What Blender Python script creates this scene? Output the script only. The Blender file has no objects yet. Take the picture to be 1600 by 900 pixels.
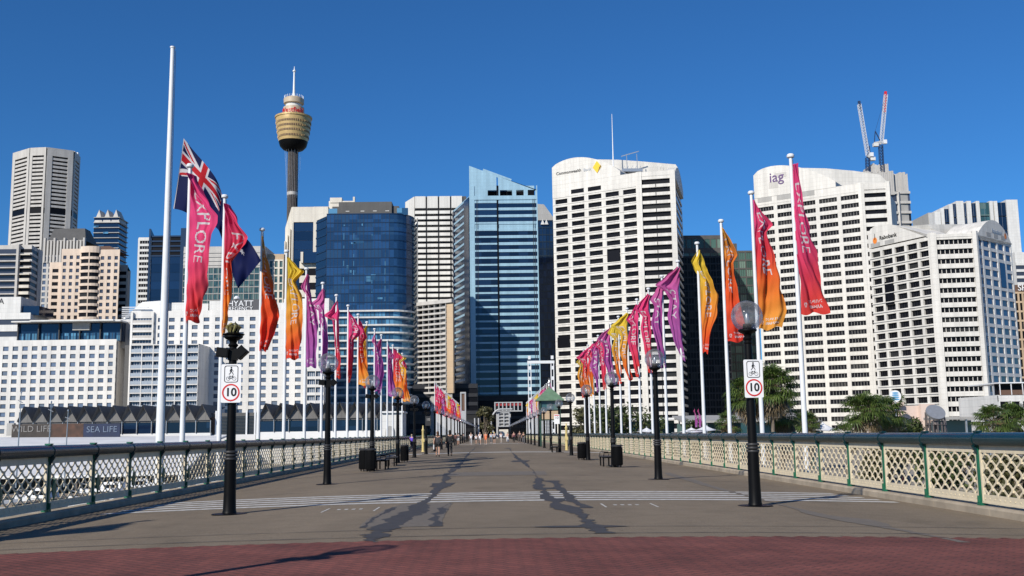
import bpy, bmesh, math, random
from mathutils import Vector, Matrix
R = math.radians
random.seed(7)
scene = bpy.context.scene
COL = scene.collection
PI = math.pi

# ------------------------------------------------------------------ camera
W0, H0, F = 1600.0, 900.0, 1625.0
PITCH, YAW, ROLL, EYE = R(7.97), R(1.16), R(0.82), 1.65
cam_d = bpy.data.cameras.new("camera")
cam = bpy.data.objects.new("camera", cam_d)
COL.objects.link(cam)
cam_d.sensor_width = 36.0
cam_d.lens = F / W0 * 36.0
cam_d.clip_start = 0.1
cam_d.clip_end = 30000
CM = Matrix.Rotation(-YAW, 4, 'Z') @ Matrix.Rotation(PI / 2 + PITCH, 4, 'X') @ Matrix.Rotation(-ROLL, 4, 'Z')
cam.matrix_world = Matrix.Translation((0, 0, EYE)) @ CM
scene.camera = cam

# ------------------------------------------------------------------ light
SUN_AZ, SUN_EL = 36.0, 32.0          # azimuth the shadows point to (from +Y towards +X), elevation
world = bpy.data.worlds.new("World")
scene.world = world
world.use_nodes = True
wn = world.node_tree
sky = wn.nodes.new('ShaderNodeTexSky')
sky.sky_type = 'NISHITA'
sky.sun_disc = False
sky.sun_elevation = R(SUN_EL)
sky.sun_rotation = R(180 + SUN_AZ)
sky.altitude = 600
sky.air_density = 1.0
sky.dust_density = 0.05
sky.ozone_density = 5.0
bg = wn.nodes['Background']
bg.inputs['Strength'].default_value = 0.080
tint = wn.nodes.new('ShaderNodeVectorMath')      # deep clear winter blue
tint.operation = 'MULTIPLY'
tint.inputs[1].default_value = (0.38, 0.88, 1.30)
wn.links.new(sky.outputs[0], tint.inputs[0])
wn.links.new(tint.outputs[0], bg.inputs[0])
sd = bpy.data.lights.new("sun", 'SUN')
sd.energy = 5.0
sd.angle = R(0.53)
sd.color = (1.0, 0.94, 0.84)
sun = bpy.data.objects.new("sun", sd)
COL.objects.link(sun)
az, el = R(SUN_AZ), R(SUN_EL)
sun.rotation_euler = Vector((math.sin(az) * math.cos(el), math.cos(az) * math.cos(el), -math.sin(el))).to_track_quat('-Z', 'Y').to_euler()
sun.location = (-60, -80, 90)
scene.view_settings.view_transform = 'Standard'
scene.view_settings.look = 'None'
scene.view_settings.gamma = 1.0
scene.view_settings.use_curve_mapping = False
scene.view_settings.exposure = 0.0
scene.render.engine = 'CYCLES'
scene.cycles.max_bounces = 6
scene.cycles.diffuse_bounces = 2
scene.cycles.transparent_max_bounces = 16

# ------------------------------------------------------------------ helpers
CR = CM.to_3x3()
def P(px, py, d):
    """world point at depth Y=d that is seen at photo pixel (px,py)"""
    v = CR @ Vector(((px - W0 / 2) / F, -(py - H0 / 2) / F, -1.0))
    k = d / v.y
    return Vector((v.x * k, d, EYE + v.z * k))
def X(px, d, py=678): return P(px, py, d).x
def Zt(px, py, d): return P(px, py, d).z
def tag(o, label=None, cat=None, group=None, kind=None):
    if label: o['label'] = label
    if cat: o['category'] = cat
    if group: o['group'] = group
    if kind: o['kind'] = kind
    return o
def empty(name, loc=(0, 0, 0), rz=0.0, label=None, cat=None, group=None):
    o = bpy.data.objects.new(name, None)
    COL.objects.link(o)
    o.location = loc
    o.rotation_euler = (0, 0, rz)
    o.empty_display_size = 0.3
    return tag(o, label, cat, group)
def copy_tree(o, loc=None, rz=None, label=None, parent=None, group=None):
    c = o.copy()
    COL.objects.link(c)
    c.parent = parent
    if loc is not None: c.location = loc
    if rz is not None: c.rotation_euler = (0, 0, rz)
    if label: c['label'] = label
    if group: c['group'] = group
    for ch in o.children:
        copy_tree(ch, parent=c)
    return c

class MB:
    def __init__(s):
        s.v, s.f, s.m, s.uv = [], [], [], None
        s.smooth = False
    def add(s, vs, fs, mi=0):
        b = len(s.v)
        s.v += [tuple(p) for p in vs]
        for f in fs:
            s.f.append(tuple(b + i for i in f))
            s.m.append(mi)
        return s
    def box(s, x0, x1, y0, y1, z0, z1, mi=0):
        return s.add([(x0, y0, z0), (x1, y0, z0), (x1, y1, z0), (x0, y1, z0), (x0, y0, z1), (x1, y0, z1), (x1, y1, z1), (x0, y1, z1)],
                     [(0, 3, 2, 1), (4, 5, 6, 7), (0, 1, 5, 4), (1, 2, 6, 5), (2, 3, 7, 6), (3, 0, 4, 7)], mi)
    def bar(s, a, b, w, h=None, mi=0, up=(0, 0, 1)):
        """rectangular bar from a to b"""
        h = h or w
        a, b = Vector(a), Vector(b)
        t = (b - a).normalized()
        u = Vector(up)
        if abs(t.dot(u)) > 0.98: u = Vector((0, 1, 0))
        r = t.cross(u).normalized() * (w / 2)
        u = r.cross(t).normalized() * (h / 2)
        vs = [a - r - u, a + r - u, a + r + u, a - r + u, b - r - u, b + r - u, b + r + u, b - r + u]
        return s.add(vs, [(0, 1, 2, 3), (7, 6, 5, 4), (0, 4, 5, 1), (1, 5, 6, 2), (2, 6, 7, 3), (3, 7, 4, 0)], mi)
    def tube(s, pts, rs, n=10, mi=0, cap=True):
        pts = [Vector(p) for p in pts]
        if not hasattr(rs, '__len__'): rs = [rs] * len(pts)
        vs, fs = [], []
        for i, p in enumerate(pts):
            if i == 0: t = pts[1] - p
            elif i == len(pts) - 1: t = p - pts[i - 1]
            else: t = pts[i + 1] - pts[i - 1]
            t.normalize()
            u = Vector((0, 0, 1)) if abs(t.z) < 0.9 else Vector((0, 1, 0))
            r = t.cross(u).normalized()
            u = r.cross(t)
            for k in range(n):
                a = 2 * PI * k / n
                vs.append(p + (r * math.cos(a) + u * math.sin(a)) * rs[i])
        for i in range(len(pts) - 1):
            for k in range(n):
                fs.append((i * n + k, i * n + (k + 1) % n, (i + 1) * n + (k + 1) % n, (i + 1) * n + k))
        if cap:
            fs.append(tuple(range(n))[::-1])
            fs.append(tuple((len(pts) - 1) * n + k for k in range(n)))
        return s.add(vs, fs, mi)
    def lathe(s, prof, c=(0, 0, 0), n=16, mi=0, a0=0.0):
        """prof: list of (r,z)"""
        vs, fs = [], []
        for r, z in prof:
            for k in range(n):
                a = 2 * PI * k / n + a0
                vs.append((c[0] + r * math.cos(a), c[1] + r * math.sin(a), c[2] + z))
        for i in range(len(prof) - 1):
            for k in range(n):
                fs.append((i * n + k, i * n + (k + 1) % n, (i + 1) * n + (k + 1) % n, (i + 1) * n + k))
        if prof[0][0] > 1e-4: fs.append(tuple(range(n))[::-1])
        if prof[-1][0] > 1e-4: fs.append(tuple((len(prof) - 1) * n + k for k in range(n)))
        return s.add(vs, fs, mi)
    def prism(s, pts, z0, z1, mi=0):
        """pts: 2D ccw polygon; z1 may be a list"""
        n = len(pts)
        zt = z1 if hasattr(z1, '__len__') else [z1] * n
        vs = [(p[0], p[1], z0) for p in pts] + [(p[0], p[1], zt[i]) for i, p in enumerate(pts)]
        fs = [tuple(range(n))[::-1], tuple(range(n, 2 * n))] + [(i, (i + 1) % n, n + (i + 1) % n, n + i) for i in range(n)]
        return s.add(vs, fs, mi)
    def ext(s, prof, a, b, mi=0):
        """closed profile of 3D points moved from a to b (offset vectors)"""
        n = len(prof)
        a, b = Vector(a), Vector(b)
        vs = [Vector(p) + a for p in prof] + [Vector(p) + b for p in prof]
        fs = [tuple(range(n)), tuple(range(n, 2 * n))[::-1]] + [(i, i + n, (i + 1) % n + n, (i + 1) % n) for i in range(n)]
        return s.add(vs, fs, mi)
    def strip(s, pts, z0, z1, o0, o1, mi=0):
        """wall strip along an open 2D polyline running left to right as seen from outside"""
        nn = []
        for i in range(len(pts)):
            a = Vector(pts[max(i - 1, 0)]); b = Vector(pts[min(i + 1, len(pts) - 1)])
            t = (b - a).normalized()
            nrm = Vector((t.y, -t.x))
            if 0 < i < len(pts) - 1:
                t1 = (Vector(pts[i]) - a).normalized()
                c = max(0.5, nrm.dot(Vector((t1.y, -t1.x))))
                nrm = nrm / c
            nn.append(nrm)
        vs, fs = [], []
        for p, n_ in zip(pts, nn):
            for o, z in ((o0, z0), (o1, z0), (o1, z1), (o0, z1)):
                vs.append((p[0] + n_.x * o, p[1] + n_.y * o, z))
        for i in range(len(pts) - 1):
            for k in range(4):
                fs.append((i * 4 + k, (i + 1) * 4 + k, (i + 1) * 4 + (k + 1) % 4, i * 4 + (k + 1) % 4))
        fs.append((0, 1, 2, 3)); L = (len(pts) - 1) * 4
        fs.append((L + 3, L + 2, L + 1, L))
        return s.add(vs, fs, mi)
    def mesh(s, name, mats, org=(0, 0, 0)):
        me = bpy.data.meshes.new(name)
        ox, oy, oz = org
        me.from_pydata([(x - ox, y - oy, z - oz) for x, y, z in s.v], [], s.f)
        if not isinstance(mats, (list, tuple)): mats = [mats]
        for m in mats: me.materials.append(m)
        me.polygons.foreach_set('material_index', s.m)
        if s.uv:
            ul = me.uv_layers.new(name='UVMap')
            for lp in me.loops:
                ul.data[lp.index].uv = s.uv[lp.vertex_index]
        bm = bmesh.new(); bm.from_mesh(me)
        if not s.uv: bmesh.ops.recalc_face_normals(bm, faces=bm.faces)
        bm.to_mesh(me); bm.free()
        if s.smooth:
            me.polygons.foreach_set('use_smooth', [True] * len(me.polygons))
            if s.smooth != 'all':
                try: me.set_sharp_from_angle(angle=R(35))
                except Exception: pass
        me.update()
        return me
    def build(s, name, mats, parent=None, org=(0, 0, 0), smooth=None, **kw):
        if smooth is not None: s.smooth = smooth
        o = bpy.data.objects.new(name, s.mesh(name, mats, org))
        COL.objects.link(o)
        if parent: o.parent = parent
        else: o.location = org
        tag(o, **kw)
        return o

# text -> flat triangles -------------------------------------------------
_tc = {}
WEIGHT = [0.0]
def text_geo(body, size, extrude=0.0, align='CENTER', spacing=1.0):
    key = (body, size, extrude, align, spacing, WEIGHT[0])
    if key in _tc: return _tc[key]
    cu = bpy.data.curves.new('txt', 'FONT')
    cu.body = body; cu.size = size; cu.extrude = extrude; cu.align_x = align; cu.align_y = 'CENTER'
    cu.space_character = spacing
    cu.offset = WEIGHT[0]
    cu.resolution_u = 3
    o = bpy.data.objects.new('txt', cu)
    COL.objects.link(o)
    dg = bpy.context.evaluated_depsgraph_get()
    me = bpy.data.meshes.new_from_object(o.evaluated_get(dg))
    vs = [tuple(v.co) for v in me.vertices]
    fs = [tuple(p.vertices) for p in me.polygons]
    bpy.data.objects.remove(o); bpy.data.meshes.remove(me); bpy.data.curves.remove(cu)
    _tc[key] = (vs, fs)
    return vs, fs
def text_mb(mb, body, size, o, t, up, nrm, extrude=0.0, mi=0, align='CENTER', spacing=1.0, off=0.004):
    vs, fs = text_geo(body, size, extrude, align, spacing)
    o, t, up, nrm = Vector(o), Vector(t).normalized(), Vector(up).normalized(), Vector(nrm).normalized()
    mb.add([o + t * v[0] + up * v[1] + nrm * (v[2] + off) for v in vs], fs, mi)

# ------------------------------------------------------------------ materials
def nmat(name):
    m = bpy.data.materials.new(name); m.use_nodes = True
    nt = m.node_tree
    return m, nt, nt.nodes['Principled BSDF']
def link(nt, a, b): nt.links.new(a, b)
def mat(name, c, rough=0.6, metal=0.0, var=0.08, scale=3.0, bump=0.0, bscale=40.0, spec=0.5, rnd=0.0):
    m, nt, b = nmat(name)
    b.inputs['Roughness'].default_value = rough
    b.inputs['Metallic'].default_value = metal
    b.inputs['Specular IOR Level'].default_value = spec
    geo = nt.nodes.new('ShaderNodeNewGeometry')
    no = nt.nodes.new('ShaderNodeTexNoise'); no.inputs['Scale'].default_value = scale; no.inputs['Detail'].default_value = 5
    link(nt, geo.outputs['Position'], no.inputs['Vector'])
    mp = nt.nodes.new('ShaderNodeMapRange')
    mp.inputs[1].default_value = 0.3; mp.inputs[2].default_value = 0.7
    mp.inputs[3].default_value = 1 - var; mp.inputs[4].default_value = 1 + var
    link(nt, no.outputs[0], mp.inputs[0])
    mx = nt.nodes.new('ShaderNodeVectorMath'); mx.operation = 'SCALE'
    mx.inputs[0].default_value = c[:3]
    link(nt, mp.outputs[0], mx.inputs['Scale'])
    out = mx.outputs[0]
    if rnd:
        oi = nt.nodes.new('ShaderNodeObjectInfo')
        m2 = nt.nodes.new('ShaderNodeMapRange'); m2.inputs[3].default_value = 1 - rnd; m2.inputs[4].default_value = 1 + rnd
        link(nt, oi.outputs['Random'], m2.inputs[0])
        mx2 = nt.nodes.new('ShaderNodeVectorMath'); mx2.operation = 'SCALE'
        link(nt, out, mx2.inputs[0]); link(nt, m2.outputs[0], mx2.inputs['Scale']); out = mx2.outputs[0]
    link(nt, out, b.inputs['Base Color'])
    if bump:
        n2 = nt.nodes.new('ShaderNodeTexNoise'); n2.inputs['Scale'].default_value = bscale; n2.inputs['Detail'].default_value = 3
        link(nt, geo.outputs['Position'], n2.inputs['Vector'])
        bp = nt.nodes.new('ShaderNodeBump'); bp.inputs['Strength'].default_value = bump; bp.inputs['Distance'].default_value = 0.02
        link(nt, n2.outputs[0], bp.inputs['Height']); link(nt, bp.outputs[0], b.inputs['Normal'])
    return m
def wallmat(name, c, line=0.82, bw=1.6, bh=1.6, rough=0.7, var=0.11):
    """cladding panels with joints: brick texture on wall coordinates, streak weathering"""
    m, nt, b = nmat(name)
    b.inputs['Roughness'].default_value = rough
    geo = nt.nodes.new('ShaderNodeNewGeometry')
    sp = nt.nodes.new('ShaderNodeSeparateXYZ'); link(nt, geo.outputs['Position'], sp.inputs[0])
    sn = nt.nodes.new('ShaderNodeSeparateXYZ'); link(nt, geo.outputs['True Normal'], sn.inputs[0])
    a = nt.nodes.new('ShaderNodeMath'); a.operation = 'MULTIPLY'; link(nt, sp.outputs[0], a.inputs[0]); link(nt, sn.outputs[1], a.inputs[1])
    c2 = nt.nodes.new('ShaderNodeMath'); c2.operation = 'MULTIPLY'; link(nt, sp.outputs[1], c2.inputs[0]); link(nt, sn.outputs[0], c2.inputs[1])
    d = nt.nodes.new('ShaderNodeMath'); d.operation = 'SUBTRACT'; link(nt, c2.outputs[0], d.inputs[0]); link(nt, a.outputs[0], d.inputs[1])
    cb = nt.nodes.new('ShaderNodeCombineXYZ'); link(nt, d.outputs[0], cb.inputs[0]); link(nt, sp.outputs[2], cb.inputs[1])
    br = nt.nodes.new('ShaderNodeTexBrick')
    br.offset = 0.0; br.inputs['Scale'].default_value = 1.0
    br.inputs['Brick Width'].default_value = bw; br.inputs['Row Height'].default_value = bh
    br.inputs['Mortar Size'].default_value = 0.05; br.inputs['Mortar Smooth'].default_value = 0.1
    br.inputs['Color1'].default_value = (*[x * 1.0 for x in c], 1); br.inputs['Color2'].default_value = (*[x * 0.94 for x in c], 1)
    br.inputs['Mortar'].default_value = (*[x * line for x in c], 1)
    link(nt, cb.outputs[0], br.inputs['Vector'])
    no = nt.nodes.new('ShaderNodeTexNoise'); no.inputs['Scale'].default_value = 0.45; no.inputs['Detail'].default_value = 7
    mpn = nt.nodes.new('ShaderNodeMapping'); mpn.inputs['Scale'].default_value = (1, 1, 0.10)
    link(nt, geo.outputs['Position'], mpn.inputs['Vector']); link(nt, mpn.outputs[0], no.inputs['Vector'])
    mp = nt.nodes.new('ShaderNodeMapRange'); mp.inputs[1].default_value = 0.3; mp.inputs[2].default_value = 0.7
    mp.inputs[3].default_value = 1 - var; mp.inputs[4].default_value = 1 + var; link(nt, no.outputs[0], mp.inputs[0])
    mx = nt.nodes.new('ShaderNodeVectorMath'); mx.operation = 'SCALE'
    link(nt, br.outputs[0], mx.inputs[0]); link(nt, mp.outputs[0], mx.inputs['Scale'])
    link(nt, mx.outputs[0], b.inputs['Base Color'])
    return m
def glassmat(name, c, c2=None, frac=0.15, rough=0.12, metal=0.0, spec=0.5, cell=0.0):
    """window glass: dark, glossy; a share of panes shows pale blinds (c2)"""
    m, nt, b = nmat(name)
    b.inputs['Roughness'].default_value = rough; b.inputs['Metallic'].default_value = metal
    b.inputs['Specular IOR Level'].default_value = spec
    oi = nt.nodes.new('ShaderNodeObjectInfo'); geo = nt.nodes.new('ShaderNodeNewGeometry')
    ad = nt.nodes.new('ShaderNodeMath'); ad.operation = 'ADD'
    link(nt, oi.outputs['Random'], ad.inputs[0]); link(nt, geo.outputs['Random Per Island'], ad.inputs[1])
    val = ad.outputs[0]
    if cell:
        sc = nt.nodes.new('ShaderNodeVectorMath'); sc.operation = 'SCALE'; sc.inputs['Scale'].default_value = 1 / cell
        link(nt, geo.outputs['Position'], sc.inputs[0])
        fl = nt.nodes.new('ShaderNodeVectorMath'); fl.operation = 'FLOOR'; link(nt, sc.outputs[0], fl.inputs[0])
        wn_ = nt.nodes.new('ShaderNodeTexWhiteNoise'); link(nt, fl.outputs[0], wn_.inputs['Vector'])
        a2 = nt.nodes.new('ShaderNodeMath'); a2.operation = 'ADD'; link(nt, val, a2.inputs[0]); link(nt, wn_.outputs['Value'], a2.inputs[1]); val = a2.outputs[0]
    fr = nt.nodes.new('ShaderNodeMath'); fr.operation = 'FRACT'; link(nt, val, fr.inputs[0])
    cr = nt.nodes.new('ShaderNodeValToRGB')
    cr.color_ramp.interpolation = 'CONSTANT'
    e = cr.color_ramp.elements
    e[0].position = 0; e[0].color = (*c, 1)
    e[1].position = 0.45; e[1].color = (*[x * 1.5 for x in c], 1)
    e2 = cr.color_ramp.elements.new(1 - frac); e2.color = (*(c2 or [x * 2.2 for x in c]), 1)
    link(nt, fr.outputs[0], cr.inputs[0]); link(nt, cr.outputs[0], b.inputs['Base Color'])
    return m

M = {}
M['white_wall'] = wallmat('white_wall', (0.68, 0.67, 0.64))
M['tower_white'] = wallmat('tower_white', (0.655, 0.63, 0.58), bw=1.3, bh=1.6, line=0.80, var=0.13)
M['hotel_white'] = wallmat('hotel_white', (0.70, 0.68, 0.645), bw=3.6, bh=2.5, line=0.86)
M['grey_conc'] = wallmat('grey_conc', (0.50, 0.475, 0.44), bw=4, bh=4)
M['mid_grey'] = wallmat('mid_grey', (0.36, 0.35, 0.33), bw=3, bh=3)
M['dark_grey'] = wallmat('dark_grey', (0.09, 0.088, 0.085), bw=3, bh=3)
M['beige'] = wallmat('beige', (0.66, 0.53, 0.42), bw=2.5, bh=3, line=0.9)
M['cream'] = wallmat('cream', (0.66, 0.61, 0.52), bw=4, bh=4)
M['tan'] = wallmat('tan', (0.50, 0.37, 0.24), bw=2, bh=2)
M['ltblue_panel'] = wallmat('ltblue_panel', (0.30, 0.47, 0.58), bw=1.4, bh=1.5, rough=0.35)
M['pink_wall'] = wallmat('pink_wall', (0.66, 0.52, 0.44), bw=6, bh=6, line=0.95)
M['dark_teal'] = wallmat('dark_teal', (0.014, 0.024, 0.036), bw=1.5, bh=1.7, line=1.6, rough=0.25)
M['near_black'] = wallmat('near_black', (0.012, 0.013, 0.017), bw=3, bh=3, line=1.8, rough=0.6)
M['glass_black'] = glassmat('glass_black', (0.006, 0.006, 0.008), (0.03, 0.03, 0.03), 0.10, rough=0.35, spec=0.12)
M['glass_grey'] = glassmat('glass_grey', (0.045, 0.052, 0.075), (0.018, 0.016, 0.018), 0.2, rough=0.2)
M['glass_navy'] = glassmat('glass_navy', (0.010, 0.028, 0.065), (0.014, 0.036, 0.08), 0.2, rough=0.1, metal=0.3)
M['glass_blue'] = glassmat('glass_blue', (0.018, 0.055, 0.125), (0.028, 0.075, 0.15), 0.2, rough=0.14, metal=0.25, cell=2.9)
M['glass_dkblue'] = glassmat('glass_dkblue', (0.006, 0.014, 0.035), (0.012, 0.03, 0.07), 0.3, rough=0.12, metal=0.2, cell=4)
M['glass_sky'] = glassmat('glass_sky', (0.08, 0.20, 0.30), (0.03, 0.09, 0.17), 0.35, rough=0.15, metal=0.2, cell=3.0)
M['glass_teal'] = glassmat('glass_teal', (0.03, 0.075, 0.085), (0.10, 0.16, 0.15), 0.35, rough=0.2, cell=3.2)
M['glass_steel'] = glassmat('glass_steel', (0.022, 0.045, 0.105), (0.04, 0.055, 0.085), 0.25, rough=0.15)
M['glass_slate'] = glassmat('glass_slate', (0.09, 0.12, 0.18), (0.14, 0.17, 0.22), 0.3, rough=0.2)
M['black_metal'] = mat('black_metal', (0.004, 0.004, 0.0045), 0.45, var=0.2, spec=0.13)
M['dark_steel'] = mat('dark_steel', (0.035, 0.035, 0.037), 0.5, 0.2)
M['pole_white'] = mat('pole_white', (0.72, 0.73, 0.74), 0.35, var=0.04)
M['rail_teal'] = mat('rail_teal', (0.004, 0.028, 0.034), 0.27, var=0.25, scale=1.2)
M['post_green'] = mat('post_green', (0.008, 0.115, 0.062), 0.4, var=0.2, scale=6)
M['lattice_cream'] = mat('lattice_cream', (0.66, 0.57, 0.41), 0.5, var=0.08, scale=5)
M['kerb'] = mat('kerb', (0.34, 0.285, 0.215), 0.9, var=0.22, scale=2.2, bump=0.4, bscale=60)
M['paint_white'] = mat('paint_white', (0.50, 0.485, 0.45), 0.8, var=0.30, scale=7)
M['tar'] = mat('tar', (0.048, 0.045, 0.045), 0.8, var=0.15, scale=5)
M['patch'] = mat('patch', (0.145, 0.123, 0.098), 0.9, var=0.1, scale=7)
M['sign_white'] = mat('sign_white', (0.82, 0.82, 0.82), 0.35, var=0.02)
M['sign_red'] = mat('sign_red', (0.62, 0.02, 0.02), 0.4, var=0.02)
M['sign_black'] = mat('sign_black', (0.01, 0.01, 0.01), 0.4, var=0.02)
M['yellow'] = mat('yellow', (0.80, 0.50, 0.02), 0.5, var=0.04)
M['yellow_post'] = mat('yellow_post', (0.60, 0.48, 0.20), 0.5, var=0.1)
M['gold'] = mat('gold', (0.54, 0.37, 0.15), 0.4, 0.12, var=0.12, scale=0.4)
M['roof_green'] = mat('roof_green', (0.115, 0.20, 0.125), 0.6, var=0.15, scale=2)
M['roof_white'] = mat('roof_white', (0.74, 0.735, 0.72), 0.6, var=0.1, scale=0.2)
M['zig_grey'] = wallmat('zig_grey', (0.145, 0.14, 0.135), bw=2, bh=50, line=0.6)
M['brown'] = mat('brown', (0.13, 0.075, 0.05), 0.7)
M['boat_white'] = mat('boat_white', (0.78, 0.78, 0.78), 0.25, var=0.02)
M['wood'] = mat('wood', (0.24, 0.19, 0.14), 0.8, var=0.2)
M['sign_blue'] = mat('sign_blue', (0.004, 0.013, 0.05), 0.5, var=0.3, scale=0.6)
M['sign_brown'] = mat('sign_brown', (0.034, 0.024, 0.018), 0.5, var=0.4, scale=0.6)
M['steel'] = mat('steel', (0.45, 0.46, 0.47), 0.35, 0.6)
M['purple_text'] = mat('purple_text', (0.10, 0.045, 0.16), 0.5)
M['skin'] = mat('skin', (0.52, 0.30, 0.21), 0.6, var=0.04)
M['orange_paint'] = mat('orange_paint', (0.75, 0.22, 0.03), 0.5)
# ------------------------------------------------------------------ setting: ground, water, deck
HWID = 9.25
def cz(x): return 0.18 * (1 - min(1, abs(x) / HWID) ** 2)
def sheet(x0, x1, y0, y1, dz, nx=24, ny=1, mi=0, mb=None):
    mb = mb or MB()
    vs, fs = [], []
    for j in range(ny + 1):
        for i in range(nx + 1):
            x = x0 + (x1 - x0) * i / nx; y = y0 + (y1 - y0) * j / ny
            vs.append((x, y, cz(x) + dz))
    for j in range(ny):
        for i in range(nx):
            a = j * (nx + 1) + i
            fs.append((a, a + 1, a + nx + 2, a + nx + 1))
    mb.add(vs, fs, mi)
    return mb
def cam_patch(pts, dz):
    """irregular flat patch on the cambered deck: list of (y, xl, xr)"""
    mb = MB(); vs, fs = [], []
    n = 6
    for (y, xl, xr) in pts:
        for i in range(n + 1):
            x = xl + (xr - xl) * i / n
            vs.append((x, y, cz(x) + dz))
    for j in range(len(pts) - 1):
        for i in range(n):
            a = j * (n + 1) + i
            fs.append((a, a + 1, a + n + 2, a + n + 1))
    return mb.add(vs, fs)

# water
m, nt, b = nmat('water')
b.inputs['Base Color'].default_value = (0.008, 0.03, 0.032, 1); b.inputs['Roughness'].default_value = 0.08
no = nt.nodes.new('ShaderNodeTexNoise'); no.inputs['Scale'].default_value = 0.9; no.inputs['Detail'].default_value = 5
geo = nt.nodes.new('ShaderNodeNewGeometry'); link(nt, geo.outputs['Position'], no.inputs['Vector'])
bp = nt.nodes.new('ShaderNodeBump'); bp.inputs['Strength'].default_value = 0.6; bp.inputs['Distance'].default_value = 0.3
link(nt, no.outputs[0], bp.inputs['Height']); link(nt, bp.outputs[0], b.inputs['Normal'])
MB().add([(-6000, -3000, -6.2), (6000, -3000, -6.2), (6000, 9000, -6.2), (-6000, 9000, -6.2)], [(0, 1, 2, 3)]).build('water', m, kind='structure')
M['paving'] = wallmat('paving', (0.30, 0.27, 0.23), bw=2, bh=2, line=0.8)
M['paving2'] = mat('paving2', (0.26, 0.235, 0.20), 0.9, var=0.2, scale=0.5)
# city ground with quay edges
MB().prism([(-5000, 262), (-12, 262), (-12, 352), (12, 352), (12, 330), (30, 250), (5000, 250), (5000, 8000), (-5000, 8000)], -6.4, -3.9).build('city_ground', M['paving2'], kind='structure')
MB().prism([(20, 96), (900, 60), (900, 250.2), (30, 250.2), (24, 200)], -6.4, -3.95).build('quay_ground', M['paving2'], kind='structure')
MB().prism([(-400, 166), (-40, 166), (-30, 262.2), (-400, 262.2)], -6.4, -4.6).build('wharf_ground', M['paving2'], kind='structure')
MB().prism([(-8, 352), (60, 352), (60, 436), (-60, 436), (-60, 352)], -3.8, -0.05).build('street_ground', M['paving2'], kind='structure')

# asphalt
m, nt, b = nmat('asphalt')
b.inputs['Roughness'].default_value = 0.92; b.inputs['Specular IOR Level'].default_value = 0.25
geo = nt.nodes.new('ShaderNodeNewGeometry')
def noise(nt, scale, detail, vec=None, stretch=None):
    n = nt.nodes.new('ShaderNodeTexNoise'); n.inputs['Scale'].default_value = scale; n.inputs['Detail'].default_value = detail
    src = vec
    if stretch:
        mp = nt.nodes.new('ShaderNodeMapping'); mp.inputs['Scale'].default_value = stretch
        link(nt, vec, mp.inputs['Vector']); src = mp.outputs[0]
    link(nt, src, n.inputs['Vector'])
    return n
def rng(nt, src, a, b_, c, d):
    mp = nt.nodes.new('ShaderNodeMapRange')
    for i, v in enumerate((a, b_, c, d)): mp.inputs[i + 1].default_value = v
    link(nt, src, mp.inputs[0]); return mp.outputs[0]
def mul(nt, a, b_):
    n = nt.nodes.new('ShaderNodeMath'); n.operation = 'MULTIPLY'
    link(nt, a, n.inputs[0])
    if hasattr(b_, 'is_linked') or not isinstance(b_, float): link(nt, b_, n.inputs[1])
    else: n.inputs[1].default_value = b_
    return n.outputs[0]
pos = geo.outputs['Position']
big = rng(nt, noise(nt, 0.35, 6, pos, (1, 0.35, 1)).outputs[0], 0.3, 0.7, 0.86, 1.14)
mid = rng(nt, noise(nt, 2.3, 5, pos).outputs[0], 0.3, 0.7, 0.93, 1.07)
fine = rng(nt, noise(nt, 55.0, 2, pos).outputs[0], 0.3, 0.7, 0.72, 1.28)
vo = nt.nodes.new('ShaderNodeTexVoronoi'); vo.inputs['Scale'].default_value = 1.7; link(nt, pos, vo.inputs['Vector'])
gum = rng(nt, vo.outputs['Distance'], 0.035, 0.06, 0.62, 1.0)
vo2 = nt.nodes.new('ShaderNodeTexVoronoi'); vo2.inputs['Scale'].default_value = 9.0; link(nt, pos, vo2.inputs['Vector'])
fleck = rng(nt, vo2.outputs['Distance'], 0.05, 0.10, 1.45, 1.0)
st_ = rng(nt, noise(nt, 0.9, 8, pos, (1, 0.6, 1)).outputs[0], 0.56, 0.70, 1.0, 0.84)
v = mul(nt, mul(nt, mul(nt, mul(nt, mul(nt, big, mid), fine), gum), fleck), st_)
sc = nt.nodes.new('ShaderNodeVectorMath'); sc.operation = 'SCALE'; sc.inputs[0].default_value = (0.197, 0.157, 0.111)
link(nt, v, sc.inputs['Scale']); link(nt, sc.outputs[0], b.inputs['Base Color'])
bp = nt.nodes.new('ShaderNodeBump'); bp.inputs['Strength'].default_value = 0.5; bp.inputs['Distance'].default_value = 0.01
link(nt, noise(nt, 70.0, 3, pos).outputs[0], bp.inputs['Height']); link(nt, bp.outputs[0], b.inputs['Normal'])
M['asphalt'] = m
mb = sheet(-HWID, HWID, -25, 436, 0.0, 24, 40)
mb.build('bridge_deck', m, kind='structure')
mb = MB()
for s in (-1, 1):
    mb.box(min(s * 9.0, s * 9.9), max(s * 9.0, s * 9.9), -25, 352, -0.9, -0.03)
mb.box(-9.0, 9.0, -25, 352, -0.95, -0.10)
mb.build('bridge_beam', M['mid_grey'], kind='structure')
mb = MB()
for y in range(0, 352, 24):
    for x in (-7, 0, 7): mb.lathe([(0.5, -6.5), (0.5, -0.96)], (x, y, 0), 10)
mb.build('bridge_pier', M['wood'], kind='structure')

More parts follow.
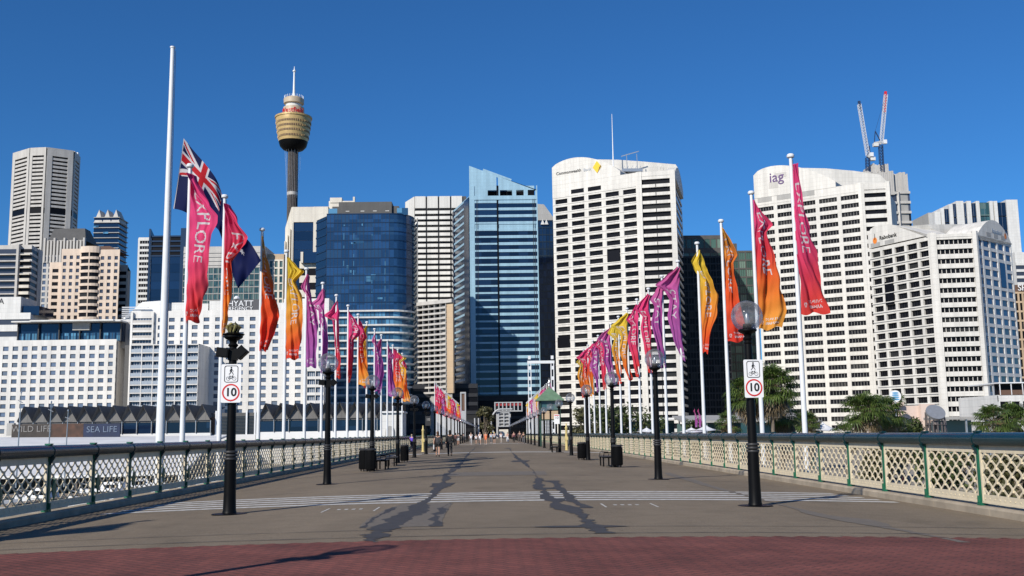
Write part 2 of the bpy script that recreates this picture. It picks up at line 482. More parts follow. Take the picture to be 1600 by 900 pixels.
# red brick paving in front
m, nt, b = nmat('brick_paving')
b.inputs['Roughness'].default_value = 0.9; b.inputs['Specular IOR Level'].default_value = 0.25
geo = nt.nodes.new('ShaderNodeNewGeometry'); pos = geo.outputs['Position']
br = nt.nodes.new('ShaderNodeTexBrick'); br.inputs['Scale'].default_value = 1
br.inputs['Brick Width'].default_value = 0.25; br.inputs['Row Height'].default_value = 0.125
br.inputs['Mortar Size'].default_value = 0.011; br.inputs['Mortar Smooth'].default_value = 0.3; br.inputs['Bias'].default_value = -0.2
br.inputs['Color1'].default_value = (0.205, 0.068, 0.053, 1); br.inputs['Color2'].default_value = (0.145, 0.052, 0.043, 1)
br.inputs['Mortar'].default_value = (0.070, 0.038, 0.033, 1)
mpp = nt.nodes.new('ShaderNodeMapping'); mpp.inputs['Rotation'].default_value = (0, 0, R(45))
link(nt, pos, mpp.inputs['Vector']); link(nt, mpp.outputs[0], br.inputs['Vector'])
big = rng(nt, noise(nt, 0.8, 7, pos).outputs[0], 0.3, 0.7, 0.72, 1.25)
fine = rng(nt, noise(nt, 40.0, 3, pos).outputs[0], 0.3, 0.7, 0.8, 1.2)
v = mul(nt, big, fine)
sc = nt.nodes.new('ShaderNodeVectorMath'); sc.operation = 'SCALE'
link(nt, br.outputs[0], sc.inputs[0]); link(nt, v, sc.inputs['Scale']); link(nt, sc.outputs[0], b.inputs['Base Color'])
bp = nt.nodes.new('ShaderNodeBump'); bp.inputs['Strength'].default_value = 0.4; bp.inputs['Distance'].default_value = 0.006
link(nt, br.outputs['Fac'], bp.inputs['Height']); bp.invert = True
link(nt, bp.outputs[0], b.inputs['Normal'])
mb = MB()
# saw-tooth far edge of the diagonal bricks
YB = 15.0
sheet(-9.2, 9.2, -25, YB, 0.004, 24, 1, mb=mb)
x = -9.1; k = 0
while x < 9.0:
    mb.add([(x, YB, cz(x) + 0.0045), (x + 0.3, YB, cz(x) + 0.0045), (x + 0.12, YB + 0.10, cz(x) + 0.0045)], [(0, 1, 2)])
    x += 0.325
mb.build('brick_paving', m, kind='structure')
# painted white stripes
mb = MB()
for i in range(5):
    y = 23.3 + i * 0.80
    sheet(-8.6 + i * 0.12, 9.0 - i * 0.1, y, y + 0.38, 0.005, 24, 1, mb=mb)
sheet(-8.6, 8.9, 84, 86.5, 0.005, 24, 1, mb=mb)
sheet(-8.6, 8.9, 158, 161, 0.005, 24, 1, mb=mb)
mb.build('road_marking', M['paint_white'], kind='structure')
# small chalk-like marks
mb = MB()
for (px, sgn) in ((545, 1), (983, -1)):
    d = 21.4
    cx = X(px, d, 790)
    for k in (-1, 1):
        a = cx + k * 0.45 * 1.15
        mb.add([(a, d - .35, cz(a) + .006), (a + .04, d - .35, cz(a) + .006), (a + .34 * k * -.0 + .04, d + .75, cz(a) + .006), (a, d + .75, cz(a) + .006)], [(0, 1, 2, 3)])
    for q in range(4):
        a = cx - .28 + q * .15
        mb.add([(a, d + .2, cz(a) + .006), (a + .07, d + .2, cz(a) + .006), (a + .07, d + .45, cz(a) + .006), (a, d + .45, cz(a) + .006)], [(0, 1, 2, 3)])
mb.build('road_marking', M['paint_white'], kind='structure')

# tar lines and patches (repairs of the deck)
def jit(pts, amp, seed, n=5):
    """subdivide stations and roughen both edges with drifting (correlated) noise"""
    r = random.Random(seed); out = []; e = [0.0, 0.0]
    for a, b_ in zip(pts[:-1], pts[1:]):
        for k in range(n):
            t = k / n
            for q in (0, 1): e[q] = .72 * e[q] + r.gauss(0, amp * .55)
            y = a[0] + (b_[0] - a[0]) * t
            xl = a[1] + (b_[1] - a[1]) * t + e[0]; xr = a[2] + (b_[2] - a[2]) * t + e[1]
            if xr - xl < .02: xl, xr = (xl + xr) / 2 - .01, (xl + xr) / 2 + .01
            out.append((y, xl, xr))
    out.append(pts[-1])
    return out
def gp(px, py):
    """pixel of the photo -> point on the deck"""
    v = CR @ Vector(((px - W0 / 2) / F, -(py - H0 / 2) / F, -1.0))
    x = 0.0
    for _ in range(4): x = v.x * (cz(x) - EYE) / v.z
    k = (cz(x) - EYE) / v.z
    return v.x * k, v.y * k
def pix_patch(rows, seed=1, amp=0.03, dz=0.006, material='tar', n=9):
    amp *= 1.6
    pts = []
    for (py, xl, xr) in rows:
        a = gp(xl, py); b_ = gp(xr, py)
        pts.append(((a[1] + b_[1]) / 2, a[0], b_[0]))
    cam_patch(jit(pts, amp, seed, n), dz).build('road_patch', M[material], kind='structure')
# pale square then tar runs, left of centre
pix_patch([(824, 561, 690), (808, 580, 692), (795, 604, 700), (787, 628, 708)], 1, 0.01, 0.0052, 'patch')
pix_patch([(848, 572, 592), (842, 575, 602), (834, 585, 610), (826, 592, 622), (815, 602, 642), (806, 615, 655), (797, 628, 662), (789, 638, 672), (781, 664, 676), (771, 672, 684), (763, 679, 692), (757, 684, 696), (750, 689, 697), (744, 692, 702), (737, 700, 710), (728, 710, 720), (718, 722, 727), (706, 735, 738), (698, 743, 745)], 2, 0.05)
pix_patch([(823, 672, 686), (812, 674, 690), (802, 684, 697), (792, 694, 702), (786, 700, 706)], 3, 0.04)
pix_patch([(825, 562, 570), (814, 575, 583), (806, 590, 598), (800, 600, 608), (793, 612, 620)], 4, 0.03, 0.0064)
pix_patch([(760.5, 672, 706), (755, 676, 712)], 5, 0.02, 0.0068)
# dark rectangle
pix_patch([(743.5, 676, 858), (737.5, 706, 852)], 6, 0.01, 0.0058, 'patch')
# right of centre run
pix_patch([(834, 925, 952), (826, 918, 938), (818, 910, 924), (810, 905, 918), (803, 900, 912), (795, 866, 905), (788, 860, 880), (780, 848, 868), (772, 846, 858), (765, 838, 856), (757, 834, 850), (750, 833, 846), (745, 838, 843), (735, 829, 835), (726, 820, 826), (716, 806, 812), (707, 799, 802), (700, 795, 797)], 8, 0.045)
pix_patch([(794, 905, 925), (784, 893, 905), (776, 882, 892), (766, 874, 884), (756, 866, 874), (751, 852, 872)], 9, 0.04, 0.0064)
pix_patch([(783, 868, 890), (779, 864, 882)], 10, 0.03, 0.0068)
pix_patch([(764.5, 840, 884), (762, 836, 880)], 11, 0.02, 0.007)
pix_patch([(848, 1500, 1518), (840, 1462, 1478), (832, 1418, 1432), (824, 1375, 1390), (819, 1340, 1385), (812, 1300, 1360), (806, 1272, 1300), (801, 1255, 1275), (795, 1242, 1250), (788, 1212, 1220), (780, 1182, 1190), (772, 1152, 1159), (765, 1122, 1132), (758, 1096, 1110), (750, 1068, 1086), (743, 1044, 1060), (739, 1036, 1048)], 17, 0.015, 0.0060, 'patch')
# far patches
pix_patch([(722, 800, 826), (719.5, 802, 824)], 14, 0.1, 0.0072)
pix_patch([(701, 787, 800), (700, 789, 798)], 15, 0.1, 0.0072)
# expansion joints across the deck
r = random.Random(5)
for i, (y, w, x0, x1) in enumerate([(15.62, 0.035, -9.2, 9.2), (16.75, 0.03, -9.2, 9.2), (32.8, 0.05, -1.5, 9), (37, .06, -3, 9), (46.5, 0.09, 2, 9), (52.0, 0.08, -9, 9), (63.5, 0.10, -9, 9), (71, 0.12, -2, 9), (110, 0.3, -9, 9)]):
    mb = MB(); vs = []; fs = []
    N = 60
    for k in range(N + 1):
        x = x0 + (x1 - x0) * k / N
        ww = w * r.uniform(0.6, 1.5); yy = y + math.sin(k * .21 + i) * 0.03 + r.uniform(-.01, .01)
        if i == 1 and 0.8 < x < 1.9: ww += 0.28
        vs += [(x, yy - ww / 2, cz(x) + 0.0085), (x, yy + ww / 2, cz(x) + 0.0085)]
    for k in range(N): fs.append((2 * k, 2 * k + 2, 2 * k + 3, 2 * k + 1))
    mb.add(vs, fs).build('road_joint', M['tar'], kind='structure')
pix_patch([(856.5, 0, 1600), (854.5, 0, 1600)], 30, 0.0, 0.0055, 'tar') if False else None

# kerbs
for s in (-1, 1):
    mb = MB(); y = -25.0; r = random.Random(s + 3)
    while y < 352:
        L = 2.48
        a, b_ = (HWID, HWID + 0.42)
        prof = [(s * a, 0, -0.05), (s * a, 0, 0.12), (s * (a + 0.035), 0, 0.155), (s * b_, 0, 0.155), (s * b_, 0, -0.05)]
        mb.ext(prof, (0, y + 0.008, 0), (0, y + L - 0.008, r.uniform(-.004, .004)))
        y += L
    mb.build('kerb', M['kerb'], kind='structure')

# ------------------------------------------------------------------ railings
ORD = ['nearest', 'second', 'third', 'fourth', 'fifth', 'sixth', 'seventh', 'eighth', 'ninth', 'tenth', 'eleventh', 'twelfth', 'thirteenth', 'fourteenth', 'fifteenth', 'sixteenth', 'seventeenth', 'eighteenth', 'nineteenth', 'twentieth', 'twenty-first', 'twenty-second', 'twenty-third', 'twenty-fourth', 'twenty-fifth', 'twenty-sixth', 'twenty-seventh', 'twenty-eighth', 'twenty-ninth', 'thirtieth']
SP = 2.48
def clipline(x0, y0, dx, dy, W, H):
    ts = []
    t0, t1 = -99.0, 99.0
    for p, q in ((-dx, x0), (dx, W - x0), (-dy, y0), (dy, H - y0)):
        if abs(p) < 1e-9: continue
        t = q / p
        if p < 0: t0 = max(t0, t)
        else: t1 = min(t1, t)
    if t1 - t0 < 0.02: return None
    return (x0 + dx * t0, y0 + dy * t0), (x0 + dx * t1, y0 + dy * t1)
def panel_mb(diamond):
    """lattice panel in the YZ plane: y 0..W, z 0..H"""
    W, H = SP - 0.16, 0.79
    z0 = 0.37
    mb = MB()
    n = 6; dw = W / n; dh = H / 3
    for k in range(-3, n + 1):
        for s in (1, -1):
            x0 = (k + 0.5) * dw if s == 1 else (k + 0.5) * dw + 3 * dw
            c = clipline(x0, 0.0, s * dw, dh, W, H)
            if not c: continue
            (a0, b0), (a1, b1) = c
            mb.bar((0.006 * s, a0, z0 + b0), (0.006 * s, a1, z0 + b1), 0.040, 0.012, 0, up=(1, 0, 0))
    mb2 = MB()
    for i, f in enumerate(mb.f): mb2.f.append(f); mb2.m.append(mb.m[i])
    mb2.v = list(mb.v)
    mb = mb2
    # knobs at crossings
    for j in range(0, 4):
        for i in range(0, n + 1):
            for (yy, zz) in ((i * dw, (j) * dh + dh / 2), ((i + 0.5) * dw, j * dh)):
                if yy > W + .01 or zz > H + .01: continue
                mb.add([(-0.022, yy - .03, z0 + zz - .045), (-0.022, yy + .03, z0 + zz - .045), (-0.022, yy + .03, z0 + zz + .045), (-0.022, yy - .03, z0 + zz + .045),
                        (0.022, yy - .03, z0 + zz - .045), (0.022, yy + .03, z0 + zz - .045), (0.022, yy + .03, z0 + zz + .045), (0.022, yy - .03, z0 + zz + .045)],
                       [(0, 1, 2, 3), (7, 6, 5, 4), (0, 4, 5, 1), (1, 5, 6, 2), (2, 6, 7, 3), (3, 7, 4, 0)])
    mb.box(-0.02, 0.02, -0.02, W + 0.02, 0.22, 0.37)
    mb.box(-0.032, 0.032, -0.02, W + 0.02, 0.205, 0.235)
    mb.box(-0.02, 0.02, -0.02, W + 0.02, 0.37 + H, 1.298)
    mb.box(-0.028, 0.028, -0.02, 0.03, 0.24, 1.2)
    mb.box(-0.028, 0.028, W - 0.03, W + 0.02, 0.24, 1.2)
    for i in range(12):
        yy = 0.1 + i * W / 12
        mb.box(-0.03, 0.03, yy - 0.012, yy + 0.012, 0.285, 0.309)
    if diamond:
        y = 0.16; z = 0.62
        mb.add([(0.04, y, z - .24), (0.04, y + .12, z), (0.04, y, z + .24), (0.04, y - .12, z), (0.06, y, z - .24), (0.06, y + .12, z), (0.06, y, z + .24), (0.06, y - .12, z)],
               [(0, 1, 2, 3), (7, 6, 5, 4), (0, 4, 5, 1), (1, 5, 6, 2), (2, 6, 7, 3), (3, 7, 4, 0)], 1)
    return mb
def rail_profile():
    pts = []
    for k in range(13):
        a = PI * k / 12
        pts.append((0.155 * math.cos(a), 0, 1.42 + 0.125 * math.sin(a)))
    pts += [(-0.145, 0, 1.36), (-0.10, 0, 1.30), (0.10, 0, 1.30), (0.145, 0, 1.36)]
    return pts
def post_mb(s):
    mb = MB()
    mb.box(-0.045, 0.045, -0.04, 0.04, 0.15, 1.30)
    mb.box(-0.075, 0.075, -0.075, 0.075, 0.155, 0.21)
    mb.box(-0.09, 0.09, -0.02, 0.02, 0.21, 0.34)
    # collar over the hand rail and little scroll brackets
    prof = [(x * 1.08, 0, 1.42 + (z - 1.42) * 1.09) for x, _, z in rail_profile()]
    mb.ext(prof, (0, -0.05, 0), (0, 0.05, 0), 1)
    mb.box(-0.06, 0.06, -0.08, 0.08, 1.55, 1.58, 0 if s < 0 else 1)
    mb.ext([(-0.15, 0, 1.30), (-0.045, 0, 1.30), (-0.045, 0, 1.12)], (0, -0.02, 0), (0, 0.02, 0), 1)
    mb.ext([(0.15, 0, 1.30), (0.045, 0, 1.30), (0.045, 0, 1.12)], (0, -0.02, 0), (0, 0.02, 0), 1)
    return mb
for s in (-1, 1):
    side = 'left' if s < 0 else 'right'
    y0 = (22.5 if s < 0 else 20.25) - 8 * SP
    root = empty('railing', (s * 9.42, y0, 0), 0,
                 'long railing on the left edge of the bridge, shaded dark lattice under round dark rail' if s < 0 else
                 'long railing on the right edge of the bridge, sunlit cream lattice with green posts', 'railing')
    N = 133
    rm = MB(); rm.smooth = True
    rm.ext(rail_profile(), (0, 0, 0), (0, N * SP, 0))
    rm.build('hand_rail', M['rail_teal'], root, smooth=True)
    post = post_mb(s).build('post', [M['post_green'], M['rail_teal']], root)
    pan = panel_mb(s < 0).build('lattice_panel', [M['lattice_cream'], M['post_green']], root)
    pan.location = (0, 0.08, 0)
    for k in range(1, 99):
        o = post.copy(); COL.objects.link(o); o.parent = root; o.location = (0, k * SP, 0)
        o = pan.copy(); COL.objects.link(o); o.parent = root; o.location = (0, k * SP + 0.08, 0)
    mp_, mq = MB(), MB()
    A, B_ = post_mb(s), panel_mb(s < 0)
    for k in range(99, N):
        mp_.add([(x, y + k * SP, z) for x, y, z in A.v], A.f); mp_.m[-len(A.m):] = A.m
        mq.add([(x, y + k * SP + .08, z) for x, y, z in B_.v], B_.f)
    mp_.build('post', [M['post_green'], M['rail_teal']], root, kind='stuff')
    mq.build('lattice_panel', M['lattice_cream'], root, kind='stuff')

# ------------------------------------------------------------------ flags
def flagmat(name, stops):
    m, nt, b = nmat(name)
    uv = nt.nodes.new('ShaderNodeUVMap')
    sp = nt.nodes.new('ShaderNodeSeparateXYZ'); link(nt, uv.outputs[0], sp.inputs[0])
    cr = nt.nodes.new('ShaderNodeValToRGB'); el_ = cr.color_ramp.elements
    el_[0].position = stops[0][0]; el_[0].color = (*stops[0][1], 1)
    el_[1].position = stops[-1][0]; el_[1].color = (*stops[-1][1], 1)
    for p, c in stops[1:-1]:
        e = el_.new(p); e.color = (*c, 1)
    # diagonal gradient: v with a little u
    a = nt.nodes.new('ShaderNodeMath'); a.operation = 'MULTIPLY_ADD'; a.inputs[1].default_value = 0.10
    link(nt, sp.outputs[0], a.inputs[0]); link(nt, sp.outputs[1], a.inputs[2])
    link(nt, a.outputs[0], cr.inputs[0]); link(nt, cr.outputs[0], b.inputs['Base Color'])
    b.inputs['Roughness'].default_value = 0.65
    b.inputs['Specular IOR Level'].default_value = 0.1
    tr = nt.nodes.new('ShaderNodeBsdfTranslucent'); link(nt, cr.outputs[0], tr.inputs['Color'])
    mx = nt.nodes.new('ShaderNodeMixShader'); mx.inputs[0].default_value = 0.38
    link(nt, b.outputs[0], mx.inputs[1]); link(nt, tr.outputs[0], mx.inputs[2])
    link(nt, mx.outputs[0], nt.nodes['Material Output'].inputs['Surface'])
    return m
PK, RD, OR, YL, MG, PU = (0.80, 0.075, 0.26), (0.76, 0.055, 0.07), (0.84, 0.26, 0.04), (0.80, 0.60, 0.06), (0.66, 0.14, 0.31), (0.37, 0.11, 0.36)
FM = {
    'P': flagmat('flag_pink', [(0, PK), (0.6, (0.80, 0.065, 0.17)), (1.0, (0.80, 0.065, 0.05))]),
    'Q': flagmat('flag_pink_orange', [(0, PK), (0.45, RD), (0.62, (0.82, 0.13, 0.03)), (0.85, OR), (1.0, (0.86, 0.36, 0.06))]),
    'O': flagmat('flag_gold_orange', [(0, (0.82, 0.50, 0.09)), (0.3, (0.82, 0.27, 0.05)), (0.55, (0.84, 0.12, 0.03)), (1.0, (0.78, 0.05, 0.03))]),
    'Y': flagmat('flag_yellow', [(0, YL), (0.25, (0.82, 0.56, 0.06)), (0.55, (0.84, 0.36, 0.05)), (0.85, (0.84, 0.15, 0.03)), (1, (0.78, 0.06, 0.03))]),
    'V': flagmat('flag_violet', [(0, MG), (0.4, (0.52, 0.10, 0.36)), (1, PU)]),
}
M['flag_white'] = flagmat('flag_white', [(0, (0.72, 0.67, 0.68)), (1, (0.72, 0.68, 0.66))])
FNAME = {'P': 'pink and red', 'Q': 'pink flag fading to orange', 'O': 'orange-red', 'Y': 'yellow fading to orange', 'V': 'violet'}
def lerp_keys(keys, v):
    for a, b_ in zip(keys[:-1], keys[1:]):
        if v <= b_[0]:
            t = (v - a[0]) / max(1e-6, b_[0] - a[0]); t = .5 * t + .5 * t * t * (3 - 2 * t)
            return [a[i] + (b_[i] - a[i]) * t for i in range(1, len(a))]
    return list(keys[-1][1:])
import numpy as np
def tri_mask(tris, U, V):
    """bool mask: which points (U,V) fall in one of the triangles"""
    m_ = np.zeros(U.shape, bool)
    for (a, b_, c) in tris:
        x0, x1 = min(a[0], b_[0], c[0]), max(a[0], b_[0], c[0]); y0, y1 = min(a[1], b_[1], c[1]), max(a[1], b_[1], c[1])
        w = (U >= x0) & (U <= x1) & (V >= y0) & (V <= y1)
        if not w.any(): continue
        d = (b_[1] - c[1]) * (a[0] - c[0]) + (c[0] - b_[0]) * (a[1] - c[1])
        if abs(d) < 1e-12: continue
        l1 = ((b_[1] - c[1]) * (U - c[0]) + (c[0] - b_[0]) * (V - c[1])) / d
        l2 = ((c[1] - a[1]) * (U - c[0]) + (a[0] - c[0]) * (V - c[1])) / d
        m_ |= w & (l1 >= -1e-6) & (l2 >= -1e-6) & (l1 + l2 <= 1 + 1e-6)
    return m_
def text_tris(body, size):
    vs, fs = text_geo(body, size, 0.0, 'CENTER')
    out = []
    for f in fs:
        for k in range(1, len(f) - 1):
            out.append((vs[f[0]][:2], vs[f[k]][:2], vs[f[k + 1]][:2]))
    return out
def flag_mesh(name, kind, keys, H=5.35, seed=1, word='EXPLORE', nu=44, nv=150, folds=3.0, amp=0.13, logo=True, tv=0.40):
    """banner hanging at the pole: keys = (v, left edge, right edge) in metres from the pole"""
    r = random.Random(seed)
    ph = [r.uniform(0, 6.28) for _ in range(8)]
    folds *= r.uniform(.55, .95); shear = r.choice((-1, 1)) * r.uniform(.5, 1.5); pw = r.uniform(.75, 1.35)
    mb = MB(); mb.uv = []
    keys = [(k[0], k[1] * r.uniform(.8, 1.15), k[2] * r.uniform(.82, 1.12)) if 0 < i_ < len(keys) - 1 and seed > 40 else k for i_, k in enumerate(keys)]
    for j in range(nv + 1):
        v = j / nv
        xl, xr = lerp_keys(keys, v)
        w = xr - xl
        comp = 1.0 - min(1.0, abs(w) / 1.5)
        for i in range(nu + 1):
            u = i / nu
            s_ = 2 * PI * (folds * u ** pw * (1 - .35 * v) + shear * v + 0.10 * math.sin(6 * v + ph[6]))
            A = amp * (0.35 + comp) * min(1, 0.15 + u * 2.2) * (0.8 + 0.4 * math.sin(5 * v + ph[3]))
            y = A * (math.sin(s_ + ph[1]) + 0.7 * (abs(math.sin(.5 * s_ + ph[5] - 2.2 * v)) - .6) + 0.4 * math.sin(2.3 * s_ + ph[2] + 5 * v)) + 0.16 * math.sin(4.2 * v + ph[3] + 2 * u) * u
            x = xl + u * w + 0.22 * A * math.cos(s_ * 1.0 + ph[4] + 2 * v) * math.sin(PI * u) + 0.03 * math.sin(9 * v + ph[5] + 4 * u) * u
            z = -v * H - 0.10 * u * math.sin(7 * v + ph[6]) - 0.10 * u * (1 - v) + (0.06 * math.sin(9 * u + ph[7]) if v > 0.97 else 0)
            x += 0.02 * math.sin(31 * v + 11 * u + ph[2]) * u
            y += 0.018 * math.sin(40 * v + 9 * u * math.sin(ph[5]) + ph[1])
            mb.v.append((x, y, z)); mb.uv.append((u, v))
    tris = []
    if word:
        L = 0.46 if len(word) > 5 else 0.34
        raw = text_tris(word, 1.0)
        xs = [p[0] for t in raw for p in t]; ys = [p[1] for t in raw for p in t]
        W_ = max(xs) - min(xs); cx = (max(xs) + min(xs)) / 2; cy = (max(ys) + min(ys)) / 2; hh = max(ys) - min(ys)
        for t in raw:   # clockwise turned: text x -> down, text y -> right
            tris.append(tuple((0.5 + (p[1] - cy) / hh * 0.42, tv + (p[0] - cx) / W_ * L) for p in t))
    if logo:
        for k, wd in enumerate(('DARLING', 'HARBOUR')):
            raw = text_tris(wd, 1.0)
            xs = [p[0] for t in raw for p in t]; W_ = max(xs) - min(xs)
            for t in raw:
                tris.append(tuple((0.56 + p[0] / W_ * 0.55, 0.925 + k * 0.030 - p[1] * 0.030) for p in t))
        # petal emblem left of the words
        for q in range(6):
            a = q * PI / 3
            c = (0.17 + 0.045 * math.cos(a), 0.94 + 0.012 * math.sin(a))
            tris.append(((c[0] - .02, c[1] - .006), (c[0] + .02, c[1] - .006), (c[0], c[1] + .008)))
    U, V = np.meshgrid((np.arange(nu) + .5) / nu, (np.arange(nv) + .5) / nv)
    mask = tri_mask(tris, U, V) if tris else np.zeros(U.shape, bool)
    for j in range(nv):
        for i in range(nu):
            a = j * (nu + 1) + i
            mb.f.append((a, a + 1, a + nu + 2, a + nu + 1)); mb.m.append(1 if mask[j, i] else 0)
    mb.smooth = 'all'
    return mb.mesh(name, [FM[kind], M['flag_white']])
def K(*a): return a
shapes = {
    'L1': [K(0, 0, .04), K(.13, 0, .42), K(.22, 0, .8), K(.29, 0, 1.12), K(.33, 0, 1.1), K(.40, 0, .92), K(.55, 0, .80), K(.7, -.02, .68), K(.85, -.03, .54), K(1, -.05, .42)],
    'L2': [K(0, 0, .06), K(.14, 0, .55), K(.26, 0, 1.05), K(.30, 0, .98), K(.42, 0, .34), K(.6, 0, .36), K(.8, 0, .3), K(1, -.05, .12)],
    'L3': [K(0, 0, .05), K(.25, 0, .28), K(.45, 0, .5), K(.62, -.02, .72), K(.72, 0, .86), K(.85, -.05, .62), K(1, -.05, .34)],
    'L4': [K(0, 0, .1), K(.08, .02, .5), K(.13, .02, .95), K(.22, .03, .4), K(.36, 0, .85), K(.5, 0, 1.0), K(.7, -.03, .86), K(1, -.05, .66)],
    'V1': [K(0, 0, .05), K(.14, -.35, .15), K(.25, 0, .3), K(.4, .02, .6), K(.7, 0, .75), K(1, 0, .62)],
    'P2': [K(0, -.03, .05), K(.12, -.4, .15), K(.2, -.95, .1), K(.27, -.3, .12), K(.5, -.15, .25), K(.75, -.05, .3), K(1, -.1, .25)],
    'R1': [K(0, 0, .08), K(.2, -.03, .28), K(.4, -.05, .52), K(.6, -.04, .74), K(.8, .05, .90), K(1, .02, 1.05)],
    'R2': [K(0, 0, .06), K(.08, 0, .42), K(.19, 0, 1.0), K(.25, 0, .62), K(.45, 0, .85), K(.62, .02, 1.12), K(.85, .02, 1.16), K(1, 0, .88)],
    'R3': [K(0, 0, .04), K(.12, 0, .32), K(.25, .02, .62), K(.32, .05, .36), K(.5, 0, .5), K(.7, 0, .64), K(.9, 0, .9), K(1, 0, 1.0)],
    'R4': [K(0, 0, .06), K(.12, -.42, .3), K(.18, -.3, .45), K(.3, .02, .65), K(.45, 0, .9), K(.6, 0, .78), K(.85, .02, .38), K(1, 0, .34)],
    'R5': [K(0, -.05, .05), K(.12, -.8, .02), K(.2, -1.35, .0), K(.27, -.8, .0), K(.36, -.55, .0), K(.55, -.7, .0), K(.75, -.45, .1), K(1, .0, .32)],
    'R6': [K(0, -.05, .05), K(.12, -.4, .02), K(.22, -.85, .0), K(.3, -.5, .0), K(.5, -.78, .0), K(.8, -.4, .0), K(1, -.25, .05)],
    'R7': [K(0, -.05, .05), K(.14, -.7, .02), K(.2, -.95, .0), K(.3, -.45, .0), K(.45, -.6, .05), K(.7, -.4, .1), K(1, -.2, .15)],
}
# flagpole
def pole_proto():
    root = empty('flagpole')
    mb = MB(); mb.smooth = True
    mb.tube([(0, 0, -0.6), (0, 0, 11.2)], [0.10, 0.06], 12)
    mb.build('pole', M['pole_white'], root, smooth=True)
    c = MB(); c.lathe([(0.065, 11.2), (0.13, 11.24), (0.14, 11.30), (0.10, 11.36), (0.0, 11.38)], n=12)
    c.build('finial', M['pole_white'], root, smooth=True)
    b_ = MB(); b_.box(-0.14, 0.14, -0.14, 0.14, -0.75, -0.58); b_.box(-0.9, 0.9, -0.06, 0.06, -0.9, -0.75)
    b_.build('bracket', M['dark_steel'], root)
    h = MB(); h.tube([(0.09, 0.0, 1.2), (0.075, 0, 11.15)], 0.008, 5)
    h.build('halyard', M['dark_steel'], root)
    return root
GP = 'flagpoles standing along both sides of the bridge'
GF = 'colourful banner flags along both sides of the bridge'
proto = pole_proto()
proto_used = [False]
def put_pole(x, y, label):
    if not proto_used[0]:
        proto_used[0] = True; o = proto; o.location = (x, y, 0); tag(o, label, 'flagpole', GP); return o
    return copy_tree(proto, (x, y, 0), None, label)
tag(proto, 'x', 'flagpole', GP)
def put_flag(me, x, y, z, rz, label):
    o = bpy.data.objects.new('banner_flag', me); COL.objects.link(o)
    o.location = (x, y, z); o.rotation_euler = (0, 0, rz)
    tag(o, label, 'flag', GF)
    return o
cache = {}
def getflag(kind, shape, seed, word, **kw):
    key = (kind, shape, seed, word)
    if key not in cache: cache[key] = flag_mesh('banner_flag', kind, shapes[shape], seed=seed, word=word, tv=(.40, .36, .46, .33, .44)[seed % 5], **kw)
    return cache[key]
LP, FSP, Y0 = 10.7, 5.7, 35.8
left = [('P', 'L1', 1, 'EXPLORE'), ('Q', 'L2', 2, 'EXPLORE'), ('O', 'L3', 3, 'EXPLORE'), ('Y', 'L4', 4, 'EXPLORE'), ('V', 'V1', 5, 'STAY'), ('V', 'P2', 16, 'STAY'),
        ('P', 'P2', 7, 'EXPLORE'), ('P', 'L2', 8, 'EXPLORE'), ('Q', 'R3', 9, 'EXPLORE'), ('Y', 'R7', 10, 'EXPLORE'), ('V', 'V1', 5, 'STAY'), ('V', 'R6', 12, 'STAY'),
        ('V', 'R3', 13, 'STAY'), ('Q', 'R2', 14, 'EXPLORE'), ('Y', 'L4', 4, 'EXPLORE'), ('Q', 'R3', 9, 'EXPLORE')]
right = [('P', 'R1', 21, 'EXPLORE'), ('Q', 'R2', 14, 'EXPLORE'), ('O', 'R3', 23, 'EXPLORE'), ('Y', 'R4', 24, 'EXPLORE'), ('V', 'R5', 25, 'STAY'), ('V', 'R6', 12, 'STAY'),
         ('P', 'R7', 27, 'EXPLORE'), ('P', 'R6', 28, 'EXPLORE'), ('Y', 'R5', 29, 'EXPLORE'), ('Y', 'R7', 10, 'EXPLORE'), ('V', 'R5', 25, 'STAY'), ('P', 'R7', 27, 'EXPLORE'),
         ('V', 'R6', 12, 'STAY'), ('Q', 'R7', 33, 'EXPLORE'), ('Q', 'R5', 34, 'EXPLORE'), ('Y', 'R6', 35, 'EXPLORE')]
seen_seeds = set()
COLW = {'P': 'pink-red', 'Q': 'pink to orange', 'O': 'orange', 'Y': 'yellow to orange', 'V': 'violet'}
for s, lst in ((-1, left), (1, right)):
    side = 'left' if s < 0 else 'right'
    for k, (kd, sh, seed, word) in enumerate(lst):
        y = (Y0 + k * FSP) if s > 0 else (36.4 + k * 5.85 - (1.0 if k == 1 else 0)); x = s * LP
        nm = ORD[k]
        put_pole(x, y, f'white flagpole, {nm} from the camera in the near {side} row')
        if seed in seen_seeds: seed = 100 + k * 2 + (s > 0)
        seen_seeds.add(seed)
        me = getflag(kd, sh, seed, word, amp=0.15 if sh != 'R1' else 0.09)
        put_flag(me, x + (0.05 if sh[0] != 'R' or sh in ('R1', 'R2', 'R3', 'R4') else -0.02), y - 0.06, 10.98, R(-8 if s < 0 else 6), f'{COLW[kd]} banner flag, {nm} from the camera in the near {side} row')
# poles just outside the picture on the left: their flags throw the shadows seen on the near deck
o = put_pole(-14.7, 9.6, 'shorter white flagpole outside the left edge, farther from the railing'); o.scale = (1, 1, .76)
kd, sh, seed, word = left[0]
o = put_flag(getflag(kd, sh, seed, word), -14.6, 9.57, 8.3, R(-5), 'small pink banner flag outside the left edge, farther from the railing'); o.scale = (1.15, 1, .62)
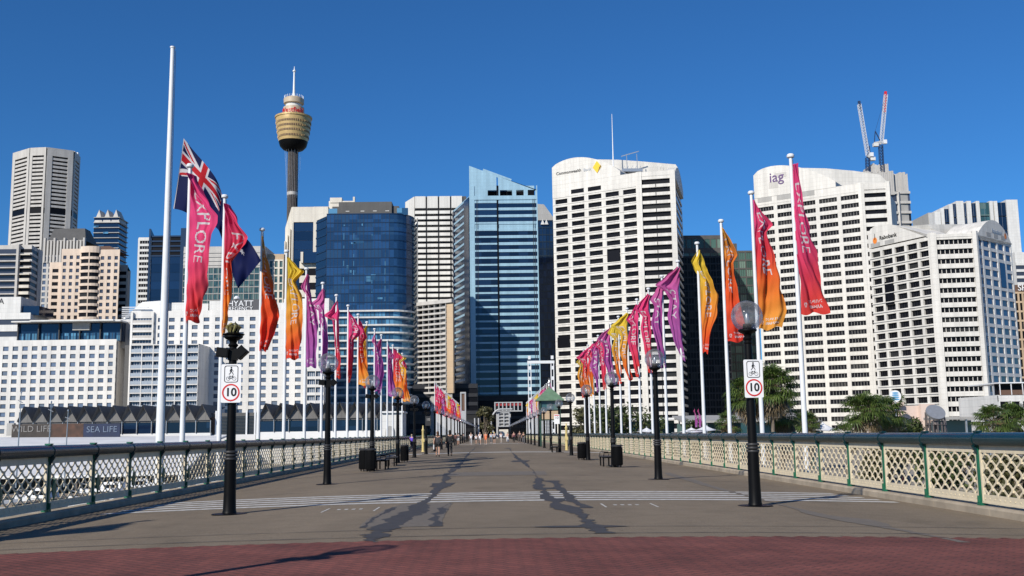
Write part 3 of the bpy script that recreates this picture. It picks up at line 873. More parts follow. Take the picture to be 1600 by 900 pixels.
# far rows
far = [('P', 'R3'), ('P', 'L1'), ('Y', 'R7'), ('Q', 'L2'), ('V', 'V1'), ('P', 'R1'), ('O', 'L3'), ('V', 'R6'), ('Q', 'R7'), ('Y', 'L4'), ('P', 'L3')]
fcache = {}
for s in (-1, 1):
    side = 'left' if s < 0 else 'right'
    for k in range(24):
        kd, sh = far[(k + (0 if s < 0 else 4)) % len(far)]
        if (kd, sh) not in fcache:
            fcache[(kd, sh)] = flag_mesh('banner_flag', kd, shapes[sh], seed=k + 50, word='EXPLORE', nu=14, nv=40, logo=False)
        y = 194 + k * 5.9
        put_pole(s * 10.7, y, f'white flagpole, {ORD[k]} from the camera in the far {side} row')
        put_flag(fcache[(kd, sh)], s * 10.7 + .09, y, 10.95, R(-6), f'small {COLW[kd]} banner flag, {ORD[k]} from the camera in the far {side} row')

# big flagpole with the half-mast flag
DP = 46.0
bx = P(250, 690, DP)
root = empty('tall_flagpole', (bx.x, DP, 0), 0, 'very tall thick white flagpole at the left with the blue flag at half mast', 'flagpole')
zt_ = P(271, 76, DP)
mb = MB(); mb.tube([(0, 0, -6.2), (0, 0, zt_.z)], [0.235, 0.095], 20)
mb.build('pole', M['pole_white'], root, smooth=True)
mb = MB(); mb.lathe([(0.08, 0), (0.12, 0.02), (0.12, 0.09), (0.0, 0.12)], (0, 0, zt_.z), 14); mb.build('finial', M['pole_white'], root, smooth=True)
mb = MB(); mb.tube([(0.2, -0.02, 1.2), (0.14, 0, zt_.z - .1)], 0.010, 5); mb.build('halyard', M['dark_steel'], root)

# the national flag
def catmull(pts, t):
    n = len(pts) - 1
    x = t * n; i = min(int(x), n - 1); f = x - i
    p0 = pts[max(i - 1, 0)]; p1 = pts[i]; p2 = pts[i + 1]; p3 = pts[min(i + 2, n)]
    return [0.5 * (2 * p1[k] + (-p0[k] + p2[k]) * f + (2 * p0[k] - 5 * p1[k] + 4 * p2[k] - p3[k]) * f * f + (-p0[k] + 3 * p1[k] - 3 * p2[k] + p3[k]) * f ** 3) for k in range(2)]
top = [(287, 216), (303, 236), (322, 258), (338, 280), (347, 305), (352, 335), (372, 362), (390, 378), (408, 407)]
bot = [(271, 326), (284, 329), (298, 336), (322, 350), (338, 356), (345, 368), (352, 395), (362, 425), (372, 451)]
D0 = 45.8
nu, nv = 230, 116
mb = MB(); mb.uv = []; mb.smooth = 'all'
for j in range(nv + 1):
    for i in range(nu + 1):
        u, v = i / nu, j / nv
        a = catmull(top, u); b_ = catmull(bot, u)
        px = a[0] + (b_[0] - a[0]) * v; py = a[1] + (b_[1] - a[1]) * v
        dep = D0 + 0.22 * math.sin(u * 15 + v * 3) * u ** .5 + 0.10 * math.sin(u * 31 - v * 7) * u + 0.25 * math.sin(v * 6 + u * 4) * u
        p = P(px, py, dep)
        mb.v.append((p.x, p.y, p.z)); mb.uv.append((u, v))
def star(cx, cy, r1, n, asp):
    """flag coords (x 0..2, y 0..1)"""
    t = []
    for k in range(n):
        a0 = -PI / 2 + 2 * PI * k / n
        am, ap = a0 - PI / n, a0 + PI / n
        r2 = r1 * 0.45
        t.append(((cx, cy), (cx + r1 * math.cos(a0), cy + r1 * math.sin(a0)), (cx + r2 * math.cos(am), cy + r2 * math.sin(am))))
        t.append(((cx, cy), (cx + r1 * math.cos(a0), cy + r1 * math.sin(a0)), (cx + r2 * math.cos(ap), cy + r2 * math.sin(ap))))
    return t
st = star(.5, .75, .15, 7, 1) + star(1.5, .833, .071, 7, 1) + star(1.25, .44, .071, 7, 1) + star(1.5, .167, .071, 7, 1) + star(1.72, .37, .071, 7, 1) + star(1.6, .54, .042, 5, 1)
U, V = np.meshgrid((np.arange(nu) + .5) / nu * 2, (np.arange(nv) + .5) / nv)
smask = tri_mask(st, U, V)
def jack(x, y):
    """x 0..1, y 0..0.5 -> 0 blue 1 white 2 red"""
    cx, cy = abs(x - .5), abs(y - .25)
    if cx < .05 or cy < .05: return 2
    if cx < .0833 or cy < .0833: return 1
    d1 = (y - x * .5) / math.sqrt(1.25); d2 = (y - (.5 - x * .5)) / math.sqrt(1.25)
    for d, flip in ((d1, 1), (d2, -1)):
        if abs(d) < .05:
            sg = (1 if x < .5 else -1) * 1
            dd = d * sg * (1 if flip > 0 else 1)
            if 0.0 < dd < .034: return 2
            return 1
    return 0
for j in range(nv):
    for i in range(nu):
        x, y = (i + .5) / nu * 2, (j + .5) / nv
        c = 1 if smask[j, i] else 0
        if x < 1 and y < .5: c = jack(x, y)
        if i < 4: c = 1
        a = j * (nu + 1) + i
        mb.f.append((a, a + 1, a + nu + 2, a + nu + 1)); mb.m.append(c)
fb = flagmat('flag_navy', [(0, (0.011, 0.016, 0.075)), (1, (0.011, 0.016, 0.075))])
fr = flagmat('flag_red', [(0, (0.55, 0.02, 0.03)), (1, (0.55, 0.02, 0.03))])
o = mb.build('national_flag', [fb, M['flag_white'], fr], None, org=tuple(P(287, 216, D0)))
tag(o, 'dark blue flag with a union jack corner and white stars hanging at half mast', 'flag')
# ------------------------------------------------------------------ lamps
m, nt, b = nmat('globe_glass')
out = nt.nodes['Material Output']
tr = nt.nodes.new('ShaderNodeBsdfTransparent'); tr.inputs[0].default_value = (0.87, 0.88, 0.90, 1)
gl = nt.nodes.new('ShaderNodeBsdfGlossy'); gl.inputs['Roughness'].default_value = 0.03
df = nt.nodes.new('ShaderNodeBsdfDiffuse'); df.inputs[0].default_value = (0.55, 0.55, 0.57, 1)
lw = nt.nodes.new('ShaderNodeLayerWeight'); lw.inputs['Blend'].default_value = 0.28
mp = nt.nodes.new('ShaderNodeMapRange'); mp.inputs[3].default_value = 0.05; mp.inputs[4].default_value = 0.6
link(nt, lw.outputs['Fresnel'], mp.inputs[0])
mx0 = nt.nodes.new('ShaderNodeMixShader')
dn = nt.nodes.new('ShaderNodeTexNoise'); dn.inputs['Scale'].default_value = 5; dn.inputs['Detail'].default_value = 6
tc = nt.nodes.new('ShaderNodeTexCoord'); link(nt, tc.outputs['Object'], dn.inputs['Vector'])
dm = nt.nodes.new('ShaderNodeMapRange'); dm.inputs[1].default_value = 0.4; dm.inputs[2].default_value = 0.75; dm.inputs[3].default_value = 0.07; dm.inputs[4].default_value = 0.28
link(nt, dn.outputs[0], dm.inputs[0]); link(nt, dm.outputs[0], mx0.inputs[0])
link(nt, tr.outputs[0], mx0.inputs[1]); link(nt, df.outputs[0], mx0.inputs[2])
mx = nt.nodes.new('ShaderNodeMixShader')
link(nt, mp.outputs[0], mx.inputs[0]); link(nt, mx0.outputs[0], mx.inputs[1]); link(nt, gl.outputs[0], mx.inputs[2])
link(nt, mx.outputs[0], out.inputs['Surface'])
M['globe'] = m
def lamp_proto(globe=True, flood=False):
    root = empty('street_lamp')
    mb = MB(); mb.lathe([(0.36, -0.06), (0.36, 0.015), (0.15, 0.03), (0.135, 0.08), (0.125, 0.4), (0.12, 1.12)], n=20); mb.build('base_sleeve', M['black_metal'], root, smooth=True)
    mb = MB()
    for z in (1.12, 1.19, 1.26):
        mb.lathe([(0.10, z - 0.012), (0.137, z), (0.142, z + .02), (0.137, z + .04), (0.10, z + .052)], n=20)
    mb.build('ring', M['dark_steel'], root, smooth=True)
    mb = MB(); mb.lathe([(0.10, 1.12), (0.098, 1.4), (0.082, 3.30), (0.075, 3.56)], n=16); mb.build('post', M['black_metal'], root, smooth=True)
    mb = MB()
    mb.lathe([(0.07, 3.40), (0.10, 3.43), (0.07, 3.47), (0.11, 3.52), (0.07, 3.57), (0.09, 3.62), (0.17, 3.66), (0.20, 3.69), (0.20, 3.72), (0.10, 3.74), (0.09, 3.84), (0.0, 3.845)], n=20)
    mb.build('globe_holder', M['black_metal'], root, smooth=True)
    if globe:
        mb = MB(); prof = []
        for k in range(0, 17):
            a = -PI / 2 + 0.42 + (PI - 0.42) * k / 16
            prof.append((0.335 * math.cos(a) if k < 16 else 0.0, 4.01 + 0.335 * math.sin(a)))
        mb.lathe(prof, n=32)
        mb.f.pop(-1) if len(mb.f[-1]) > 4 else None
        mb.build('globe', M['globe'], root, smooth='all')
        mb = MB(); mb.lathe([(0.035, 3.84), (0.05, 3.90), (0.05, 4.0), (0.03, 4.06), (0.0, 4.07)], n=10); mb.build('bulb', M['steel'], root, smooth=True)
    else:
        mb = MB(); mb.lathe([(0.10, 3.73), (0.22, 3.735), (0.235, 3.76), (0.10, 3.79), (0.11, 3.85), (0.05, 3.93), (0, 3.94)], n=16); mb.build('globe_base', M['black_metal'], root, smooth=True)
        mb = MB(); r = random.Random(3)
        for k in range(9):
            a = k * .7; mb.tube([(0.10 * math.cos(a), 0.10 * math.sin(a), 3.80), (0.13 * math.cos(a + .4), 0.13 * math.sin(a + .4), 3.90 + .02 * (k % 2)), (0.05 * math.cos(a + .8), 0.05 * math.sin(a + .8), 4.0 + r.uniform(-.02, .02))], [0.02, 0.045, 0.012], 7)
        mb.build('lamp_fitting', mat('brass', (0.30, 0.26, 0.10), 0.4, 0.5, 0.3, 20), root, smooth=True)
    if flood:
        for s, tilt in ((-1, 0.12), (1, -0.75)):
            mb = MB()
            def rot(p):
                x, y, z = p
                c, si = math.cos(tilt), math.sin(tilt)
                return (s * 0.19 + x * c + z * si * 1.0, y - 0.05, 3.36 - x * si * 1.0 + z * c)
            w, d, h = (0.125, 0.12, 0.10) if not globe else (.10, .10, .09)
            vs = [rot(p) for p in ((-w, -d, -h), (w, -d, -h), (w, d * .6, -h), (-w, d * .6, -h), (-w * 1.0, -d, h), (w, -d, h), (w * .8, d, h * .7), (-w * .8, d, h * .7))]
            mb.add(vs, [(0, 3, 2, 1), (4, 5, 6, 7), (0, 1, 5, 4), (1, 2, 6, 5), (2, 3, 7, 6), (3, 0, 4, 7)])
            vs2 = [rot(p) for p in ((-w * .85, -d - .012, -h * .8), (w * .85, -d - .012, -h * .8), (w * .85, -d - .012, h * .8), (-w * .85, -d - .012, h * .8))]
            mb.add(vs2, [(0, 1, 2, 3)])
            fo = mb.build('floodlight', M['black_metal'], root)
        mb = MB(); mb.box(-0.16, 0.16, -0.03, 0.03, 3.32, 3.39); mb.box(-0.09, 0.09, -0.09, 0.09, 3.20, 3.44); mb.build('flood_bracket', M['black_metal'], root)
    return root
GL = 'globe street lamps along both sides of the deck'
def lampy(k): return 21.5 + 12.5 * k
LX = {-1: -5.33, 1: 5.33}
p1 = lamp_proto(True, False); p2 = lamp_proto(True, True); p3 = lamp_proto(False, True)
for _o in (p1, p2, p3): _o.scale = (.97, .97, .97)
tag(p1, 'x', 'street lamp', GL); tag(p2, 'x', 'street lamp', GL)
used = {}
def put_lamp(p, x, y, label):
    if p.name not in used:
        used[p.name] = 1; p.location = (x, y, cz(x)); p['label'] = label; return p
    return copy_tree(p, (x, y, cz(x)), None, label)
tag(p3, 'black lamp post without its globe at the left, two floodlights above a speed sign', 'street lamp', GL)
p3.location = (LX[-1], lampy(0), cz(5.33)); p3.rotation_euler = (0, 0, 0)
for k in range(1, 26):
    put_lamp(p2 if k < 6 else p1, LX[-1], lampy(k), f'black globe street lamp on the left of the deck, {ORD[k]} lamp counted from the camera')
for k in range(0, 26):
    w = 'black globe lamp beside the nearest right speed sign, largest globe in view' if k == 0 else f'black globe street lamp on the right of the deck, {ORD[k]} lamp counted from the camera'
    put_lamp(p1, LX[1], lampy(k), w)
put_lamp(p2, LX[-1], lampy(-1), 'black globe street lamp on the left, just before the frame, level with the brick paving')
put_lamp(p1, LX[1], lampy(-1), 'black globe street lamp on the right, just before the frame, level with the brick paving')

# ------------------------------------------------------------------ signs
def rrect(w, h, r, n=5):
    pts = []
    for cx, cy, a0 in ((w / 2 - r, h / 2 - r, 0), (-w / 2 + r, h / 2 - r, PI / 2), (-w / 2 + r, -h / 2 + r, PI), (w / 2 - r, -h / 2 + r, 3 * PI / 2)):
        for k in range(n + 1):
            a = a0 + PI / 2 * k / n
            pts.append((cx + r * math.cos(a), cy + r * math.sin(a)))
    return pts
def ringstrip(mb, outer, inner, y, cx=0, cz_=0, mi=0):
    n = len(outer)
    mb.add([(cx + p[0], y, cz_ + p[1]) for p in outer] + [(cx + p[0], y, cz_ + p[1]) for p in inner], [(i, (i + 1) % n, n + (i + 1) % n, n + i) for i in range(n)], mi)
def circ(r, n=36, cx=0, cy=0): return [(cx + r * math.cos(2 * PI * k / n), cy + r * math.sin(2 * PI * k / n)) for k in range(n)]
def seg(mb, a, b_, w, y, mi=0):
    a, b_ = Vector(a), Vector(b_); t = (b_ - a).normalized(); n = Vector((-t.y, t.x)) * w / 2
    q = [a - n, b_ - n, b_ + n, a + n]
    mb.add([(p.x, y, p.y) for p in q], [(0, 1, 2, 3)], mi)
def speed_sign(x, y, z, rz, label):
    root = empty('speed_sign', (x, y, z), rz, label, 'sign', 'speed signs on the lamp posts')
    root.scale = (.93, 1, .93)
    w, h = 0.43, 0.84
    mb = MB(); o = rrect(w, h, 0.03)
    n = len(o)
    mb.add([(p[0], 0, p[1]) for p in o] + [(p[0], 0.006, p[1]) for p in o], [tuple(range(n)), tuple(range(n, 2 * n))[::-1]] + [(i, i + n, (i + 1) % n + n, (i + 1) % n) for i in range(n)])
    mb.build('sign_plate', M['sign_white'], root)
    mb = MB(); ringstrip(mb, circ(0.19), circ(0.158), -0.004, 0, -0.20); mb.build('speed_ring', M['sign_red'], root)
    WEIGHT[0] = 0.007; mb = MB(); text_mb(mb, '10', 0.25, (0, 0, -0.20), (1, 0, 0), (0, 0, 1), (0, -1, 0)); mb.build('speed_number', M['sign_black'], root); WEIGHT[0] = 0.0
    mb = MB()
    ringstrip(mb, rrect(0.30, 0.37, 0.05), rrect(0.272, 0.342, 0.04), -0.004, 0, 0.205)
    mb.build('symbol_frame', M['sign_black'], root)
    mb = MB()
    # walking figure
    n = 14; mb.add([(p[0], -0.004, p[1]) for p in circ(0.019, n, 0.0, 0.345)], [tuple(range(n))])
    for a, b_, w_ in (((0, .322), (-.004, .262), .034), ((-.004, .27), (.03, .225), .017), ((.03, .225), (.045, .19), .014), ((-.006, .27), (-.02, .225), .017), ((-.02, .225), (-.05, .195), .014),
                      ((0, .318), (.03, .285), .012), ((.03, .285), (.045, .262), .01), ((0, .318), (-.026, .29), .012), ((-.026, .29), (-.03, .262), .01)):
        seg(mb, a, b_, w_, -0.0042 - 0.00001 * len(mb.v))
    mb.build('pedestrian_symbol', M['sign_black'], root)
    mb = MB()
    for cx in (-.065, .065):
        ringstrip(mb, circ(.042, 24), circ(.035, 24), -0.004, cx, .105)
    for a, b_ in (((-.065, .105), (-.03, .155)), ((-.03, .155), (.035, .155)), ((-.03, .155), (.0, .105)), ((0, .105), (.035, .155)), ((.03, .165), (.065, .105)), ((-.065, .105), (.0, .105)), ((-.045, .165), (-.018, .165)), ((.02, .17), (.045, .17))):
        seg(mb, a, b_, .008, -0.0042 - 0.00001 * len(mb.v))
    mb.build('bicycle_symbol', M['sign_black'], root)
    mb = MB()
    for zz in (-.39, .39): mb.lathe([(0.008, 0)], n=3) if False else mb.box(-.008, .008, -.006, .0, zz - .008, zz + .008)
    mb.build('bolt', M['steel'], root)
    return root
def signz(px, py, d): return P(px, py, d).z
for s in (-1, 1):
    y = lampy(0) - 0.13
    c = P(361, 599, y) if s < 0 else P(1177.5, 591.5, y)
    speed_sign(c.x, y, c.z, R(3 if s < 0 else 5), 'white speed sign reading 10 on the left lamp post without globe' if s < 0 else 'white speed sign reading 10 on the nearest right lamp post')
# small parking-like signs further away
def small_sign(x, y, z, label, dark=False):
    root = empty('notice_sign', (x, y, z), 0, label, 'sign')
    mb = MB(); mb.box(-.22, .22, 0, .012, -.38, .38); mb.build('sign_plate', M['sign_white'] if not dark else M['dark_steel'], root)
    mb = MB(); text_mb(mb, '10', 0.30, (0, 0, 0.1), (1, 0, 0), (0, 0, 1), (0, -1, 0)); mb.build('speed_number', M['sign_black'] if not dark else M['mid_grey'], root)
    mb = MB(); mb.box(-.18, .18, -.004, -.001, .27, .33); mb.build('red_line', M['sign_red'] if not dark else M['dark_steel'], root)
    if not dark:
        pass
small_sign(X(669, lampy(5) - .13), lampy(5) - .13, 2.75, 'back of a small dark sign on a left lamp post near the walkers', True)
small_sign(X(870.5, lampy(5) - .13), lampy(5) - .13, 2.75, 'small white sign on the right lamp post beside the green roofed kiosk')

# ------------------------------------------------------------------ bins and benches
def bin_mb_root(label, loc, rz=0):
    root = empty('litter_bin', loc, rz, label, 'litter bin', 'black litter bins beside the lamps')
    mb = MB(); n = 28
    mb.lathe([(0.30, 0.08), (0.32, 0.12), (0.32, 0.86), (0.28, 0.9)], n=24)
    for k in range(n):
        a = 2 * PI * k / n
        mb.bar((0.33 * math.cos(a), 0.33 * math.sin(a), 0.12), (0.33 * math.cos(a), 0.33 * math.sin(a), 0.86), 0.03, 0.015)
    mb.build('body', M['black_metal'], root, smooth=True)
    mb = MB(); mb.lathe([(0.2, 0.90), (0.355, 0.905), (0.36, 0.95), (0.30, 0.985), (0.17, 0.99), (0.16, 0.93), (0, 0.92)], n=24); mb.build('lid', M['dark_steel'], root, smooth=True)
    for a in (0.5, 2.6, 4.7):
        mb = MB(); mb.box(.25 * math.cos(a) - .03, .25 * math.cos(a) + .03, .25 * math.sin(a) - .03, .25 * math.sin(a) + .03, 0, .1)
        mb.build('foot', M['black_metal'], root)
    return root
def ongr(px, py):
    x, y = gp(px, py); return (x, y, cz(x))
def onlat(x, y): return (x, y, cz(x))
bl = bin_mb_root('black litter bin in front of the third left lamp, right one of the pair', onlat(X(579, 45.4), 45.4))
bl.scale = (.70, .70, 1.0)
copy_tree(bl, onlat(X(569.5, 46.2), 46.2), None, 'black litter bin nearest the left railing side, left one of the pair')
copy_tree(bl, onlat(X(632, 60), 60), None, 'black litter bin beside the fourth lamp on the left, behind the benches')
copy_tree(bl, onlat(X(963.5, 46.3), 46.3), None, 'black litter bin beside the third right lamp, largest bin on the right')
copy_tree(bl, onlat(X(908, 59.5), 59.5), None, 'black litter bin beside the fourth right lamp, left one of two')
copy_tree(bl, onlat(X(915, 60.4), 60.4), None, 'black litter bin tucked behind the fourth right lamp post')
def bench(label, loc, rz):
    root = empty('park_bench', loc, rz, label, 'bench', 'dark backless benches between the lamps')
    mb = MB()
    for k in range(6): mb.box(-0.9, 0.9, -0.25 + k * .088, -0.25 + k * .088 + .07, .42, .46)
    mb.build('seat', M['dark_steel'], root)
    for s in (-1, 1):
        mb = MB(); mb.box(s * .65 - .04, s * .65 + .04, -.22, -.16, 0, .42); mb.box(s * .65 - .04, s * .65 + .04, .16, .22, 0, .42); mb.box(s * .65 - .04, s * .65 + .04, -.24, .24, .37, .42)
        mb.build('leg', M['black_metal'], root)
    for s in (-1, 1):
        mb = MB(); mb.tube([(s * .88, -.22, .46), (s * .9, -.2, .62), (s * .9, .18, .62), (s * .88, .2, .46)], .02, 8); mb.build('arm_rest', M['black_metal'], root)
    return root
b1 = bench('dark backless bench just past the left pair of litter bins', onlat(X(598, 48), 48), R(90))
copy_tree(b1, onlat(X(612, 53), 53), None, 'dark backless bench on the left between bench and fourth lamp')
copy_tree(b1, onlat(X(946, 48), 48), None, 'dark backless bench on the right behind the large litter bin')
copy_tree(b1, onlat(X(866, 84), 84), None, 'dark backless bench on the right below the kiosk')

# yellow gate posts at the swing span
def ypost(x, y, label):
    root = empty('gate_post', (x, y, 0), 0, label, 'gate post', 'yellow gate posts')
    mb = MB(); mb.lathe([(.18, 0), (.18, .1), (.13, .14), (.11, 2.0), (.14, 2.05), (.14, 2.12), (.08, 2.2), (.05, 2.5), (0, 2.55)], n=14); mb.build('post', M['yellow_post'], root, smooth=True)
    mb = MB(); mb.box(-.14, .14, -.14, .14, 1.0, 1.3); mb.build('latch_box', M['yellow_post'], root)
ypost(X(661, 99), 99, 'yellow gate post in front of the left railing')
ypost(X(885, 96), 96, 'yellow gate post in front of the right railing below the kiosk')

# ------------------------------------------------------------------ kiosk with the green roof, gantry, far structures
d = 125
cx = X(859.5, d)
root = empty('control_kiosk', (cx, d, 0), 0, 'control cabin with green pyramid roof on dark legs at the right railing', 'kiosk')
mb = MB(); he = Zt(859, 625, d); ha = Zt(859, 604, d); w = 1.65
mb.add([(-w, -w, he), (w, -w, he), (w, w, he), (-w, w, he), (0, 0, ha), (-w, -w, he - .12), (w, -w, he - .12), (w, w, he - .12), (-w, w, he - .12)],
       [(0, 1, 4), (1, 2, 4), (2, 3, 4), (3, 0, 4), (0, 5, 6, 1), (1, 6, 7, 2), (2, 7, 8, 3), (3, 8, 5, 0), (8, 7, 6, 5)])
ro = mb.build('roof', M['roof_green'], root)
mb = MB(); mb.lathe([(.1, ha - .1), (.16, ha + .1), (.07, ha + .3), (.12, ha + .5), (.03, ha + .8), (0, ha + 1.1)], n=8); mb.build('finial', M['steel'], ro)
mb = MB(); q = 1.15
mb.box(-q, q, -q, q, he - 2.3, he - 1.25); mb.build('wall', M['tan'], root)
mb = MB()
for sx in (-1, 1):
    for sy in (-1, 1): mb.box(sx * q - .09, sx * q + .09, sy * q - .09, sy * q + .09, 0, he - .12)
mb.box(-q - .1, q + .1, -q - .1, q + .1, he - 2.42, he - 2.3)
mb.box(-q - .1, q + .1, -q - .1, q + .1, he - 1.25, he - 1.18)
mb.build('frame', mat('dkgreen', (.01, .045, .03), .5), root)
mb = MB(); mb.box(-q + .05, q - .05, -q + .05, q - .05, he - 1.18, he - .12); mb.build('window', M['glass_teal'], root)
mb = MB()
for k in range(14): mb.box(-.5, .5, q + .1 + k * .22, q + .3 + k * .22, (he - 2.6) - k * .17, (he - 2.55) - k * .17)
mb.build('stair', M['dark_steel'], root)
# white lattice gantry
d = 300
x0, x1 = X(829, d), X(865, d); zt = Zt(846, 568, d)
root = empty('gantry', ((x0 + x1) / 2, d, 0), 0, 'tall white lattice gantry frame rising behind the kiosk roof', 'gantry')
for x in (x0, x1):
    mb = MB(); xx = x - (x0 + x1) / 2
    for sx in (-.38, .38):
        for sy in (-.38, .38): mb.box(xx + sx - .11, xx + sx + .11, sy - .11, sy + .11, -3.9, zt)
    for k in range(9): mb.box(xx - .38, xx + .38, -.40, .40, -1.2 + k * 3, -.2 + k * 3)
    mb.build('leg', M['pole_white'], root)
mb = MB(); hw = (x1 - x0) / 2 + .6; mb.box(-hw, hw, -.45, .45, zt, zt + .8); mb.build('beam', M['pole_white'], root)

M['bridge_grey'] = mat('bridge_grey', (.40, .41, .42), .5)
M['dull_red'] = mat('dull_red', (.32, .03, .03), .5)
# footbridge with red windows at the far end
d = 350
x0, x1 = X(773, d), X(817, d); z0, z1 = Zt(795, 643, d), Zt(795, 628, d)
root = empty('footbridge', ((x0 + x1) / 2, d, z0), 0, 'white framed footbridge with red panels crossing above the far end', 'footbridge')
hw = (x1 - x0) / 2
mb = MB(); mb.box(-hw, hw, 0, 3, 0, .35); mb.box(-hw, hw, 0, 3, z1 - z0 - .3, z1 - z0)
for k in range(8): mb.box(-hw + k * (2 * hw - .35) / 7, -hw + k * (2 * hw - .35) / 7 + .35, -.03, 3.03, .35, z1 - z0 - .3)
mb.build('frame', M['bridge_grey'], root)
for k in range(7):
    a = -hw + k * (2 * hw - .35) / 7 + .4; e = a + (2 * hw - .35) / 7 - .45
    mb = MB(); mb.box(a, e, .3, .4, .4, 1.9); mb.build('window', M['glass_black'], root)
    mb = MB(); mb.box(a, e, .3, .4, 1.95, z1 - z0 - .35); mb.build('red_panel', M['dull_red'], root)
mb = MB()
for x in (X(777, d), X(797, d)): mb.box(x - (x0 + x1) / 2 - .3, x - (x0 + x1) / 2 + .3, 1, 1.6, -z0 - 1, 0)
mb.build('pillar', M['bridge_grey'], root)
# curved white tube
mb = MB(); pts = []
c = P(782, 661, 346); rr = 17 * 346 / 1625
for k in range(15):
    a = PI / 2 + PI * k / 14
    pts.append((rr * .85 * math.cos(a), 0, rr * 1.25 * math.sin(a)))
mb.tube([(4, 0, rr * 1.25)] + pts + [(1.5, 0, -rr * 1.25)], .28, 8)
o = mb.build('curved_handrail', M['bridge_grey'], None, org=(0, 0, 0)); o.location = c
tag(o, 'large curved white tube bending down beside the far footbridge', 'handrail')
# stair tower grid below
root = empty('stair_tower', tuple(P(787, 676, 347)), 0, 'small white grid frame of stairs below the far footbridge', 'stair')
mb = MB(); u = 347 / 1625
for k in range(5): mb.box(-8.5 * u, 8.5 * u, -.2, .2, (9 + k * 5.2) * u, (9 + k * 5.2) * u + .35)
for k in range(3): mb.box((-8.5 + k * 8.2) * u, (-8.5 + k * 8.2) * u + .35, -.23, .23, 9 * u, 31 * u)
mb.build('frame', M['bridge_grey'], root)
mb = MB(); mb.box(-8 * u, 8 * u, .5, 2, 9 * u, 31 * u); mb.build('wall', M['mid_grey'], root)
mb = MB(); mb.box(-7 * u, 7 * u, -.5, 3, -14 * u, 5 * u); mb.build('base', M['cream'], root)
# two slim white posts in front of the far tree
for i, px in enumerate((742, 748)):
    mb = MB(); p = P(px, 676, 320); mb.tube([(0, 0, 0), (0, 0, 33 * 320 / 1625)], .22, 8)
    o = mb.build('mooring_post', M['bridge_grey']); o.location = (p.x, 320, 0)
    tag(o, 'slim white post beside the far tree, ' + ('left' if i == 0 else 'right') + ' one of two', 'post')
# white arched sign frame on the dark wall, left centre
d = 330
root = empty('sign_tower', (X(724, d), d, -3.9), 0, 'slim white frame tower with a dark red opening left of the far tree', 'tower')
mb = MB(); zt = Zt(724, 615, d) + 3.9
mb.box(-.9, .9, -.4, .4, 0, zt - 5.4); mb.box(-.9, -.5, -.4, .4, zt - 5.4, zt); mb.box(.5, .9, -.4, .4, zt - 5.4, zt); mb.box(-.9, .9, -.43, .43, zt, zt + .5)
mb.build('frame', M['bridge_grey'], root)
mb = MB(); mb.box(-.5, .5, -.1, .1, zt - 5.2, zt - .1); mb.build('panel', M['brown'], root)
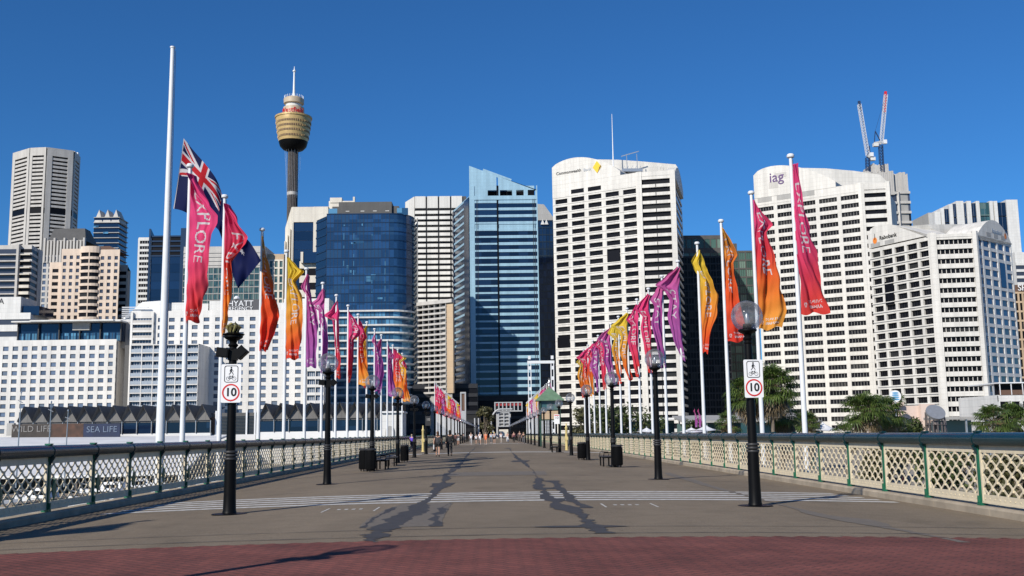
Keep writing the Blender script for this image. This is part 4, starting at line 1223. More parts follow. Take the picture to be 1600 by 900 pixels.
# ------------------------------------------------------------------ buildings
class Bld:
    def __init__(s, name, label, ground=-3.9, d=400, px=800, cat='building', group=None):
        s.org = (X(px, d), d, ground)
        s.g = ground
        s.root = empty(name, s.org, 0, label, cat, group)
        s.wall = {}
        s.n = 0
        s.rest = {}
        s.cache = {}
    def w(s, m='white_wall'):
        if m not in s.wall: s.wall[m] = MB()
        return s.wall[m]
    def part(s, name, mb, m, smooth=False, **kw):
        mats = [M[x] if isinstance(x, str) else x for x in (m if isinstance(m, (list, tuple)) else [m])]
        me = mb
        me.smooth = smooth
        o = bpy.data.objects.new(name, me.mesh(name, mats, s.org)); COL.objects.link(o); o.parent = s.root
        tag(o, **kw)
        return o
    def window(s, p0, p1, z0, z1, off, mats, mull=0, key=None, sill=False, name='window'):
        """pane between p0 and p1 (2D) with mullions and optional sill, one part each while < 100"""
        p0, p1 = Vector(p0), Vector(p1)
        L = (p1 - p0).length; H = z1 - z0
        t = (p1 - p0).normalized(); n = Vector((t.y, -t.x))
        o = p0 + n * off
        ang = math.atan2(t.y, t.x)
        key = (round(L, 2), round(H, 2), mats, mull, sill)
        mb = MB()
        mb.add([(0, 0, 0), (L, 0, 0), (L, 0, H), (0, 0, H)], [(0, 1, 2, 3)], 0)
        for k in range(mull):
            x = L * (k + 1) / (mull + 1)
            mb.box(x - .05, x + .05, -.08, -.01, 0, H, 1)
        if sill: mb.box(0, L, -.12, -.01, 0, .12, 1)
        if s.n < 100:
            s.n += 1
            if key not in s.cache: s.cache[key] = mb.mesh(name, [M[mats[0]], M[mats[1]]])
            ob = bpy.data.objects.new(name, s.cache[key]); COL.objects.link(ob); ob.parent = s.root
            ob.location = (o.x - s.org[0], o.y - s.org[1], z0 - s.org[2]); ob.rotation_euler = (0, 0, ang)
        else:
            r = s.rest.setdefault((name, mats), MB())
            c, si = math.cos(ang), math.sin(ang)
            b = len(r.v)
            r.v += [(o.x + x * c - y * si, o.y + x * si + y * c, z0 + z) for x, y, z in mb.v]
            r.f += [tuple(b + i for i in f) for f in mb.f]; r.m += mb.m
    def polywin(s, pts, z0, z1, off, m, name='window_band'):
        mb = MB()
        mb.strip(pts, z0, z1, off - .05, off)
        if s.n < 100:
            s.n += 1; s.part(name, mb, m)
        else:
            r = s.rest.setdefault((name, (m, m)), MB()); r.add(mb.v, mb.f)
    def core(s, pts, z1, m='white_wall', z0=None): s.w(m).prism(pts, s.g if z0 is None else z0, z1)
    def grid(s, p0, p1, z0, z1, nf, nc, wm='white_wall', win=('glass_black', 'dark_steel'), sf=.5, pf=.2, dep=.5, mull=0, sill=False, skip=(), edge=None, pdep=.04, off=.06, wings=None):
        """floors x columns of recessed windows on the plane p0-p1 (left to right seen from outside)"""
        p0, p1 = Vector(p0), Vector(p1)
        t = p1 - p0; mb = s.w(wm)
        fh = (z1 - z0) / nf
        for f in range(nf + 1):
            a = z0 + f * fh
            mb.strip([p0, p1], a - sf * fh / 2, min(a + sf * fh / 2, z1 + sf * fh / 2), 0, dep)
        ew = edge if edge is not None else pf / 2
        for c in range(nc + 1):
            hw = pf / 2 if 0 < c < nc else ew
            a = (c - hw) / nc; b = (c + hw) / nc
            a, b = max(0, a), min(1, b)
            mb.strip([p0 + t * a, p0 + t * b], z0 - sf * fh / 2 + .01, z1 + sf * fh / 2 - .01, 0, dep + pdep)
        for f in range(nf - 1, -1, -1):
            for c in range(nc):
                if (f, c) in skip: continue
                wl = ew if c == 0 else pf / 2; wr = ew if c == nc - 1 else pf / 2
                s.window(p0 + t * ((c + wl) / nc), p0 + t * ((c + 1 - wr) / nc), z0 + f * fh + sf * fh / 2, z0 + (f + 1) * fh - sf * fh / 2, off, win, mull, sill=sill)
    def bands(s, pts, z0, z1, nf, wm='white_wall', win='glass_black', sf=.5, dep=.5, off=.08, name='window_band'):
        fh = (z1 - z0) / nf
        for f in range(nf + 1):
            a = z0 + f * fh
            s.w(wm).strip(pts, a - sf * fh / 2, a + sf * fh / 2, 0, dep)
        for f in range(nf - 1, -1, -1):
            s.polywin(pts, z0 + f * fh + sf * fh / 2 + .01, z0 + (f + 1) * fh - sf * fh / 2 - .01, off, win, name)
    def done(s, main='wall'):
        for i, (m, mb) in enumerate(s.wall.items()):
            s.part(main if i == 0 else ('cladding' if i == 1 else 'trim'), mb, m)
        for (nm, mats), mb in s.rest.items():
            s.part(nm, mb, mats, kind='stuff')
def pt(px, d, py=500): return (P(px, py, d).x, d)
def back(pts, d): return list(pts) + [(pts[-1][0] + 1, d), (pts[0][0] - 1, d)]

def vault(mb, p0, p1, za, zb, zp, depth, n=18, tpk=.5, lo=None, fo=1.0):
    """arched top wall on the line p0-p1 running back by depth; za, zb end heights, zp peak"""
    p0, p1 = Vector(p0), Vector(p1); t = (p1 - p0); nn = Vector((t.y, -t.x)).normalized()
    rise = zp - (za + (zb - za) * tpk)
    prof = []
    for k in range(n + 1):
        u = k / n
        base = za + (zb - za) * u
        h = base + rise * math.sin(PI * (u ** (math.log(.5) / math.log(tpk)))) ** .8
        p = p0 + t * u
        prof.append((p.x, p.y, h))
    lo = min(za, zb) - 1.5 if lo is None else lo
    prof = [(p0.x, p0.y, lo)] + prof + [(p1.x, p1.y, lo)]
    b = nn * -depth
    mb.ext(prof, (nn.x * fo, nn.y * fo, 0), (b.x, b.y, 0))

def corner(mb, p, q, r, w, z0, z1, o=1.05):
    p, q, r = Vector(p), Vector(q), Vector(r)
    mb.strip([q + (p - q).normalized() * w, q, q + (r - q).normalized() * w], z0, z1, 0, o)
def ledges(B, a, b_, z0, fh, nf, sf, o, m, h=.22):
    for f in range(nf + 1):
        z = z0 + f * fh + sf * fh / 2
        B.w(m).strip([a, b_], z - h - .25, z - .25, 0, o)
# ---- white bank tower, centre right
D1 = 385
a, b_, c, e = pt(869, 405), pt(1006, D1), pt(1058, 382), pt(1071, 420)
B = Bld('office_tower', 'tall white concrete office tower with arched top and yellow diamond logo', d=D1, px=960)
zr = Zt(999, 270, D1)
B.core([a, b_, c, e, (e[0] + 6, 450), (a[0] + 16, 450)], zr - 3)
fh = 3.17
z1 = zr - 2.2; nf = 31; z0 = z1 - nf * fh
av, bv = Vector(a), Vector(b_)
skip = {(nf - 1 - 8, 3), (nf - 1 - 9, 3), (nf - 1 - 18, 0)}
mbw = B.w('tower_white')
B.wall = {'tower_white': mbw, **{k: v for k, v in B.wall.items() if k != 'tower_white'}}
B.grid(a, b_, z0, z1 - fh, nf - 1, 5, 'tower_white', ('glass_black', 'dark_steel'), sf=.42, pf=.24, dep=.8, edge=.16, off=.1)
mbw.strip([a, b_], z1 - fh * 1.0, z1 + 2.2, 0, .97)
ledges(B, a, b_, z0, fh, nf - 2, .42, .98, 'tower_white')
corner(mbw, a, b_, c, .9, z0, z1 + 2.3, 1.2)
corner(mbw, b_, c, e, .8, z0, z1 + 2.3, 1.2)
tt = bv - av
# the stepped top windows
for q in (1, 2): B.window(av + tt * ((q + .12) / 5), av + tt * ((q + .88) / 5), z1 - fh * .75, z1 - fh * .22, .99, ('glass_black', 'dark_steel'))
# right face bands in two bays
B.bands([b_, c], z0, z1 - .2, nf, 'tower_white', 'glass_black', sf=.38, dep=.9)
mbw.strip([Vector(b_), Vector(b_) + (Vector(c) - Vector(b_)) * .02], z0, z1 + 2.1, 0, 1.1)
mbw.strip([Vector(b_) + (Vector(c) - Vector(b_)) * .97, Vector(c)], z0, z1 + 2.1, 0, 1.1)
mbw.strip([b_, c], z1 + .4, z1 + 2.2, 0, 1.0)
gm = MB()
for f in range(nf): gm.strip([Vector(b_) + (Vector(c) - Vector(b_)) * .49, Vector(b_) + (Vector(c) - Vector(b_)) * .51], z0 + f * fh - .7, z0 + f * fh + .7, 1.0, 1.03)
B.part('joint', gm, 'dark_steel')
B.bands([c, e], z0, z1, nf, 'tower_white', 'glass_dkblue', sf=.30, dep=.35)
# arch over the left face + barrel roof
p1 = av + tt * .80
za, zb, zp = Zt(864, 263, 405), Zt(972, 269, 390), Zt(915, 247, 398)
rf = MB(); vault(rf, a, p1, za, zb, zp, 42, tpk=.47, lo=z1 + 2.0)
# second, lower vault to the right over the flat roof
q0 = (p1.x + 1, p1.y + 10); q1 = (e[0] - 1, 405)
rf.ext([(X(922, 402, 250), 402, zr - 3), (X(922, 402, 250), 402, Zt(925, 249, 402)), (X(965, 402, 250), 402, Zt(965, 249.5, 402)), (X(1000, 402, 250), 402, Zt(1000, 252, 402)), (q1[0] - 4, 402, Zt(1040, 257, 402)), (q1[0] - 3.2, 402, Zt(1042, 262, 402)), (q1[0] - 2.5, 402, zr - 3)], (0, 0, 0), (0, 26, 0))
B.part('roof', rf, 'tower_white')
rf = MB(); vault(rf, (c[0] + .2, c[1]), e, zr - 1, zr + .5, Zt(1057, 258, 390) + 1, 3)
for k in range(4): rf.box(c[0] - 4 + k * 1.2, c[0] - 3.7 + k * 1.2, 390, 391, zr - 2, zr + 4 - k * .3)
B.part('parapet', rf, 'tower_white')
# facade recesses: their shade laid on as flat black panels
for (r_, c_, hh) in ((8, 3, 2), (18, 0, 2)):
    mb = MB(); A_ = av + tt * ((c_ + .14) / 5); Bq = av + tt * ((c_ + .86) / 5)
    mb.strip([A_, Bq], z1 - (r_ + hh - .25) * fh, z1 - (r_ + .5) * fh, .93, 1.17); B.part('recess_shade', mb, 'glass_black')
nrm = Vector((tt.y, -tt.x)).normalized(); tdir = tt.normalized()
def facetext(B, body, size, px, py, d, tdir, nrm, m, extr=.1, name='sign_letters', align='CENTER', off=1.1):
    t3 = Vector((tdir.x, tdir.y, 0)); n3 = Vector((nrm.x, nrm.y, 0))
    mb = MB(); o = P(px, py, d); text_mb(mb, body, size, o, t3, (0, 0, 1), n3, extr, 0, align, off=0)
    return B.part(name, mb, m)
def onface(px, py, p0, p1, off):
    """where the ray of pixel hits the vertical plane through p0,p1 pushed out by off"""
    v = CR @ Vector(((px - W0 / 2) / F, -(py - H0 / 2) / F, -1.0))
    t = Vector(p1) - Vector(p0); n = Vector((t.y, -t.x)).normalized(); o = Vector(p0) + n * off
    k = (n.x * o.x + n.y * o.y) / (n.x * v.x + n.y * v.y)
    return Vector((v.x * k, v.y * k, EYE + v.z * k)), Vector((t.x, t.y, 0)).normalized(), Vector((n.x, n.y, 0))
def sign_on(B, body, size, px, py, p0, p1, m, off=1.07, extr=.05, align='CENTER', tilt=0.0, name='sign_letters'):
    o, t, n = onface(px, py, p0, p1, off)
    mb = MB(); text_mb(mb, body, size, o, t + Vector((0, 0, tilt)), Vector((0, 0, 1)) - t * tilt, n, extr, 0, align, off=0)
    return B.part(name, mb, m)
WEIGHT[0] = .015
sign_on(B, 'Commonwealth', 1.72, 869, 272, a, b_, 'sign_black', align='LEFT')
WEIGHT[0] = 0
sign_on(B, 'Bank', 1.72, 911.5, 266, a, b_, 'steel', align='LEFT')
o, t, n = onface(933, 261, a, b_, 1.02)
mb = MB(); r1 = 2.4; r2 = 1.85
pp = [(-r2, 0), (0, -r1), (r2, 0), (0, r1)]
mb.add([o + t * x + Vector((0, 0, y)) for x, y in pp] + [o + t * x + Vector((0, 0, y)) + n * .2 for x, y in pp], [(0, 1, 2, 3), (4, 5, 6, 7), (0, 1, 5, 4), (1, 2, 6, 5), (2, 3, 7, 6), (3, 0, 4, 7)])
B.part('diamond_logo', mb, 'yellow')
mb = MB(); pp = [(r2 * 1.02, .1), (r2 * .75, -.55), (.25, -r1 * .93), (r2 * .55, -.6), (r2 * .98, .35)]
pp = [(.35, -1.85), (r2 * .93, .05), (r2 * .93, .55), (r2 * .6, -.1)]
mb.add([o + t * x + Vector((0, 0, y)) + n * .23 for x, y in pp], [(0, 1, 2, 3)]); B.part('diamond_mark', mb, 'sign_black')
mb = MB(); p = P(958, 248, 396); zt = Zt(956.5, 178, 396); mb.tube([(p.x, 396, zr), (p.x, 396, zr + 12), (p.x, 396, zt)], [.35, .2, .08], 8); B.part('mast', mb, 'pole_white')
mb = MB(); q = P(987, 262, 396)
for sx in (-1.6, 2.4): mb.bar((q.x + sx, 396, q.z - 4), (q.x + sx - .3, 396, q.z + 5.5), .25)
mb.bar((q.x - 4, 396, q.z + 4.6), (q.x + 3, 396, q.z + 6.6), .3); mb.box(q.x - 4, q.x + 4, 394, 398, q.z - 2, q.z - .8)
for k in range(5): mb.bar((q.x - 3.6 + k * 1.6, 396, q.z - 1), (q.x - 2.8 + k * 1.6, 396, q.z + .8), .15)
B.part('roof_crane', mb, 'steel')
B.done()

# ---- the tower behind with the three letter sign
a, b_, c, e = pt(1189, 404), pt(1358, 380), pt(1400, 378), pt(1412, 400)
B = Bld('office_tower', 'broad white office tower with arched top and purple three letter sign', d=390, px=1280)
zr = Zt(1346, 288, 380)
B.core([a, b_, c, e, (e[0] + 2, 440), (a[0] + 10, 440)], zr - 3, 'tower_white')
fh = 13.45 * 385 / 1625; z1 = Zt(1346, 300, 380); nf = 30; z0 = z1 - nf * fh
mbw = B.w('tower_white')
av, bv = Vector(a), Vector(b_); tt = bv - av
B.grid(a, b_, z0, z1, nf, 5, 'tower_white', ('glass_black', 'mid_grey'), sf=.46, pf=.18, dep=.6, mull=5, edge=.12)
mbw.strip([a, b_], z1 + .2, zr + .3, 0, .70)
B.bands([b_, c], z0, z1, nf, 'tower_white', 'glass_black', sf=.48, dep=.8)
mbw.strip([Vector(b_), Vector(b_) + (Vector(c) - Vector(b_)) * .04], z0, zr, 0, .9)
mbw.strip([Vector(b_) + (Vector(c) - Vector(b_)) * .95, Vector(c)], z0, zr, 0, .9)
mbw.strip([b_, c], z1 + .2, zr, 0, .8)
p1 = av + tt * .78
rf = MB(); vault(rf, a, p1, Zt(1179, 275, 404), Zt(1310, 285, 386), Zt(1228, 260, 397), 40, tpk=.42, lo=zr + .2, fo=.8)
rf.ext([(X(1240, 402, 262), 402, zr - 3), (X(1240, 402, 262), 402, Zt(1240, 262, 402)), (X(1290, 402, 262), 402, Zt(1290, 263, 402)), (X(1335, 402, 262), 402, Zt(1335, 267, 402)), (X(1375, 402, 270), 402, Zt(1375, 273, 402)), (X(1388, 402, 280), 402, Zt(1388, 286, 402)), (X(1390, 402, 290), 402, zr - 3)], (0, 0, 0), (0, 26, 0))
B.part('roof', rf, 'tower_white')
mb = MB()
for q0_, q1_ in ((.03, .17), (.22, .58)):
    mb.strip([av + tt * q0_, av + tt * q1_], z1 + 1.2, z1 + 3.1, .60, .76)
B.part('louvre', mb, 'mid_grey')
corner(mbw, a, b_, c, .9, z0, zr + .4, .95)
corner(mbw, b_, c, e, .8, z0, zr + .4, .95)
o, t, n = onface(1214, 279, a, b_, .83)
mb = MB()
for x0_, x1_, y0_, y1_ in ((-1, 3.9, .2, 2.2), (-3.4, .4, -3.6, -1)):
    mb.add([o + t * x0_ + Vector((0, 0, y0_)), o + t * x1_ + Vector((0, 0, y0_)), o + t * x1_ + Vector((0, 0, y1_)), o + t * x0_ + Vector((0, 0, y1_))], [(0, 1, 2, 3)])
B.part('sign_board', mb, 'grey_conc')
WEIGHT[0] = .03
sign_on(B, 'iag', 5.6, 1213, 277, a, b_, 'purple_text', .9, .05)
WEIGHT[0] = 0
B.done()

# ---- right white tower with orange round logo
a, b_, c, e = pt(1368, 322), pt(1466, 300), pt(1531, 298), pt(1588, 314)
B = Bld('office_tower', 'white office building at the right with blue windowed side and small orange logo', d=300, px=1470)
zr = Zt(1458, 368, 300)
B.core([a, b_, c, e, (e[0] - 8, 345), (a[0] + 12, 350)], zr - 2, 'tower_white')
fh = 15.55 * 300 / 1625; z1 = Zt(1458, 372, 300); nf = 20; z0 = z1 - nf * fh
mbw = B.w('tower_white')
av, bv, cv, ev = map(Vector, (a, b_, c, e)); tt = bv - av
B.grid(a, b_, z0, z1, nf, 5, 'tower_white', ('glass_black', 'dark_steel'), sf=.38, pf=.20, dep=.7, mull=3, edge=.16)
zt_ = Zt(1523, 366, 298)
nf2 = nf; B.bands([b_, c], z0, z1, nf2, 'tower_white', 'glass_black', sf=.48, dep=.8)
mb = MB()
for f in range(nf):
    for k in range(9): 
        A_ = bv + (cv - bv) * ((k + .45) / 9); mb.strip([A_, A_ + (cv - bv).normalized() * .15], z0 + f * fh + .24 * fh, z0 + (f + 1) * fh - .24 * fh, .1, .3)
B.part('mullion', mb, 'tower_white', kind='stuff')
for q in (0, 1): mbw.strip([bv + (cv - bv) * (q * .965), bv + (cv - bv) * (q * .965 + .035)], z0, zr + .6, 0, .97)
mbw.strip([b_, c], z1, Zt(1490, 366, 299), 0, .92)
B.grid(c, e, z0, z1, nf, 5, 'white_wall', ('glass_steel', 'dark_steel'), sf=.34, pf=.22, dep=.25, edge=.16, off=.05)
rf = MB()
corner(mbw, a, b_, c, .8, z0, zr + .7, 1.1); corner(mbw, b_, c, e, .6, z0, zr + .7, 1.1)
vault(rf, a, b_, Zt(1361, 366, 322), Zt(1458, 374, 300) + .3, Zt(1390, 353, 315) + .2, 12, tpk=.36, lo=z1 + .85)
vault(rf, c, e, Zt(1523, 374, 298), Zt(1592, 386, 318), Zt(1562, 347, 309), 10, tpk=.52, lo=z1 + .6, fo=.5)
ledges(B, a, b_, z0, fh, nf - 1, .42, 1.0, 'tower_white')
mbx = [(av.x + 6, 322, Zt(1410, 352, 322)), (ev.x - 8, 322, Zt(1540, 349, 322))]
rf.ext([(av.x + 6, 312, zr - 3), (av.x + 7, 312, Zt(1402, 354, 312)), (av.x + 14, 312, Zt(1435, 351, 312)), (ev.x - 12, 318, Zt(1540, 350, 318)), (ev.x - 10, 318, zr - 3)], (0, 0, 0), (0, 18, 0))
B.part('roof', rf, 'tower_white')
WEIGHT[0] = .015
sign_on(B, 'Rabobank', 1.75, 1374, 372.5, a, b_, 'sign_black', 1.08, .05, 'LEFT')
WEIGHT[0] = 0
sign_on(B, 'Rabobank', 1.7, 1557, 362, c, e, 'steel', .58, .05)
for px, py, A_, B_, sc_ in ((1367, 376, a, b_, 1.0), (1571, 369, c, e, .9)):
    o, t, n = onface(px, py, A_, B_, 1.06 if px < 1500 else .58)
    mb = MB(); mb.add([o + t * x * sc_ + Vector((0, 0, y * sc_ * 1.2)) for x, y in circ(.85, 20)], [tuple(range(20))]); B.part('round_logo', mb, 'orange_paint')
    mb = MB(); mb.add([o + n * .03 + t * x * sc_ + Vector((0, 0, y * sc_)) for x, y in ((-.12, .2), (.15, .2), (.12, 2.2), (-.05, 2.2))], [(0, 1, 2, 3)]); B.part('logo_mark', mb, 'sign_black')
mb = MB()
A_ = av + tt * (1.14 / 5); Bq = av + tt * (1.86 / 5); mb.strip([A_, Bq], z1 - 6.2 * fh, z1 - 3.7 * fh, .9, .96); B.part('tall_recess_shade', mb, 'glass_black')  # flat black panel carries the shade of a tall recess
A_ = cv + (ev - cv) * (3.14 / 5); Bq = cv + (ev - cv) * (3.86 / 5); mb = MB(); mb.strip([A_, Bq], z1 - 4.8 * fh, z1 - 2.2 * fh, .3, .33); B.part('tall_window', mb, 'glass_navy')
mb = MB()
for k in (0, 1): mb.strip([av + tt * ((.2 + k * 1.2) / 5), av + tt * ((1.0 + k * 1.2) / 5)], z1 + 1.0, z1 + 2.2, 1.0, 1.05)
for k in (1, 2, 3): mb.strip([cv + (ev - cv) * ((k + .5) / 5), cv + (ev - cv) * ((k + 1.1) / 5)], z1 + .9, z1 + 2.2, .5, .54)
B.part('louvre', mb, 'mid_grey')
B.done()

# ---- centre blue glass tower
D = 440
a, b_, c = pt(709, 470), pt(735, D), pt(843, D)
B = Bld('glass_tower', 'blue glass tower with pale blue bands and slanted pointed crown in the centre', d=D, px=790)
zt = Zt(735, 312, D)
B.core([a, b_, c, (c[0], 480), (a[0] + 2, 480)], zt, 'ltblue_panel')
fh = 11.4 * D / 1625; nf = 29; z1 = Zt(735, 312, D); z0 = z1 - nf * fh
bv, cv = Vector(b_), Vector(c); t = cv - bv
def fr(q): return bv + t * q
# two bays with a dark slot between
for q0_, q1_, sf_ in ((.075, .40, .25), (.425, .985, .40)):
    zs_ = z0 + (z1 - .4 * fh - z0) * (nf - 4) / nf
    B.bands([fr(q0_), fr(q1_)], zs_ + fh * (z1 - .4 * fh - zs_) / (4 * fh), z1 - .4 * fh, 3, 'ltblue_panel', 'glass_navy', sf=sf_, dep=.25)  # bluer glass on the top floors: reflected sky put into the colour
    B.bands([fr(q0_), fr(q1_)], z0, zs_, nf - 4, 'ltblue_panel', 'glass_dkblue', sf=sf_, dep=.25)
mb = MB(); mb.strip([fr(.40), fr(.425)], z0, Zt(779, 290, D), 0, .3); B.part('slot', mb, 'glass_black')
mb = MB(); mb.strip([fr(0), fr(.075)], z0, z1 + 6, 0, .3); mb.strip([fr(.985), fr(1)], z0, z1 + 6, 0, .3)
mb.strip([fr(0), fr(1)], z1 - .2, z1 + 1.6, 0, .31)
B.part('frame', mb, 'ltblue_panel')
mb = MB()
for q in (.93, .955):
    mb.strip([fr(q), fr(q + .005)], z0, z1, .26, .4)
for q in (.10, .12): mb.strip([fr(q), fr(q + .004)], z0, z1, .26, .35)
B.part('mullion', mb, 'dark_steel')
B.bands([a, b_], z0, z1 + 1, nf, 'ltblue_panel', 'glass_dkblue', sf=.30, dep=.25)
mb = MB(); av = Vector(a); mb.strip([av + (bv - av) * 0, av + (bv - av) * .08], z0, z1 + 1, .0, .4); mb.strip([av + (bv - av) * .72, bv], z0, z1 + 1, 0, .4); B.part('side_glass', mb, 'glass_dkblue')
# crown: slanted screen
zc0, zc1, zop0, zop1 = Zt(735, 259, D), Zt(842, 298, D), Zt(790, 311, D), Zt(790, 297, D)
cm = MB()
def scr(q0, q1, zlo, f0, f1, y=0):
    A_, B_ = fr(q0), fr(q1)
    cm.add([(A_.x, A_.y + y, zlo), (B_.x, B_.y + y, zlo), (B_.x, B_.y + y, f1), (A_.x, A_.y + y, f0), (A_.x, A_.y + y + .4, zlo), (B_.x, B_.y + y + .4, zlo), (B_.x, B_.y + y + .4, f1), (A_.x, A_.y + y + .4, f0)],
           [(0, 1, 2, 3), (7, 6, 5, 4), (0, 4, 5, 1), (1, 5, 6, 2), (2, 6, 7, 3), (3, 7, 4, 0)])
def sl(q): return zc0 + (zc1 - zc0) * q
scr(0, .40, zop1, zc0, sl(.40)); scr(.425, 1, zop1, sl(.425), zc1)
for q0_, q1_ in ((0, .27), (.40, .45), (.63, .69), (.80, .86), (.97, 1)): scr(q0_, q1_, z1, zop1, zop1)
cm.box(b_[0] + 2, c[0] - 1, D + 7, D + 8, z1, sl(.3) - 4)
cm.bar((fr(.2).x, D + 4, sl(.2) + 1.2), (fr(.62).x, D + 4, sl(.62) + 1.2), .4, 1.5)
B.part('crown', cm, 'ltblue_panel')
mb = MB(); mb.box(b_[0] + 2, c[0] - 1, D + 6, D + 6.8, z1, zop1 + 1); B.part('crown_void_shade', mb, 'glass_black')  # black sheet behind the openings, the void's shade as a colour
B.done()
# added near-black block: the tower base's shade put into its colour
B = Bld('shade_podium', 'added near-black low block standing in for the shade behind the far bridge end', d=437, px=760)
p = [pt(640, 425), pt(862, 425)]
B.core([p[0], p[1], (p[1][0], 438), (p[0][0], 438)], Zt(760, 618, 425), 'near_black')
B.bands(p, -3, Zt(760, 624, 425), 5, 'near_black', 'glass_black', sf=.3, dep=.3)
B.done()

# ---- teal building behind
B = Bld('glass_tower', 'dark teal tower squeezed between the blue tower and the white bank tower', d=500, px=852)
p = [pt(834, 500), pt(872, 500)]
zt = Zt(850, 345, 500)
B.core([p[0], p[1], (p[1][0], 520), (p[0][0], 520)], zt, 'dark_teal')
B.grid(p[0], p[1], 0, zt, 30, 7, 'dark_teal', ('glass_navy', 'dark_steel'), sf=.16, pf=.12, dep=.2)
mb = MB(); mb.ext([(p[0][0], 500, zt), (p[0][0] + 2.5, 500, Zt(842, 318, 500)), (p[0][0] + 6, 500, Zt(857, 319, 500)), (p[1][0], 500, zt)], (0, 0.5, 0), (0, 18, 0)); B.part('roof', mb, 'mid_grey')
mb = MB()
for k in range(2):
    x = X(854 + k * 6, 499); mb.add([(x - 1, 499, zt - 2), (x + 1, 499, zt - 2), (x, 499, zt + .6), (x - 1, 499.8, zt - 2), (x + 1, 499.8, zt - 2), (x, 499.8, zt + .6)], [(0, 1, 2), (5, 4, 3), (0, 3, 4, 1), (1, 4, 5, 2), (2, 5, 3, 0)])
B.part('roof_fin', mb, 'white_wall')
B.done()

# ---- rounded blue glass building, left centre
D = 380
B = Bld('glass_tower', 'rounded deep blue glass tower with white banded lower floors, left of centre', d=D, px=570)
A0 = pt(493, D + 8); A1 = pt(509, D); A2 = pt(608, D)
poly = [A1, A2]
cx_, cy_, rr = A2[0], D + 9.5, 9.5
for k in range(1, 9):
    a_ = -PI / 2 + PI / 2 * k / 8
    poly.append((cx_ + (X(646, D + 8) - A2[0]) * math.cos(a_), cy_ + rr * math.sin(a_)))
zt = Zt(560, 335, D)
B.core([A0] + poly + [(poly[-1][0], 410), (A0[0], 410)], zt - .5, 'dark_teal')
M['navy_trim'] = mat('navy_trim', (.012, .035, .08), .3, .3)
B.wall = {'navy_trim': B.w('navy_trim'), 'dark_teal': B.wall['dark_teal']}
zm = Zt(560, 487, D); fh = 14.6 * D / 1625 / 1.0
n1 = round((zt - zm) / fh); fh = (zt - zm) / n1
for f in range(n1):
    B.polywin(poly, zm + f * fh + .25, zm + (f + 1) * fh - .06, .3, 'glass_blue')
    B.w('navy_trim').strip(poly, zm + f * fh - .06, zm + f * fh + .25, 0, .42)
B.w('navy_trim').strip(poly, zt - .06, zt + .3, 0, .42)
n2 = 12; fh2 = 12.1 * D / 1625; zb = zm - n2 * fh2
for f in range(n2):
    B.polywin(poly, zb + f * fh2 + fh2 * .36, zb + (f + 1) * fh2, .12, 'glass_sky')
    B.w('pole_white' if 0 else 'ltblue_panel').strip(poly, zb + f * fh2 + .0, zb + f * fh2 + fh2 * .36, 0, .3)
    B.w('white_wall').strip(poly, zb + f * fh2 + fh2 * .12, zb + f * fh2 + fh2 * .32, .3, 1.0)
B.w('white_wall').strip(poly, zm - .1, zm + .5, .3, 1.1)
# mullions
mb = MB()
for k in range(18):
    q = k / 17; p = Vector(A1) + (Vector(A2) - Vector(A1)) * q
    mb.strip([p, p + Vector((.12, 0))], zb, zm, .12, .25); mb.strip([p, p + Vector((.07, 0))], zm, zt, .3, .38)
B.part('mullion', mb, 'dark_steel')
mb = MB()
for (q, w_) in ((.27, .3), (.43, .25), (.72, .3), (.93, .25)):
    p = Vector(A1) + (Vector(A2) - Vector(A1)) * q
    r = random.Random(int(q * 100))
    for f in range(n1):
        if r.random() < .55: mb.strip([p, p + Vector((w_, 0))], zm + f * fh + .4, zm + (f + 1) * fh - r.uniform(.3, 2), .30, .33)
r = random.Random(8)
for (px_, py_, w_, h_) in ((557, 376, 2.0, 2.2), (565, 378, 1.8, 1.2), (552, 380, 1.6, .6), (576, 433, 1.8, 1.1), (583, 433, 1.8, 2.0), (576, 438, 1.7, 1.0), (543, 420, .7, 2.6), (548, 424, .7, 1.0), (555, 424, .7, 1.0), (592, 466, 1.0, .7), (596, 466, .8, .7), (566, 351, .4, .8), (600, 365, .7, .6), (538, 352, .6, .5), (546, 352, .6, .4)):
    o = P(px_, py_, D - .36); mb2 = MB(); mb2.box(o.x - w_ / 2, o.x + w_ / 2, D - .36, D - .32, o.z - h_ / 2, o.z + h_ / 2); B.part('pale_pane', mb2, 'glass_sky')  # paler panes laid over the blue glass
B.part('pale_strip', mb, 'glass_sky', kind='stuff')  # paler strips on randomly chosen floors
# left flank
B.bands([A0, A1], zb, zt - 1.5, n1 + n2, 'navy_trim', 'glass_navy', sf=.2, dep=.3)
# edge fins on the right side
mb = MB(); px_ = poly[-1][0]
for k in range(40):
    z = zb + k * (zt - zb) / 40
    mb.bar((px_ + .3, D + 8.5, z), (px_ + 1.6, D + 7.5, z + 1.4), .25, .5)
mb.box(px_ + 1.5, px_ + 1.7, D + 7, D + 9, zb, zt)
B.part('fin', mb, 'mid_grey')
mb = MB(); mb.box(X(527, D + 5), X(612, D + 5), D + 3.5, D + 20, zt, Zt(560, 316, D + 4)); mb.box(X(516, D + 5), X(623, D + 5), D + 4.5, D + 20, zt, Zt(560, 322, D + 4)); B.part('plant_room', mb, 'dark_grey')
mb = MB()
for px_ in (540, 564, 584, 604): mb.box(X(px_ - 3, D + 3), X(px_ + 3, D + 3), D + 3.4, D + 3.5, Zt(560, 330, D + 3), Zt(560, 329, D + 3))
B.part('ceiling_light', mb, 'white_wall')
mb = MB()
for x0_, x1_ in ((510, 524), (620, 638)):
    mb.box(X(x0_, D + 2), X(x1_, D + 2), D + 1.5, D + 1.6, zt, Zt(560, 326, D + 2))
B.part('roof_screen', mb, 'glass_sky')
B.done()

